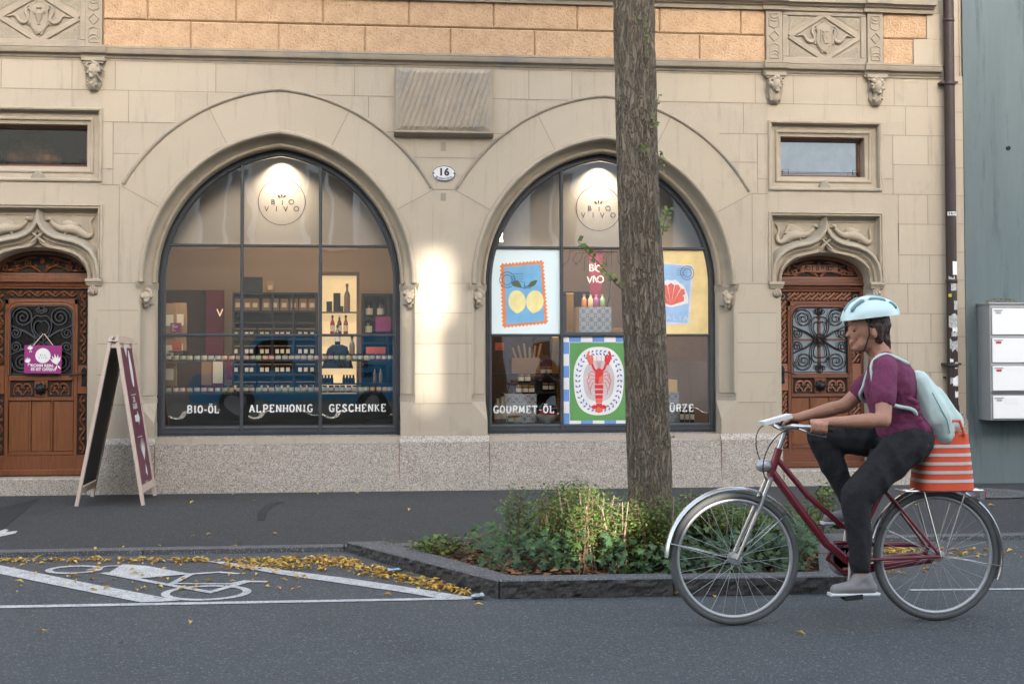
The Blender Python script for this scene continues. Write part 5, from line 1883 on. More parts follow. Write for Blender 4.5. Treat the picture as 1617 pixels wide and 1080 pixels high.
for i in range(nW):
    a = 2*math.pi*i/nW
    k = .835/((abs(math.cos(a))**2.4+abs(math.sin(a))**2.4)**(1/2.4))
    px_, pz_ = ocx+orx*math.cos(a)*k, ocz+orz*math.sin(a)*k
    for s in (-1, 1):
        an = a+math.pi/2+s*.75
        ux, uz = math.cos(an), math.sin(an)
        cx_, cz_ = px_+math.cos(a)*s*.015, pz_+math.sin(a)*s*.015
        layer(mb, [(cx_+ux*.019, cz_+uz*.019), (cx_-uz*.0085, cz_+ux*.0085), (cx_-ux*.019, cz_-uz*.019), (cx_+uz*.0085, cz_-ux*.0085)], 5, 5)
def lob(pts, k, mi=6): layer(mb, pw(pts), k, mi)
L = lambda s, pts: [(945.8+s*(x), y) for x, y in pts]
lob(L(1, [(-6, 588), (-4, 583), (0, 581), (4, 583), (6.5, 588), (6.5, 603), (5, 606), (-5, 606), (-6.5, 603)]), 6)
lob(L(1, [(0, 596), (6, 592), (6.5, 603), (5, 606), (-1, 606)]), 6.5, 7)
for i, (w_, y0) in enumerate(((6.8, 607.5), (6.6, 615.5), (6.0, 623.5), (5.4, 630), (4.6, 637))):
    lob(L(1, [(-w_, y0), (w_, y0), (w_-.3, y0+6), (-w_+.3, y0+6)]), 6, 6 if i != 3 else 7)
for s in (-1, 1):
    lob(L(s, [(1, 640), (8, 639), (13, 642), (10, 646), (3, 645)]), 6.2)
    lob(L(s, [(0, 643), (6, 645), (6, 650), (0, 652)]), 6.6, 7)
    ribbon2(mb, pw(L(s, [(4, 587), (8.5, 582), (10.5, 576), (14, 571)])), .022, YQ-.0052, 6)
    lob(L(s, [(10, 574), (14.5, 577), (18.5, 569), (20, 562), (17.5, 555), (14, 554), (15.5, 560), (13, 565), (12, 559), (9.5, 562), (8.5, 569)]), 7, 7 if s < 0 else 6)
    ribbon2(mb, pw(L(s, [(1.5, 582), (3, 574), (4, 562)])), .004, YQ-.0051, 7)
    ribbon2(mb, pw(L(s, [(.8, 582), (.8, 572)])), .004, YQ-.0051, 7)
    for k, (dy, l) in enumerate(((0, 17), (5, 19), (10, 17), (15, 14))):
        ribbon2(mb, pw(L(s, [(6, 589+dy), (l*.7, 586+dy*1.2), (l, 592+dy*1.55), (l-1.5, 599+dy*1.6)])), .0075, YQ-.0053-.0001*k, 7)
tag(mb.build('lobster_poster', ['poster_oval', 'poster_check', 'poster_green', 'poster_oval', 'poster_grey', 'poster_wreath', 'poster_red', 'poster_coral']), 'red lobster poster on green with a blue checked border, bottom of the right window', 'poster')
# banner hanging in the middle pane
YBn = .60
mb = MB()
bn = [(P(x, y, YBn).x, P(x, y, YBn).z) for x, y in ((929, 372), (952, 372), (951, 440), (947, 492), (935, 492), (931, 440))]
mb.prism(bn, YBn, YBn+.01)
bo = tag(mb.build('hanging_banner', 'maroon'), 'narrow dark red banner with pale lettering hanging above the tiled box', 'banner')
mb = MB()
for ch, px, py in (('B', 934, 423), ('I', 940, 421), ('O', 946, 424), ('V', 931, 442), ('I', 937, 441), ('V', 942, 441), ('O', 948, 441)):
    k = P(px, py, YBn)
    text(mb, ch, (k.x, YBn-.002, k.z), .072)
mb.build('banner_lettering', 'vinyl', bo)
mb = MB()
mb.tube([P(966, 395, .65), P(965, 440, .65), P(962, 470, .65), P(955, 500, .65), P(950, 515, .65)], .006, 5)
mb.tube([P(880, 462, 2.0), P(930, 462, 2.0), P(935, 470, 2.0), P(938, 510, 2.0)], .012, 6)
tag(mb.build('hanging_cable', 'shelf_black'), 'thin dark cable hanging right of the maroon banner', 'cable')
# gold curtain strip at the back
for px0, px1, l, pyt, m in ((894, 906, 'tall polished gold strip left of the tiled box', 463, 'gold'), (872, 882, 'tall gold strip at the back of the lower left pane', 532, 'gold')):
    mb = MB()
    a, b = P(px0, pyt, 1.3), P(px1, pyt, 1.3)
    mb.box(a.x, b.x, 1.3, 1.33, .61, a.z, c=.005)
    tag(mb.build('gold_strip', m), l, 'panel')
mb = MB()
a, b = P(885, 463, 1.6), P(930, 463, 1.6)
mb.box(a.x-.9, b.x+.05, 1.6, 1.65, .34, a.z)
mb.build('dark_wall_panel', 'shop_brown', B)
# blue tiled boxes
def tilebox(px0, py0, px1, py1, Y, dep, label, wood=True):
    a, b = P(px0, py1, Y), P(px1, py0, Y)
    t = thing('tiled_box', ((a.x+b.x)/2, Y, a.z), label, 'box', 'boxes covered in blue and white tile pattern')
    mb = MB()
    mb.box(a.x, b.x, Y, Y+dep, a.z, b.z)
    mb.box(a.x-.03, a.x, Y+.004, Y+dep, a.z, b.z)
    mb.build('wooden_box', 'lid_wood', t)
    mb = MB()
    mb.box(a.x, b.x, Y-.003, Y-.0005, a.z, b.z, 0)
    nx = 4
    s = (b.x-a.x)/nx
    nzr = int((b.z-a.z)/s)
    s2 = (b.z-a.z)/nzr
    lay = 0
    for i in range(nx):
        for j in range(nzr):
            cx_, cz_ = a.x+(i+.5)*s, a.z+(j+.5)*s2
            k = s/2
            yy = Y-.0036
            ring(mb, cx_, cz_, k*.50, k*.16, yy, 1, 10)
            mb.flat([(cx_+k*.22, cz_), (cx_, cz_+k*.22), (cx_-k*.22, cz_), (cx_, cz_-k*.22)], yy, 1)
            for q4 in range(4):
                an = q4*math.pi/2+math.pi/4
                ux, uz = math.cos(an), math.sin(an)
                c0, c1_ = cx_+ux*k*1.05, cz_+uz*k*1.05
                mb.flat([(c0+ux*k*.28, c1_+uz*k*.28), (c0-uz*k*.16, c1_+ux*k*.16), (c0-ux*k*.35, c1_-uz*k*.35), (c0+uz*k*.16, c1_-ux*k*.16)], yy-.0002*(q4+1), 1)
    mb.build('tile_face', ['tile_white', 'tile_blue'], t)
    return t, b.z
tilebox(915, 485, 965, 524.5, .42, .22, 'blue and white tiled box carrying four small bottles under the maroon banner')
tilebox(797, 622, 847, 670, .55, .20, 'blue and white tiled box behind the pale lettering in the lower left pane')
tilebox(1030, 619, 1072, 672, .50, .25, 'blue and white tiled box half hidden by the trunk')
mb = MB()
mb.box(C2-.45, C2+.45, .32, .7, P(940, 525, .42).z-.012, P(940, 525, .42).z)
mb.build('glass_shelf', 'shelf_glass', B)
for px, c, cn in ((922.5, 'orange', 'orange'), (932.5, 'cream', 'cream'), (941.5, 'purple', 'grey-brown'), (951, 'green', 'green')):
    t = bottle('jar_'+c, .125, .026, .012, 'silver', None, 'spray_bottle')
    p = P(px, 484.5, .50)
    t.location = p
    tag(t, 'small %s bottle with a metal cap on the tiled box under the banner' % cn, 'bottle', 'bottles on the tiled box')
DJ = jar_proto('bottle_dark', .036, .085, 'lid_wood')
DJ['category'] = 'jar'
zb2 = P(820, 622, .6).z
mb = MB()
mb.box(P(812, 600, .62).x, P(845, 600, .62).x, .60, .74, zb2, P(830, 604.5, .62).z)
for px0, px1, py in ((848, 880, 618), (848, 880, 592)):
    mb.box(P(px0, 600, .8).x, P(px1, 600, .8).x, .78, .95, P(860, py, .8).z-.02, P(860, py, .8).z)
mb.box(P(848, 600, .8).x, P(882, 600, .8).x, .95, .97, .62, P(860, 592, .8).z)
mb.build('display_riser', 'shelf_black', B)
DJ.name = 'dark_jar'
for i, (px, py, nm) in enumerate(((819, 621.5, 'lower left'), (829, 621.5, 'lower middle'), (839, 621.5, 'lower right'), (822, 604.5, 'upper left'), (832.5, 604.5, 'upper right'))):
    Y = .58 if i < 3 else .66
    p = P(px, py, Y)
    put(DJ, (p.x, Y, zb2 if i < 3 else P(830, 604.5, .62).z), 'dark wooden-lidded jar, %s of five stacked on the tiled box' % nm, 'dark jars with wooden lids')
for i, (px, py, l) in enumerate(((861, 618, 'small dark jar on the black shelf, left one'), (871, 618, 'small dark jar on the black shelf, right one'), (857, 592, 'small dark jar at left on top of the black shelf'), (867, 592, 'small dark jar at right on top of the black shelf'))):
    put(DJ, (P(px, py, .84).x, .84, P(860, py, .8).z), l, 'dark jars with wooden lids')
LC = [jar_proto(m, .034, .075, 'lid_wood') for m in ('tile_white', 'jar_teal', 'jar_pink')]
for k in LC: k.name = 'candle_jar'
for i, (px, py, l) in enumerate(((816, 671, 'white candle jar at the foot of the tiled box'), (806, 671, 'pale teal candle jar at the foot of the tiled box'), (812, 660, 'pink candle jar stacked at the foot of the tiled box'))):
    p = P(px, py, .42+.05*(i == 2))
    LC[i].location = (p.x, .42+.06*(i == 2), .613 if i < 2 else .613)
    tag(LC[i], l, 'candle')
# bowl with red goods
t = thing('bowl', (0, 0, 0), 'white patterned bowl full of red fruit in the lower left pane', 'bowl')
p = P(863.5, 670, .42)
WLOC[t.name] = Vector((p.x, .42, .613)); t.location = WLOC[t.name]
mb = MB()
mb.lathe([(.045, 0), (.05, .01), (.085, .035), (.105, .075), (.108, .085), (.100, .08), (.08, .04)], (p.x, .42, .613), 24)
mb.build('bowl_body', 'white', t, angle=50)
mb = MB()
random.seed(2)
for k in range(16):
    a, r = random.random()*6.28, random.random()*.075
    mb.ball((p.x+r*math.cos(a), .42+r*math.sin(a), .70+random.random()*.02), .018, 8)
mb.build('fruit', 'red', t, smooth=True)
for i, (px, h_, m, l) in enumerate(((786, .28, 'bottle_clear', 'tall clear bottle at the far left of the lower left pane'), (793, .30, 'bottle_clear', 'second tall clear bottle at the far left of the lower left pane'))):
    t = bottle(m, h_, .04, .018)
    t.location = (P(px, 670, .40).x, .40, .613)
    tag(t, l, 'bottle')
# wooden shelves / brown boards in right lower pane and back of lower left pane
mb = MB()
a, b = P(1040, 532, 1.2), P(1110, 560, 1.2)
mb.box(a.x-.6, b.x+.1, 1.2, 1.25, P(1080, 570, 1.2).z, a.z+.1)
mb.build('wood_panel', 'kraft', B)
mb = MB()
mb.prism([(P(1045, 640, .7).x, .62), (P(1070, 640, .7).x, .62), (P(1070, 640, .7).x, P(1060, 600, .7).z), (P(1045, 640, .7).x, P(1060, 598, .7).z)], .7, .74, 0, .003)
tag(mb.build('price_board', 'poster_yellow'), 'small yellow board behind the tiled box by the trunk', 'board')
mb = MB()
t = thing('wooden_crate', tuple(P(825, 580, 1.0)), 'wooden crate with upright sticks at the back of the lower left pane', 'crate')
a, b = P(808, 590, 1.0), P(852, 565, 1.0)
mb.box(a.x, b.x, 1.0, 1.02, a.z, b.z)
mb.box(a.x, b.x, 1.2, 1.22, a.z, b.z)
mb.box(a.x, a.x+.02, 1.02, 1.2, a.z, b.z)
mb.box(b.x-.02, b.x, 1.02, 1.2, a.z, b.z)
mb.build('crate_body', 'lid_wood', t)
mb = MB()
for k in range(6):
    x = a.x+.05+.05*k
    mb.obox((x, 1.1, b.z+.02+.02*(k % 3)), (.010, 0, 0), (0, .010, 0), (.01*(k-3), 0, .09))
mb.build('stick', 'lid_wood', t)
mb = MB()
mb.box(a.x-.3, b.x+.3, .98, 1.3, a.z-.02, a.z)
mb.build('back_shelf', 'shelf_black', B)
SQ = bottle('bottle_dark', .17, .022, .009)
for px, l in ((1077, 'small dark bottle left of three at the bottom right pane'), (1085, 'small dark bottle in the middle of three at the bottom right pane'), (1093, 'small dark bottle right of three at the bottom right pane')):
    put(SQ, (P(px, 671, .4).x, .4, .613), l, 'small bottles')
# ================================================================== SIGNS, PIPE, NEIGHBOUR, MAILBOXES
t = thing('house_number_plate', tuple(P(701, 274, -.01)), 'oval white enamel plate with number 16 between the two arches', 'sign')
c_ = P(701, 274, -.012)
mb = MB()
mb.prism(circle(c_.x, c_.z, .116, .078, 40), -.014, 0, 0, .006)
mb.build('plate', 'plaque', t)
mb = MB()
ring(mb, c_.x, c_.z, .112, .007, -.0150, n=48, rz=.074)
text(mb, '16', (c_.x, -.0152, c_.z+.014), .066, bold=.05, spacing=1.15)
s_ = 'Bruchstrasse'
for i, ch in enumerate(s_):
    a = (i-5.5)/5.5
    an = a*.62
    text(mb, ch, (c_.x+a*.070, -.0152, c_.z-.052+.017*a*a), .021, bold=.02, rot=an*.55)
for s in (-1, 1): mb.flat(circle(c_.x+s*.098, c_.z, .008, None, 10), -.0154)
mb.build('plate_lettering', 'plaque_ink', t)
# door sign
p0, p1 = P(39, 590, .15), P(96, 545, .15)
cx_, cz_ = (p0.x+p1.x)/2, (p0.z+p1.z)/2
t = thing('door_sign', (cx_, .155, p0.z), 'purple door sign with white flowers hanging on the carved door at left', 'sign')
mb = MB()
sw, sh_ = .170, .132
def tl(u, v, r=-.012): return (cx_+u*math.cos(r)-v*math.sin(r), cz_+u*math.sin(r)+v*math.cos(r))
mb.prism([tl(-sw, -sh_), tl(sw, -sh_), tl(sw, sh_), tl(-sw, sh_)], .155, .163, 0, .001)
mb.build('sign_board', 'purple', t)
mb = MB()
mb.flat([(x, z) for x, z in circle(tl(-.0, .035)[0], tl(0, .035)[1], .070, None, 40)], .1542, 0)
text(mb, 'KOMM REIN,', (tl(-.005, -.060)[0], .1540, tl(0, -.060)[1]), .026, mi=0, bold=.03, rot=-.02)
text(mb, 'ES IST OFFEN!', (tl(.005, -.094)[0], .1540, tl(0, -.094)[1]), .026, mi=0, bold=.03, rot=-.02)
def flower(mb, u, v, s, r, n=6, mi=0):
    for k in range(n):
        a = r+(k-(n-1)/2)*.30
        L_ = s*(1-.10*abs(k-(n-1)/2))
        q = [(0, 0), (L_*.55, s*.10), (L_, 0), (L_*.55, -s*.10)]
        mb.flat([tl(u+x*math.cos(a)-z*math.sin(a), v+x*math.sin(a)+z*math.cos(a)) for x, z in q], .1541-.00003*k, mi)
    for k in (-1, 1):
        a = r+math.pi+k*.5
        q = [(0, 0), (s*.28, s*.07), (s*.5, 0), (s*.28, -s*.07)]
        mb.flat([tl(u+x*math.cos(a)-z*math.sin(a), v+x*math.sin(a)+z*math.cos(a)) for x, z in q], .1538, mi)
flower(mb, -.115, .085, .055, 1.7)
flower(mb, -.13, -.035, .06, 1.9)
flower(mb, .13, -.05, .11, 1.8, 5)
text(mb, 'BIO', (tl(0, .040)[0], .1536, tl(0, .040)[1]), .018, mi=1, spacing=1.6)
text(mb, 'VIVO', (tl(0, .014)[0], .1536, tl(0, .014)[1]), .018, mi=1, spacing=1.6)
mb.build('sign_print', ['vinyl', 'purple'], t)
mb = MB()
pk = P(69, 527, .20)
for s in (-1, 1): mb.tube([tl(s*.09, sh_)[0:1]+(.156,)+tl(s*.09, sh_)[1:2], (pk.x+s*.005, .202, pk.z)], .004, 5)
mb.build('cord', 'sign_wood', t)
# drain pipe: part of the building
px_ = (5.882+5.988)/2
mb = MB()
mb.tube([(px_, -.085, 7.4), (px_, -.085, 4.95), (px_, -.17, 4.86) if False else (px_, -.085, 4.5), (px_, -.085, .05)], .052, 20)
for z in (3.98, 2.0, 4.62, 1.16): mb.lathe([(.0525, 0), (.057, .004), (.057, .035), (.0525, .04)], (px_, -.085, z), 20)
for z in (4.0, .98+.2): mb.box(px_-.085, px_+.085, -.10, -.0, z+.004, z+.026)
dp = mb.build('drainpipe', 'pipe', B, angle=50)
random.seed(9)
def sticker(z0, z1, a0, a1, m, jag=0.):
    mb = MB()
    n = 8
    r = .0532
    vs = []
    for i in range(n+1):
        a = R_(-90+a0+(a1-a0)*i/n)
        j0, j1 = (random.random()-.5)*jag, (random.random()-.5)*jag
        vs += [(px_+r*math.cos(a), -.085+r*math.sin(a), z0+j0), (px_+r*math.cos(a), -.085+r*math.sin(a), z1+j1)]
    mb.add(vs, [(2*i, 2*i+2, 2*i+3, 2*i+1) for i in range(n)])
    return mb.build('sticker', m, dp)
def zp(y): return P(1505, y, -.13).z
for y0, y1, a0, a1, m, j in ((413, 434, -10, 65, 'white', .003), (438, 446, -55, 10, 'sticker', .03), (448, 459, -30, 35, 'sticker', 0), (464, 469, -60, -25, 'sticker_yellow', 0), (475, 489, 0, 60, 'sticker', .01),
                           (497, 517, -60, 55, 'sticker', .045), (517, 524, -20, 50, 'white', .02), (524, 531, -30, 60, 'sticker', .02), (536, 553, -50, 60, 'sticker', .05), (567, 572, -50, -15, 'white', .015), (572, 582, 0, 55, 'sticker', .01), (595, 608, -20, 60, 'white', .03), (597, 605, -50, -20, 'sticker', .03), (618, 627, 0, 50, 'white', .02)):
    sticker(zp(y1), zp(y0), a0, a1, m, j)
sticker(zp(340.5), zp(334.5), -60, 60, 'white', 0)
mb = MB()
for i, ch in enumerate('SRUT'):
    a = R_(-90+(-38+i*25))
    text(mb, ch, (px_+.0540*math.cos(a), -.085+.0540*math.sin(a), (zp(340.5)+zp(334.5))/2), .022, ax=(-math.sin(a), math.cos(a), 0), bold=.05)
mb.build('sticker_lettering', 'plaque_ink', dp)
mb = MB()                                               # thin conductor cable low on the corner
mb.tube([P(1514, 640, -.03), P(1516, 670, -.03), P(1519, 700, -.03), P(1519, 763, -.03)], .006, 5)
mb.tube([P(1490, 595, -.03), P(1494, 597, -.03)], .01, 5)
mb.build('earth_cable', 'pipe', B)
# neighbour building
NB = thing('neighbour_building', (9, 0, 0), 'plain blue-grey rendered building adjoining at the right edge', 'building')
mb = MB()
mb.box(XR+.002, 18, -.008, 4.5, -.02, 7.3)
mb.build('wall', 'teal_wall', NB)
mb = MB()
c_ = P(1592, 234, -.01)
mb.lathe([(.022, 0), (.022, .012), (.012, .014), (.010, .006)], (c_.x, -.008, c_.z), 14, axis='y')
mb.build('wall_bolt', 'iron', NB)
mb = MB()
a, b = P(1553, 480, -.012), P(1610, 472, -.012)
mb.prism([(a.x, a.z), (b.x, a.z), (b.x-.05, b.z), (a.x+.12, b.z+.01), (a.x+.03, b.z-.02)], -.0105, -.009)
mb.build('moss_stain', mat('moss', (.075, .08, .05), .95, (.14, .16, .15), 30, .8), NB)
mb = MB()
mb.box(XL-.02-12, XL-.10, .02, 4.5, -.02, 7.0)
o_ = tag(mb.build('left_neighbour_building', 'opp_plaster'), 'plain plaster building beyond the left end of the shop building', 'building')
# corner stone plinth
mb = MB()
mb.prism([(XR-.16, 0), (XR, 0), (XR, .62), (XR-.05, .70), (XR-.12, .62), (XR-.16, .3)], -.06, -.0105, 0, .02)
mb.build('corner_guard_stone', 'granite', B)
# mailboxes
mx0, mz0, mz1 = 6.235, .640, 1.785
t = thing('mailbox_cabinet', (6.7, -.2, mz0), 'light grey metal mailbox cabinet with four doors on the blue-grey wall', 'mailbox')
mb = MB()
mb.prism([(mx0, mz0), (mx0+1.0, mz0), (mx0+1.0, mz1), (mx0, mz1)], -.285, -.010, 0, .006)
mb.prism([(mx0-.012, mz1-.001), (mx0+1.01, mz1-.001), (mx0+1.01, mz1+.016), (mx0-.012, mz1+.016)], -.300, -.010, 0, .004)
mb.build('cabinet', 'mail_metal', t)
mb = MB()
mb.box(mx0+.005, mx0+.99, -.2862, -.28, P(1590, 623, -.3).z, P(1590, 618, -.3).z)
mb.build('dark_rail', 'mail_dark', t)
cols_ = (0,)
ys = [(487, 528.5), (534, 572.5), (578, 617), (625, 661)]
for k, (ya, yb) in enumerate(ys):
    za, zb_ = P(1590, yb, -.3).z, P(1590, ya, -.3).z
    mb = MB()
    mb.box(mx0+.012, mx0+.93, -.2875, -.285, za-.004, zb_+.004, 1)
    mb.prism([(mx0+.018, za), (mx0+.92, za), (mx0+.92, zb_), (mx0+.018, zb_)], -.298, -.2876, 0, .004)
    d_ = mb.build('mailbox_door', ['mail_door', 'mail_dark'], t)
    mb = MB()
    mb.box(mx0+.035, mx0+.125, -.3045, -.298, zb_-.024, zb_-.014)
    mb.build('door_pull', 'mail_metal', d_)
    mb = MB()
    mb.box(mx0+.055, mx0+.108, -.3005, -.298, zb_-.053, zb_-.033)
    mb.build('name_tag', 'red' if k in (1, 2) else 'mail_metal', d_)
    if k == 3:
        mb = MB()
        mb.box(mx0+.14, mx0+.27, -.3003, -.298, zb_-.080, zb_-.012)
        mb.build('paper_note', 'white', d_)
# ================================================================== A-BOARD
t = thing('sandwich_board', (-2.10, -.5, 0), 'wooden sandwich board with maroon poster face standing beside the carved door at left', 'sign')
y0, y1 = -.955, -.175
def zw(x, y): return walkz(x, y)
topz = P(183, 533, -.9).z
xt0, xt1 = P(176, 533, -.93).x, P(184, 533, -.93).x
xl, xr = G(125, 797, -.015).x, G(230, 795, -.015).x
def leaf(xb_, xt_, m_face, nm, side):
    d = Vector((xt_-xb_, 0, topz-(-.01)))
    L_ = d.length
    d.normalize()
    nrm = Vector((d.z, 0, -d.x))*side                    # outward
    mb = MB()
    hw, th = .024, .014
    for y in (y0+hw, y1-hw):
        c = Vector((xb_, y, zw(0, y)+.004))+d*(L_/2)
        mb.obox(c, d*(L_/2), Vector((0, hw, 0)), nrm*th)
    for s_ in (.10, L_-.05):
        c = Vector((xb_, (y0+y1)/2, -.01))+d*(s_+.03)
        mb.obox(c, d*.03, Vector((0, (y1-y0)/2-2*hw-.001, 0)), nrm*(th-.002))
    fr = mb.build('frame_'+nm, 'sign_wood', t)
    fr.name = 'board_frame'
    WLOC[fr.name] = Vector(fr.location)+WLOC[t.name]
    mb = MB()
    c = Vector((xb_, (y0+y1)/2, -.01))+d*(L_/2+.04)
    mb.obox(c, d*(L_/2-.13), Vector((0, (y1-y0)/2-2*hw, 0)), nrm*.004)
    pn = mb.build('board_panel', m_face, t)
    return c, d, nrm, L_, pn
leaf(xl, xt0-.004, 'blackboard', 'l', -1)
c, d, nrm, L_, pn = leaf(xr, xt1+.004, 'sign_maroon', 'r', 1)
mb = MB()
yy = Vector((0, 1, 0))
def on(u, v): return c+yy*u+d*v+nrm*.0055
def poly3(pts, mi=0):
    vs = [on(u, v) for u, v in pts]
    mb.add(vs, [tuple(range(len(vs)))], mi)
poly3([(.10+.07*math.cos(a)*(1-.2*math.sin(a)), .42+.17*math.sin(a)) for a in [i*math.pi/12 for i in range(24)]])
for k, a in enumerate((-.5, -.2, .1, .4, .7)): poly3([(-.05+.0, .52), (-.05+.1*math.sin(a)-.02, .60), (-.05+.16*math.sin(a), .60+.10*math.cos(a)), (-.05+.1*math.sin(a)+.02, .60)])
for k, a in enumerate((-.7, -.35, 0, .35, .7)): poly3([(.08, -.42), (.08+.13*math.sin(a)-.022, -.42+.13*math.cos(a)), (.08+.22*math.sin(a), -.42+.22*math.cos(a)), (.08+.13*math.sin(a)+.022, -.42+.13*math.cos(a))])
poly3([(.08, -.44), (.04, -.52), (.10, -.56), (.12, -.50)])
for v in (.18, -.20): poly3([(-.12, v), (.14, v), (.14, v+.006), (-.12, v+.006)])
poly3([(-.10, -.06), (.06, -.06), (.06, -.10), (.16, -.03), (.06, .04), (.06, 0), (-.10, 0)])
text(mb, 'ZUR', (c+yy*.0+d*.14+nrm*.0055), .045, ax=yy, ay=d, bold=.03)
text(mb, 'GALERIE', (c+yy*.0+d*.08+nrm*.0055), .045, ax=yy, ay=d, bold=.03)
text(mb, 'biovivo.ch', (c+yy*.0+d*-.60+nrm*.0055), .028, ax=yy, ay=d)
mb.build('board_print', 'vinyl', pn)
mb = MB()
for y in (y0+.02, y1-.02):
    mb.tube([(xt0-.02, y-.03, topz-.03), (xt1+.02, y-.03, topz-.03)], .006, 8)
mb.build('hinge', 'silver', t)
# ================================================================== ACROSS THE STREET (behind the camera: seen in reflections, shades the street)
YO = -19.2
dX, tE = math.tan(SUN_AZ)*-1, math.tan(SUN_EL)/abs(math.cos(SUN_AZ))
slx = sundir.x/abs(sundir.y)                            # sideways drift of the sun's rays per metre of depth
tz = sundir.z/abs(sundir.y)
def back(p, Y=YO):                                      # where the ray from p to the sun crosses the plane Y
    k = (p.y-Y)
    return (p.x+slx*k, p.z+tz*k)
wa, wb = back(P(662, 505, 0)), back(P(712, 392, 0))
wc, wd = back(P(668, 640, 0)), back(P(689, 505, 0))
sa, sb_ = back(P(888, 885, -4.75)), back(P(966, 770, -4.5))
gap0, gap1 = min(wa[0], sa[0]), max(wb[0], sb_[0])
HB = 11.2
def opp(name, x0, x1, z0, z1, m, label, dep=4., wins=True, rows=2):
    t = thing(name, ((x0+x1)/2, YO, z0), label, 'building')
    mb = MB()
    vs = [(x0, YO, z0), (x1, YO, z0), (x1+slx*dep, YO-dep, z0), (x0+slx*dep, YO-dep, z0)]
    vs += [(x, y, z1) for x, y, _ in vs]
    mb.add(vs, [(1, 0, 4, 5), (2, 1, 5, 6), (3, 2, 6, 7), (0, 3, 7, 4), (4, 7, 6, 5), (0, 1, 2, 3)])
    mb.build('wall', m, t)
    if wins:
        n = max(1, int((x1-x0)/2.4))
        for r in range(rows):
            for i in range(n):
                cx = x0+(i+.5)*(x1-x0)/n
                z = z0+3.9+r*2.9
                mb = MB()
                mb.box(cx-.65, cx+.65, YO, YO+.06, z-.1, z+1.9)
                f = mb.build('window_frame', 'opp_white', t)
                mb = MB()
                for s in (-1, 1): mb.box(cx+s*.29-.25, cx+s*.29+.25, YO+.06, YO+.065, z+.02, z+1.78)
                mb.build('pane', 'van_glass', f)
    mb = MB()
    mb.box(x0, x1, YO-.3, YO+.3, z1, z1+.35)
    mb.build('eaves', 'roof', t)
    return t
opp('opposite_building', -26, gap0, 0, HB, 'opp_plaster', 'pale plaster apartment building across the street, left of the narrow gap')
opp('opposite_building', gap1, 30, 0, HB, 'opp_white', 'white apartment building across the street, right of the narrow gap')
t = thing('sun_patch_blocker', ((gap0+gap1)/2, YO, 0), 'added unseen walls in the gap between the opposite buildings cutting out the sun patches', 'wall')  # unseen pieces added in the gap; their openings shape the sun patches
for z0, z1 in ((0, sa[1]), (sb_[1], wc[1]), (wb[1], HB)):
    mb = MB()
    mb.box(gap0, gap1, YO-.25, YO-.001, z0, z1)
    mb.build('wall', 'opp_plaster', t)
if sa[0] > gap0+.02 or True:
    for (z0, z1, u0, u1) in ((sa[1], sb_[1], sa[0], sb_[0]), (wa[1], wb[1], wa[0], wb[0]), (wc[1], wa[1]-.001, wc[0], wd[0])):
        for a, b in ((gap0, u0), (u1, gap1)):
            if b-a > .01:
                mb = MB()
                mb.box(a, b, YO-.25, YO-.001, z0, z1)
                mb.build('wall', 'opp_plaster', t)
# parked van behind the camera, visible in the shop glass
def van(cx, y, z0):
    t = thing('parked_van', (cx, y, z0), 'blue delivery van parked across the street, mirrored in the left shop window', 'van')
    prof = [(-2.3, .35), (-2.3, .75), (-2.15, 1.0), (-1.45, 1.15), (-.85, 1.72), (-.3, 1.86), (2.0, 1.88), (2.25, 1.75), (2.35, 1.0), (2.35, .35), (1.85, .35), (1.75, .62), (1.5, .72), (1.25, .62), (1.15, .35), (-1.0, .35), (-1.1, .62), (-1.35, .72), (-1.6, .62), (-1.7, .35)]
    mb = MB()
    mb.prism([(cx+a, z0+b) for a, b in prof], y, y+1.8, 0, .08)
    # chamfered face towards the shop
    mb.build('body', 'van_blue', t)
    mb = MB()
    mb.prism([(cx+a, z0+b) for a, b in prof], y+1.80, y+1.84, 0, 0)
    mb.build('side_panel', 'van_blue', t)
    mb = MB()
    mb.prism([(cx+a, z0+b) for a, b in ((-1.25, 1.2), (-.75, 1.65), (-.25, 1.72), (-.2, 1.15))], y+1.84, y+1.85)
    mb.build('side_window', 'van_glass', t)
    for dx in (-1.35, 1.5):
        mb = MB()
        mb.lathe([(.20, 0), (.33, .0), (.34, .02), (.34, .2), (.2, .2)], (cx+dx, y+1.86, z0+.33), 28, axis='y')
        wh = mb.build('wheel', 'rubber', t, angle=40)
        mb = MB()
        mb.lathe([(.19, -.001), (.18, .04), (.05, .02), (.05, 0)], (cx+dx, y+1.872, z0+.33), 20, axis='y')
        mb.build('hub_cap', 'silver', wh)
    mb = MB()
    text(mb, 'knüchel', (cx+.9, y+1.855, z0+1.28), .20, ax=(-1, 0, 0), bold=.01)
    text(mb, 'technik AG', (cx+.9, y+1.855, z0+1.0), .20, ax=(-1, 0, 0), bold=.01)
    mb.build('van_lettering', 'van_text', t)
van(-1.1, -17.6, -.02)
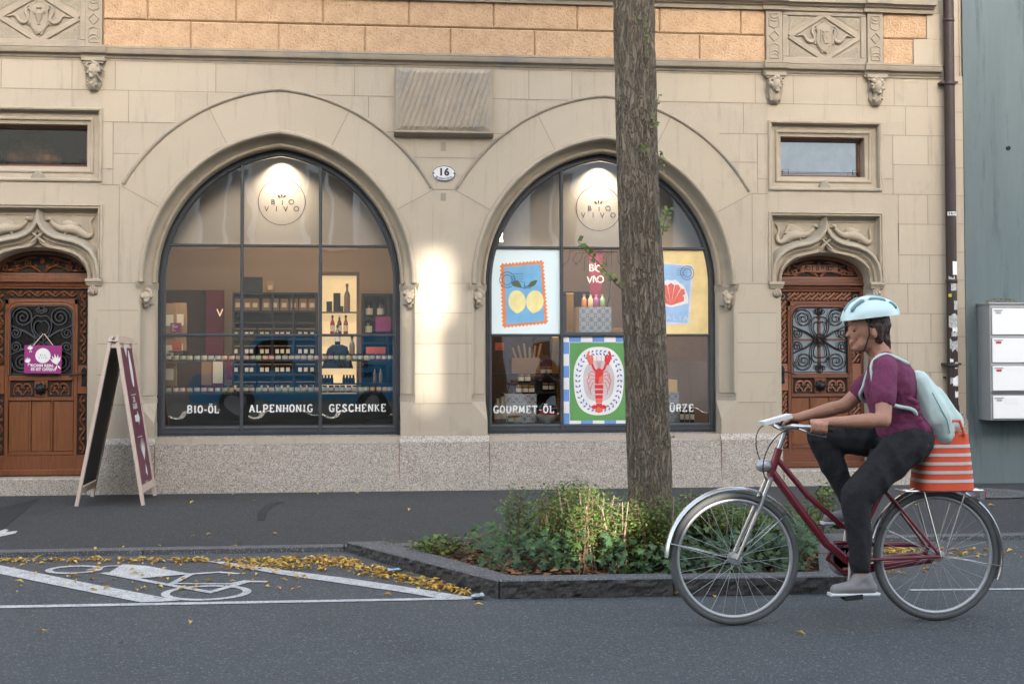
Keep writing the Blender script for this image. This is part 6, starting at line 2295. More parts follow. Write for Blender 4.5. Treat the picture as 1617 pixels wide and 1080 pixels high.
# ================================================================== PLANTER, PLANTS, TREE
PZ = -.022
def kp(x, y): return tuple(G(x, y, PZ)[:2])
pk_ = [kp(548, 865), kp(788, 916), kp(1335, 908), kp(1392, 858)]
pk_[0] = (pk_[0][0], KERB_Y-.152)
pk_[3] = (pk_[3][0], KERB_Y-.152)
kt = thing('planter_kerb', (1.8, -4.6, -.13), None, None)
tag(kt, kind='structure')
inn = offset_open(pk_, -.155)
inn[0] = (inn[0][0]+.12, KERB_Y-.152)
inn[3] = (inn[3][0]-.12, KERB_Y-.152)
random.seed(11)
for i in range(3):
    a, b = Vector(pk_[i]), Vector(pk_[i+1])
    c, d = Vector(inn[i]), Vector(inn[i+1])
    L_ = (b-a).length
    n = max(1, round(L_/1.05))
    for k in range(n):
        t0, t1 = k/n+.002, (k+1)/n-.002
        q = [a.lerp(b, t0), a.lerp(b, t1), c.lerp(d, t1), c.lerp(d, t0)]
        cc = sum(q, Vector((0, 0)))/4
        mb = MB()
        top = PZ+(random.random()-.5)*.006
        nn = Vector(((b-a).y, -(b-a).x)).normalized()
        if nn.dot(a-c) < 0: nn = -nn
        # rough quarry face with a dressed top
        nx, nz2 = 44, 7
        vs = []
        for j in range(nz2+1):
            for ii in range(nx+1):
                p = q[0].lerp(q[1], ii/nx)
                z = -.16+(top-.008+.16)*j/nz2
                r = .018*noise.noise((p.x*14, p.y*14, z*22))+.008*noise.noise((p.x*45, p.y*45, z*50))
                e = min(1, min(ii, nx-ii)/2)*(0 if j == nz2 else 1)
                vs.append((p.x+nn.x*(r*e+.004), p.y+nn.y*(r*e+.004), z))
        mb.add(vs, [(j*(nx+1)+ii, j*(nx+1)+ii+1, (j+1)*(nx+1)+ii+1, (j+1)*(nx+1)+ii) for j in range(nz2) for ii in range(nx)], 1)
        tp = [q[0]+nn*.004, q[1]+nn*.004, q[2], q[3]]
        ti = [q[0]-nn*.008, q[1]-nn*.008, q[2], q[3]]
        mb.add([(tp[0].x, tp[0].y, top-.008), (tp[1].x, tp[1].y, top-.008), (ti[1].x, ti[1].y, top), (ti[0].x, ti[0].y, top), (q[2].x, q[2].y, top), (q[3].x, q[3].y, top), (q[2].x, q[2].y, -.16), (q[3].x, q[3].y, -.16)],
               [(0, 1, 2, 3), (3, 2, 4, 5), (5, 4, 6, 7)], 0)
        mb.add([(x_.x, x_.y, z) for z in (-.16, top-.009) for x_ in (tp[0], tp[3])]+[(x_.x, x_.y, z) for z in (-.16, top-.009) for x_ in (tp[1], tp[2])], [(0, 1, 3, 2), (4, 5, 7, 6)], 0)
        mb.build('kerb_stone', ['kerb', 'kerb_rough'], kt)
mb = MB()
ii_ = [inn[0], inn[1], inn[2], inn[3]]
mb.ground(ii_, -.075)
tag(mb.build('planter_soil', 'soil'), kind='structure')
cx_b, cy_b = 1.85, -4.5
def in_bed(x, y, m=.0):
    p = ii_
    for i in range(4):
        a, b = p[i], p[(i+1) % 4]
        if (b[0]-a[0])*(y-a[1])-(b[1]-a[1])*(x-a[0]) < m*math.hypot(b[0]-a[0], b[1]-a[1]): return False
    return True
def leaf(mb, p, s, up_=.5, asp=.55, mi=0, fold=.25, rnd=random):
    a = rnd.random()*6.283
    el = (rnd.random()*2-1)*up_
    d = Vector((math.cos(a)*math.cos(el), math.sin(a)*math.cos(el), math.sin(el)))
    n = Vector((rnd.random()-.5, rnd.random()-.5, 1.1)).normalized()
    sd = d.cross(n).normalized()
    n = sd.cross(d)
    w_ = s*asp*.5
    p = Vector(p)
    mb.add([p, p+d*s*.45+sd*w_+n*s*fold*.4, p+d*s, p+d*s*.45-sd*w_+n*s*fold*.4, p+d*s*.45], [(0, 1, 4), (1, 2, 4), (2, 3, 4), (3, 0, 4)], mi)
def leaf3(mb, p, s, rnd=random):                        # lobed ivy leaf facing up and out
    a = rnd.random()*6.283
    n = Vector((rnd.random()-.5, rnd.random()-.9, .75)).normalized()
    d = Vector((math.cos(a), math.sin(a), 0))
    d = (d-n*d.dot(n)).normalized()
    sd = d.cross(n)
    p = Vector(p)
    o = [(0, 0), (-.15, .38), (.22, .28), (.30, .52), (.52, .22), (1, 0), (.52, -.22), (.30, -.52), (.22, -.28), (-.15, -.38)]
    mb.add([p+d*s*u+sd*s*v-n*s*.25*abs(v) for u, v in o], [(0, 1, 2), (2, 3, 4), (0, 2, 4), (0, 4, 5), (0, 5, 6), (0, 6, 8), (8, 6, 7), (0, 8, 9)])
# hedge shrubs: (px centre, px top, width m, depth Y, density, label)
def hedge(cxx, cy, w_, d_, h_, n_st, n_lf, label, sz=.024, dead=0, name='hedge_shrub', group='clipped shrubs round the tree'):
    t = thing(name, (cxx, cy, -.07), label, 'shrub', group)
    rnd = random.Random(int(cxx*100)+int(cy*10))
    st_mb, lf, dd = MB(), MB(), MB()
    for i in range(n_st):
        bx, by = cxx+(rnd.random()-.5)*w_*.6, cy+(rnd.random()-.5)*d_*.6
        hh = h_*(.60+rnd.random()*.36)
        tx, ty = bx+(rnd.random()-.5)*w_*.55, by+(rnd.random()-.5)*d_*.5
        mx_, my = (bx+tx)/2+(rnd.random()-.5)*.06, (by+ty)/2
        pts = [(bx, by, -.08), (mx_, my, -.07+hh*.5), (tx, ty, -.07+hh)]
        isd = rnd.random() < dead
        (dd if isd else st_mb).tube(pts, [.0055, .004, .0022] if not isd else [.007, .0055, .003], 4, cap=False)
        m = int(1.3*n_lf/n_st*(.35 if isd else 1))
        for k in range(m):
            u = .22+.80*rnd.random()**.75
            if u < .5: p = Vector(pts[0]).lerp(Vector(pts[1]), u*2)
            else: p = Vector(pts[1]).lerp(Vector(pts[2]), (u-.5)*2)
            r = .035+.055*rnd.random()
            a = rnd.random()*6.283
            q = p+Vector((math.cos(a)*r, math.sin(a)*r, (rnd.random()-.4)*.05))
            if rnd.random() < .12: st_mb.tube([p, q], .0012, 3, cap=False)
            leaf(lf, q, sz*(.7+rnd.random()*.7), .8, .6, rnd=rnd)
    st_mb.build('stem', 'twig', t)
    if dd.v: dd.build('dead_stem', 'twig_pale', t)
    lf.build('foliage', 'leaf_hedge', t)
def X4(px, Y): return P(px, 850, Y).x
hedge(X4(815, -4.3), -4.35, .16, .16, .50, 5, 330, 'thin upright leafy shrub at the left end of the hedge', .024)
hedge(X4(852, -4.3), -4.30, .16, .16, .52, 5, 330, 'second thin upright shrub beside the left end shrub', .024)
hedge(X4(897, -4.3), -4.35, .24, .25, .60, 9, 900, 'dense shrub with dead stems left of the sunlit one', .026, .2)
hedge(X4(938, -4.8), -4.82, .36, .35, .56, 24, 2500, 'sunlit yellow-green shrub with pale dead stems in the bed', .023, .45)
hedge(X4(985, -4.9), -4.85, .32, .36, .50, 16, 1700, 'leafy shrub directly in front of the trunk', .023, .35)
hedge(X4(1040, -4.9), -4.92, .36, .30, .50, 16, 1800, 'leafy shrub in front of the trunk on its right side', .023, .3)
hedge(X4(1100, -4.5), -4.45, .42, .4, .50, 16, 1900, 'leafy shrub right of the trunk behind the front wheel', .023, .3)
hedge(X4(1165, -4.6), -4.60, .44, .4, .42, 14, 1800, 'loose yellow-green shrub behind the front wheel hub', .026, .15)
hedge(X4(1230, -4.6), -4.60, .38, .4, .34, 12, 1300, 'low loose shrub behind the down tube', .026, .1)
hedge(X4(1295, -4.0), -3.95, .20, .2, .50, 4, 330, 'slender sprig standing free at the right of the bed', .034, 0, 'young_shrub', None)
hedge(X4(665, -4.0), -3.95, .16, .16, .11, 6, 80, 'small low leafy weed at the left tip of the planter bed', .034, 0, 'weed_plant', None)
hedge(X4(704, -4.1), -4.10, .32, .22, .15, 10, 190, 'broad low weed clump near the left tip of the planter bed', .040, 0, 'weed_plant', None)
# grass tuft
t = MB()
rnd = random.Random(4)
gx, gy = X4(604, -3.8), -3.75
for k in range(26):
    a = rnd.random()*6.283
    h = .05+.10*rnd.random()
    p = Vector((gx+rnd.random()*.08, gy+rnd.random()*.05, -.07))
    q = p+Vector((math.cos(a)*h*.4, math.sin(a)*h*.4, h))
    s_ = Vector((-math.sin(a), math.cos(a), 0))*.003
    t.add([p-s_, p+s_, q], [(0, 1, 2)])
tag(t.build('grass_tuft', 'leaf_hedge'), 'small grass tuft at the very left tip of the planter bed', 'grass')
# ivy ground cover and litter in the bed (uncountable)
rnd = random.Random(8)
iv, tw = MB(), MB()
cnt = 0
while cnt < 4300:
    x, y = rnd.uniform(.1, 3.5), rnd.uniform(-5.2, -3.55)
    if not in_bed(x, y, .03): continue
    pxx = 566+ (x/ (y+13.4))*2200+249 if False else x
    dens = 1 if x > 1.15 else (.55 if x > .8 else .05)
    if x < 1.5 and y < -4.85: dens *= .12
    if rnd.random() > dens: continue
    hh = (.10+.14*noise.noise((x*2.3, y*2.3, 0))+.06) if x > 1.0 else .06
    z = -.06+rnd.random()*max(.05, hh+.10)
    leaf3(iv, (x, y, z), .034+rnd.random()*.034, rnd)
    cnt += 1
tag(iv.build('ivy', 'leaf_ivy'), 'dark green ivy covering the planter bed', 'ivy', kind='stuff')
lt = MB()
cnt = 0
while cnt < 1500:
    x, y = rnd.uniform(.1, 3.5), rnd.uniform(-5.25, -3.55)
    if not in_bed(x, y, .01): continue
    leaf(lt, (x, y, -.068+rnd.random()*.025), .05+rnd.random()*.05, .25, .45, rnd=rnd)
    cnt += 1
for k in range(90):
    x, y = rnd.uniform(.5, 3.3), rnd.uniform(-5.1, -3.8)
    if not in_bed(x, y, .04): continue
    a = rnd.random()*6.283
    l = .08+.22*rnd.random()
    e = rnd.random()*.14
    lt.tube([(x, y, -.05), (x+math.cos(a)*l*.5, y+math.sin(a)*l*.5, -.04+e*.8), (x+math.cos(a)*l, y+math.sin(a)*l, -.04+e)], .0028, 4, cap=False)
tag(lt.build('leaf_litter', 'leaf_brown'), 'brown dead leaves and twigs on the soil of the bed', 'leaf litter', kind='stuff')
# fallen yellow leaves along the kerb and scattered
fl = MB()
def fall(x, y, z, s=None):
    leaf(fl, (x, y, z+.003+rnd.random()*.012), (s or (.026+rnd.random()*.040)), .35, .42, fold=.5, rnd=rnd)
def fpx(px, py, walk=False, s=None):
    p = G(px, py, -.03) if walk else RG(px, py)
    if walk: p = G(px, py, walkz(0, p.y)); z = walkz(0, p.y)
    else: z = roadz(p.y)
    fall(p.x, p.y, z, s)
for k in range(420):
    px = rnd.random()*560
    if noise.noise((px*.03, 3, 0))+rnd.random()*.6 < .05: continue
    fpx(px, 883+abs(rnd.gauss(0, 2.6)))
for k in range(430):                                    # drift against the planter's slanted kerb
    u = rnd.random()
    px = 520+225*u
    py = 884+ u*57-4
    fpx(px-abs(rnd.gauss(0, 34))*(1-.5*u), py+rnd.gauss(0, 2.0)-1)
for k in range(190): fpx(350+rnd.random()*170, 884+rnd.random()*16)
for k in range(80): fpx(rnd.random()*480, 892+rnd.random()*40)
for k in range(150): fpx(1395+rnd.gauss(30, 30), 868+abs(rnd.gauss(0, 6)))
for k in range(70): fpx(1400+rnd.random()*217, 866+abs(rnd.gauss(0, 7)))
for k in range(60): fpx(1330+rnd.random()*150, 880+rnd.random()*30)
for px, py in ((918, 942), (1256, 998), (748, 957), (1063, 940), (1125, 940), (300, 980), (190, 1015), (60, 1000), (620, 940)): fpx(px, py, s=.06)
for px, py in ((250, 862), (325, 847), (302, 850), (430, 843), (197, 863), (480, 777), (520, 775), (560, 778), (585, 777), (640, 776), (720, 774), (645, 808), (300, 795), (400, 790), (60, 782), (85, 781), (96, 780), (110, 782), (690, 776), (1480, 772), (1560, 800), (600, 775), (420, 779), (1450, 800), (1530, 775), (370, 781), (500, 779), (530, 778), (570, 776), (770, 772), (374, 863), (383, 860), (152, 866), (517, 860)): fpx(px, py, True)
tag(fl.build('fallen_leaves', 'leaf_fallen'), 'yellow fallen leaves lying along the kerb and on the road', 'fallen leaves', kind='stuff')
# litter
mb = MB()
p = RG(627, 908)
rnd = random.Random(5)
vs = [(p.x+i*.035-.06, p.y+j*.03-.03, p.z+.02+rnd.random()*.025) for j in range(3) for i in range(4)]
mb.add(vs, [(j*4+i, j*4+i+1, j*4+i+5, j*4+i+4) for j in range(2) for i in range(3)])
tag(mb.build('wrapper', 'foil_blue'), 'crumpled light blue wrapper among the yellow leaves by the kerb', 'litter')
mb = MB()
p = RG(755, 945)
R3 = Matrix.Rotation(R_(70), 3, 'Y')
mb.ball((p.x, p.y, p.z+.016), (.045, .022, .016), 12)
mb.ball((p.x+.02, p.y-.01, p.z+.02), (.02, .018, .018), 8)
tag(mb.build('crushed_cup', 'can'), 'crushed pale plastic cup lying at the planter corner', 'litter')
# ---------------- tree
TY = -4.6
tt = thing('street_tree', (P(1027, 880, TY).x, TY, -.07), 'grey-brown street tree trunk with small sprouts, standing in the planter bed', 'tree')
def trunk_pts():
    cs = [(1029, 900, .175), (1028, 850, .150), (1027, 790, .140), (1023, 640, .136), (1015, 480, .134), (1009, 330, .131), (1005, 180, .128), (1001, 20, .126)]
    pts = [(P(a, b, TY).x, P(a, b, TY).z, r) for a, b, r in cs]
    z0, z1 = pts[0][1], pts[-1][1]
    out = []
    n = 150
    for i in range(n+1):
        z = z0+(4.6-z0)*i/n
        if z >= z1: x, r = pts[-1][0]-(z-z1)*.03, pts[-1][2]-.008*(z-z1)
        else:
            for a, b in zip(pts, pts[1:]):
                if a[1] <= z <= b[1]:
                    k = (z-a[1])/(b[1]-a[1])
                    x, r = a[0]+(b[0]-a[0])*k, a[2]+(b[2]-a[2])*k
        out.append((x, z, r))
    return out
tp_ = trunk_pts()
mb = MB()
NS = 96
vs = []
for x, z, r in tp_:
    for k in range(NS):
        a = 2*math.pi*k/NS
        ca, sa_ = math.cos(a), math.sin(a)
        rd = noise.noise((ca*5.5, sa_*5.5, z*1.3))
        rd2 = noise.noise((ca*13, sa_*13, z*3.0))
        lump = .012*noise.noise((ca*1.5, sa_*1.5, z*2.2))
        fu = abs(noise.noise((ca*9+3, sa_*9, z*.9+.5*noise.noise((ca*3, sa_*3, z*2)))))
        rr = r*(1+lump*2)+.008*rd+.005*rd2+.004-.030*max(0, .28-fu)+(.02*max(0, 1-(z+.1)/.35)*abs(math.sin(a*2.5)))
        vs.append((x+rr*ca, TY+rr*sa_, z))
mb.add(vs, [(i*NS+k, i*NS+(k+1) % NS, (i+1)*NS+(k+1) % NS, (i+1)*NS+k) for i in range(len(tp_)-1) for k in range(NS)])
mb.build('trunk', 'bark', tt, smooth=True)
mb = MB()
top = Vector((tp_[-1][0], TY, 4.55))
rnd = random.Random(12)
tips = []
for k in range(7):
    a = k*.9+.3
    e = Vector((math.cos(a), math.sin(a), 1.3+.5*rnd.random())).normalized()
    L_ = 2.0+rnd.random()*1.2
    m_ = top+e*L_*.5+Vector((0, 0, -.1))
    q = top+e*L_+Vector((rnd.random()-.5, rnd.random()-.5, .3))
    mb.tube([top-Vector((0, 0, .1)), m_, q], [.07, .045, .018], 8)
    tips.append(q)
    for j in range(4):
        s0 = m_.lerp(q, rnd.random())
        s1 = s0+Vector((rnd.uniform(-1, 1), rnd.uniform(-1, 1), rnd.uniform(-.1, .9)))*.8
        mb.tube([s0, s1], [.014, .005], 5)
        tips.append(s1)
mb.build('limb', 'bark', tt)
mb = MB()
for k in range(6500):
    c_ = rnd.choice(tips)
    g_ = Vector((rnd.gauss(0, .38), rnd.gauss(0, .38), rnd.gauss(0, .30)))
    leaf(mb, c_+g_, .07+.05*rnd.random(), .9, .6, rnd=rnd)
mb.build('crown', 'leaf_crown', tt)
# sprouts on the trunk
def sprout(pts, n, seed, s=.03, label=None):
    rnd = random.Random(seed)
    st_, lf = MB(), MB()
    st_.tube(pts, [.004]*(len(pts)-1)+[.002], 4)
    for k in range(n):
        t = .15+.85*k/max(1, n-1)
        i = min(len(pts)-2, int(t*(len(pts)-1)))
        p = pts[i].lerp(pts[i+1], t*(len(pts)-1)-i)
        a = rnd.random()*6.28
        d = Vector((math.cos(a), -.3-.4*rnd.random(), .3*math.sin(a))).normalized()
        L_ = s*(.8+.5*rnd.random())
        u = d.cross(Vector((0, -1, .3))).normalized()
        lf.add([p, p+d*L_*.5+u*L_*.3, p+d*L_, p+d*L_*.5-u*L_*.3], [(0, 1, 2, 3)])
    o = st_.build('sprout', 'twig', tt)
    lf.build('sprout_leaf', 'leaf_hedge', o)
FY = TY-.12
sprout([P(984, 458, FY), P(972, 448, FY-.05), P(958, 430, FY-.05), P(942, 412, FY-.03), P(925, 396, FY), P(912, 380, FY)], 14, 1, .055)
sprout([P(1046, 372, FY), P(1048, 355, FY), P(1052, 338, FY), P(1056, 330, FY)], 12, 2, .045)
sprout([P(1012, 100, FY-.03), P(1020, 90, FY-.05), P(1018, 60, FY-.03), P(1014, 30, FY)], 7, 3, .035)
sprout([P(1008, 236, FY-.03), P(1012, 232, FY-.05), P(1020, 238, FY-.06)], 8, 4, .035)
sprout([P(1030, 205, FY), P(1035, 190, FY), P(1040, 150, FY)], 10, 5, .03)
sprout([P(1040, 260, FY), P(1046, 240, FY), P(1050, 270, FY)], 6, 6, .03)
sprout([P(1056, 700, FY), P(1060, 690, FY)], 2, 7, .03)
# thin hanging twigs of the same tree in front of the middle pane
mb = MB()
rnd = random.Random(31)
for k in range(9):
    x = 900+k*9
    pts = [P(x+rnd.random()*6, 395+rnd.random()*6, -3.9), P(x-6+rnd.random()*10, 405+rnd.random()*8, -3.9), P(x-14+rnd.random()*26, 418+rnd.random()*10, -3.9)]
    mb.tube([P(975, 398, TY-.05)]+pts, .0018, 4, cap=False)
mb.build('twigs', 'twig', tt)
# ================================================================== BICYCLE
BY = -6.29
def bp(x, y, d=0.): return P(x, y, BY+d)
bk = thing('bicycle', (bp(1320, 880).x, BY, -.13), 'red city bicycle with silver mudguards ridden along the road in front of the tree', 'bicycle')
RW = .345
Fx, Rx_ = bp(1160, 880).x, bp(1478, 880).x
hub = lambda x: Vector((x, BY, -.13+RW))
def wheel(x):
    c = hub(x)
    mb = MB()
    mb.tube([(c.x+(RW-.018)*math.cos(a), BY, c.z+(RW-.018)*math.sin(a)) for a in [2*math.pi*i/60 for i in range(60)]], .018, 10, closed=True)
    w_ = mb.build('wheel', 'tyre', bk, smooth=True)
    mb = MB()
    mb.tube([(c.x+(RW-.042)*math.cos(a), BY, c.z+(RW-.042)*math.sin(a)) for a in [2*math.pi*i/60 for i in range(60)]], .011, 8, closed=True)
    mb.build('rim', 'silver', w_, smooth=True)
    mb = MB()
    mb.lathe([(.018, -.045), (.030, -.040), (.030, -.032), (.014, -.028), (.014, .028), (.030, .032), (.030, .040), (.018, .045)], (c.x, BY, c.z), 14, axis='y')
    mb.build('hub', 'silver', w_, angle=40)
    mb = MB()
    for k in range(28):
        a = 2*math.pi*k/28
        b = a+(.75 if k % 2 else -.75)
        s = .034 if (k//2) % 2 else -.034
        mb.tube([(c.x+.028*math.cos(b), BY+s, c.z+.028*math.sin(b)), (c.x+(RW-.05)*math.cos(a), BY, c.z+(RW-.05)*math.sin(a))], .0011, 4, cap=False)
    mb.build('spokes', 'silver', w_)
    mb = MB()
    a0, a1 = (8, 172) if x > 2.5 else (28, 178)
    if x > 2.5: a0, a1 = -22, 165
    n = 40
    vs = []
    for i in range(n+1):
        a = R_(a0+(a1-a0)*i/n)
        for (rr, dy) in ((RW+.014, -.028), (RW+.026, -.016), (RW+.030, 0), (RW+.026, .016), (RW+.014, .028)):
            vs.append((c.x+rr*math.cos(a), BY+dy, c.z+rr*math.sin(a)))
    mb.add(vs, [(i*5+k, i*5+k+1, (i+1)*5+k+1, (i+1)*5+k) for i in range(n) for k in range(4)])
    for s in (-1, 1):
        for a in ((R_(a0+12), R_(a1-12))): mb.tube([(c.x, BY+s*.045, c.z), (c.x+(RW+.02)*math.cos(a), BY+s*.025, c.z+(RW+.02)*math.sin(a))], .0025, 5)
    mb.build('mudguard', 'chrome', bk, smooth=True)
wheel(Fx)
wheel(Rx_)
BBc = bp(1338, 884)
sh_top, sh_bot = bp(1404, 752), BBc
ht, hbm = bp(1230, 708), bp(1216, 752)
mb = MB()
mb.tube([ht, hbm], .021, 12)
mb.tube([bp(1219, 745), bp(1260, 800), bp(1305, 858), BBc], .022, 12)
mb.tube([bp(1225, 722), bp(1275, 782), bp(1330, 830), bp(1365, 838)], .015, 12)
mb.tube([BBc, sh_top], .017, 12)
mb.lathe([(.024, -.035), (.024, .035)], tuple(BBc), 14, axis='y')
for s in (-1, 1):
    mb.tube([BBc+Vector((.03, s*.02, 0)), hub(Rx_)+Vector((0, s*.058, 0))], .010, 8)
    mb.tube([bp(1398, 775)+Vector((0, s*.014, 0)), hub(Rx_)+Vector((0, s*.058, 0))], .008, 8)
mb.build('frame', 'bike_red', bk, angle=40)
mb = MB()
for s in (-1, 1):
    mb.tube([bp(1214, 756)+Vector((0, s*.035, 0)), bp(1196, 800)+Vector((0, s*.045, 0)), hub(Fx)+Vector((0, s*.05, 0))], [.013, .012, .008], 8)
mb.tube([bp(1214, 756)+Vector((0, -.035, 0)), bp(1214, 756)+Vector((0, .035, 0))], .014, 8)
mb.tube([ht, bp(1240, 680)], .013, 10)
mb.build('fork', 'chrome', bk, angle=40)
mb = MB()
st0 = bp(1240, 680)
for s in (-1, 1):
    mb.tube([st0, st0+Vector((-.03, s*.08, .02)), st0+Vector((-.02, s*.20, .035)), st0+Vector((.06, s*.265, .03)), st0+Vector((.15, s*.28, .02))], .011, 8)
hbar = mb.build('handlebar', 'chrome', bk, smooth=True)
mb = MB()
for s in (-1, 1): mb.tube([st0+Vector((.05, s*.262, .032)), st0+Vector((.16, s*.282, .019))], .016, 10)
mb.build('grip', 'rubber', hbar)
mb = MB()
for s in (-1, 1): mb.tube([st0+Vector((0, s*.23, .02)), st0+Vector((.05, s*.25, .0)), st0+Vector((.13, s*.265, -.02))], .005, 6)
mb.build('brake_lever', 'chrome', hbar)
mb = MB()
for s, e_ in ((-1, bp(1214, 762)), (1, bp(1222, 752))):
    a_ = st0+Vector((-.0, s*.22, .02))
    pts = bez(tuple(a_), tuple(a_+Vector((-.14, 0, .03))), tuple(e_+Vector((-.10, s*.03, .06))), tuple(e_+Vector((0, s*.02, 0))), 14)
    mb.tube(pts, .003, 5)
mb.build('brake_cable', 'rubber', bk)
mb = MB()
mb.obox(st0+Vector((-.06, -.03, .06)), (.075, 0, .02), (0, .045, 0), (-.003, 0, .010))
mb.build('phone_holder', 'white', hbar)
mb = MB()
mb.lathe([(.02, 0), (.034, .03), (.036, .05), (.030, .055)], (0, 0, 0), 14, axis='y')
q = MB()
q.ball(bp(1206, 735), (.045, .035, .035), 12)
q.build('front_lamp', 'silver', bk, smooth=True)
mb = MB()                                               # saddle
sc_ = bp(1412, 722)
out = []
for i in range(13):
    t = i/12
    x = sc_.x-.13+.26*t
    wv = .022+.062*max(0, (t-.35)/.65)**1.1
    for k in range(9):
        a = math.pi*k/8
        out.append((x, BY+wv*math.cos(a), sc_.z+.012+.030*math.sin(a)+.012*abs(t-.4)))
mb.add(out, [(i*9+k, (i+1)*9+k, (i+1)*9+k+1, i*9+k+1) for i in range(12) for k in range(8)]+[tuple(range(9)), tuple(12*9+k for k in range(9))])
mb.tube([sh_top, bp(1411, 728)], .012, 10)
mb.build('saddle', 'rubber', bk, angle=50)
mb = MB()                                               # cranks and chain wheel
mb.lathe([(.085, -.004), (.09, 0), (.085, .004), (.06, .004), (.06, -.004)], (BBc.x, BBc.y+.045, BBc.z), 26, axis='y')
cr = .17
ang = R_(-98)
for s, a in ((-1, ang), (1, ang+math.pi)):
    e = BBc+Vector((cr*math.cos(a), s*.075, cr*math.sin(a)))
    mb.tube([BBc+Vector((0, s*.055, 0)), e], [.012, .009], 8)
    if s < 0: ped0 = e
    else: ped1 = e
mb.build('crank', 'chrome', bk)
for e, s in ((ped0, -1), (ped1, 1)):
    mb = MB()
    mb.obox(e+Vector((0, s*.05, 0)), (.045, 0, .004), (0, .042, 0), (0, 0, .012))
    mb.build('pedal', 'rubber', bk)
mb = MB()
mb.tube([BBc+Vector((-.09, .05, .0)), BBc+Vector((-.05, .05, .085)), BBc+Vector((.1, .052, .075)), hub(Rx_)+Vector((0, .06, .045)), hub(Rx_)+Vector((.05, .06, 0)), hub(Rx_)+Vector((0, .06, -.04)), BBc+Vector((0, .05, -.08))], .013, 8, closed=True)
mb.tube([bp(1330, 900, .05), bp(1380, 893, .055), bp(1440, 886, .058), hub(Rx_)+Vector((-.02, .06, .01))], .018, 8)
mb.build('chain_guard', 'bike_red', bk, smooth=True)
mb = MB()                                               # rear rack
ry = bp(1430, 774).z
x0, x1 = bp(1422, 774).x, bp(1545, 774).x
for s in (-1, 0, 1): mb.tube([(x0, BY+s*.06, ry), (x1, BY+s*.06, ry)], .006, 6)
for x in (x0, (x0+x1)/2, x1): mb.tube([(x, BY-.065, ry), (x, BY+.065, ry)], .006, 6)
for s in (-1, 1):
    mb.tube([(x1-.1, BY+s*.065, ry), hub(Rx_)+Vector((.02, s*.062, 0))], .005, 6)
    mb.tube([(x0+.1, BY+s*.065, ry), hub(Rx_)+Vector((0, s*.062, 0))], .005, 6)
mb.box(x1-.005, x1+.02, BY-.03, BY+.03, ry-.05, ry)
mb.build('rear_rack', 'chrome', bk)
mb = MB()
mb.box(x1+.02, x1+.03, BY-.025, BY+.025, ry-.045, ry-.01)
mb.build('rear_reflector', 'red', bk)
# bag on the rack
z0, z1 = ry+.007, bp(1480, 684).z
cxp = bp(1486, 700).x
t = thing('rack_bag', (cxp, BY, z0), 'orange-red bag with white stripes standing on the rear bicycle rack', 'bag')
def bagshape(mb, hw0, hw1, hy0, hy1, a, b, mi=0, g=0.):
    vs = []
    for z, hw, hy in ((a, hw0, hy0), (b, hw1, hy1)):
        for k in range(20):
            an = 2*math.pi*k/20
            ca, sa_ = math.cos(an), math.sin(an)
            e = .5
            vs.append((cxp+math.copysign(abs(ca)**e, ca)*(hw+g), BY+math.copysign(abs(sa_)**e, sa_)*(hy+g), z))
    mb.add(vs, [(k, (k+1) % 20, 20+(k+1) % 20, 20+k) for k in range(20)]+[tuple(range(20))[::-1], tuple(range(20, 40))], mi)
mb = MB()
bagshape(mb, .150, .125, .13, .11, z0, z1)
mb.build('bag_body', 'bag_orange', t, angle=50)
mb = MB()
H_ = z1-z0
for k in range(5):
    a, b = z0+H_*(.14+.155*k), z0+H_*(.14+.155*k)+H_*.055
    f = lambda z: (z-z0)/H_
    bagshape(mb, .150-.025*f(a), .150-.025*f(b), .13-.02*f(a), .13-.02*f(b), a, b, 0, .0025)
mb.build('white_stripes', 'bag_stripe', t, angle=50)
mb = MB()
mb.tube([(cxp-.08, BY-.115, z1-.01), (cxp-.05, BY-.12, z1+.07), (cxp+.05, BY-.12, z1+.07), (cxp+.08, BY-.115, z1-.01)], .008, 6)
mb.tube([(cxp-.08, BY+.11, z1-.01), (cxp-.05, BY+.10, z1+.05), (cxp+.05, BY+.10, z1+.05), (cxp+.08, BY+.11, z1-.01)], .008, 6)
mb.build('bag_handle', 'bag_orange', t)
# ================================================================== CYCLIST
pe = thing('person', (bp(1400, 880).x, BY, -.13), 'cyclist in maroon shirt, black trousers and pale mint helmet riding to the left', 'person')
hip = bp(1428, 694)
chest = bp(1405, 610)
neck = bp(1388, 554)
head = bp(1370, 523)
def V(x, y, d=0.): return bp(x, y, d)
SY = .165
shoulder = {s: V(1396, 584, s*SY) for s in (-1, 1)}
gripc = {s: st0+Vector((.105, s*.274, .026)) for s in (-1, 1)}
def ik(a, b, l1, l2, pole):
    d = b-a
    L_ = min(d.length, l1+l2-.002)
    k = (l1*l1-l2*l2+L_*L_)/(2*L_)
    h = math.sqrt(max(0, l1*l1-k*k))
    dn = d.normalized()
    p = (pole-dn*pole.dot(dn)).normalized()
    return a+dn*k+p*h
wrist = {s: gripc[s]+Vector((.055, -s*.004, .030)) for s in (-1, 1)}
elbow = {s: ik(shoulder[s], wrist[s], .285, .265, Vector((.3, s*.5, -1))) for s in (-1, 1)}
ankle = {-1: ped0+Vector((.055, -.035, .095)), 1: ped1+Vector((.055, .035, .095))}
hipj = {s: hip+Vector((0, s*.09, 0)) for s in (-1, 1)}
knee = {s: ik(hipj[s], ankle[s], .42, .42, Vector((-1, s*.08, .25))) for s in (-1, 1)}
b = MB()
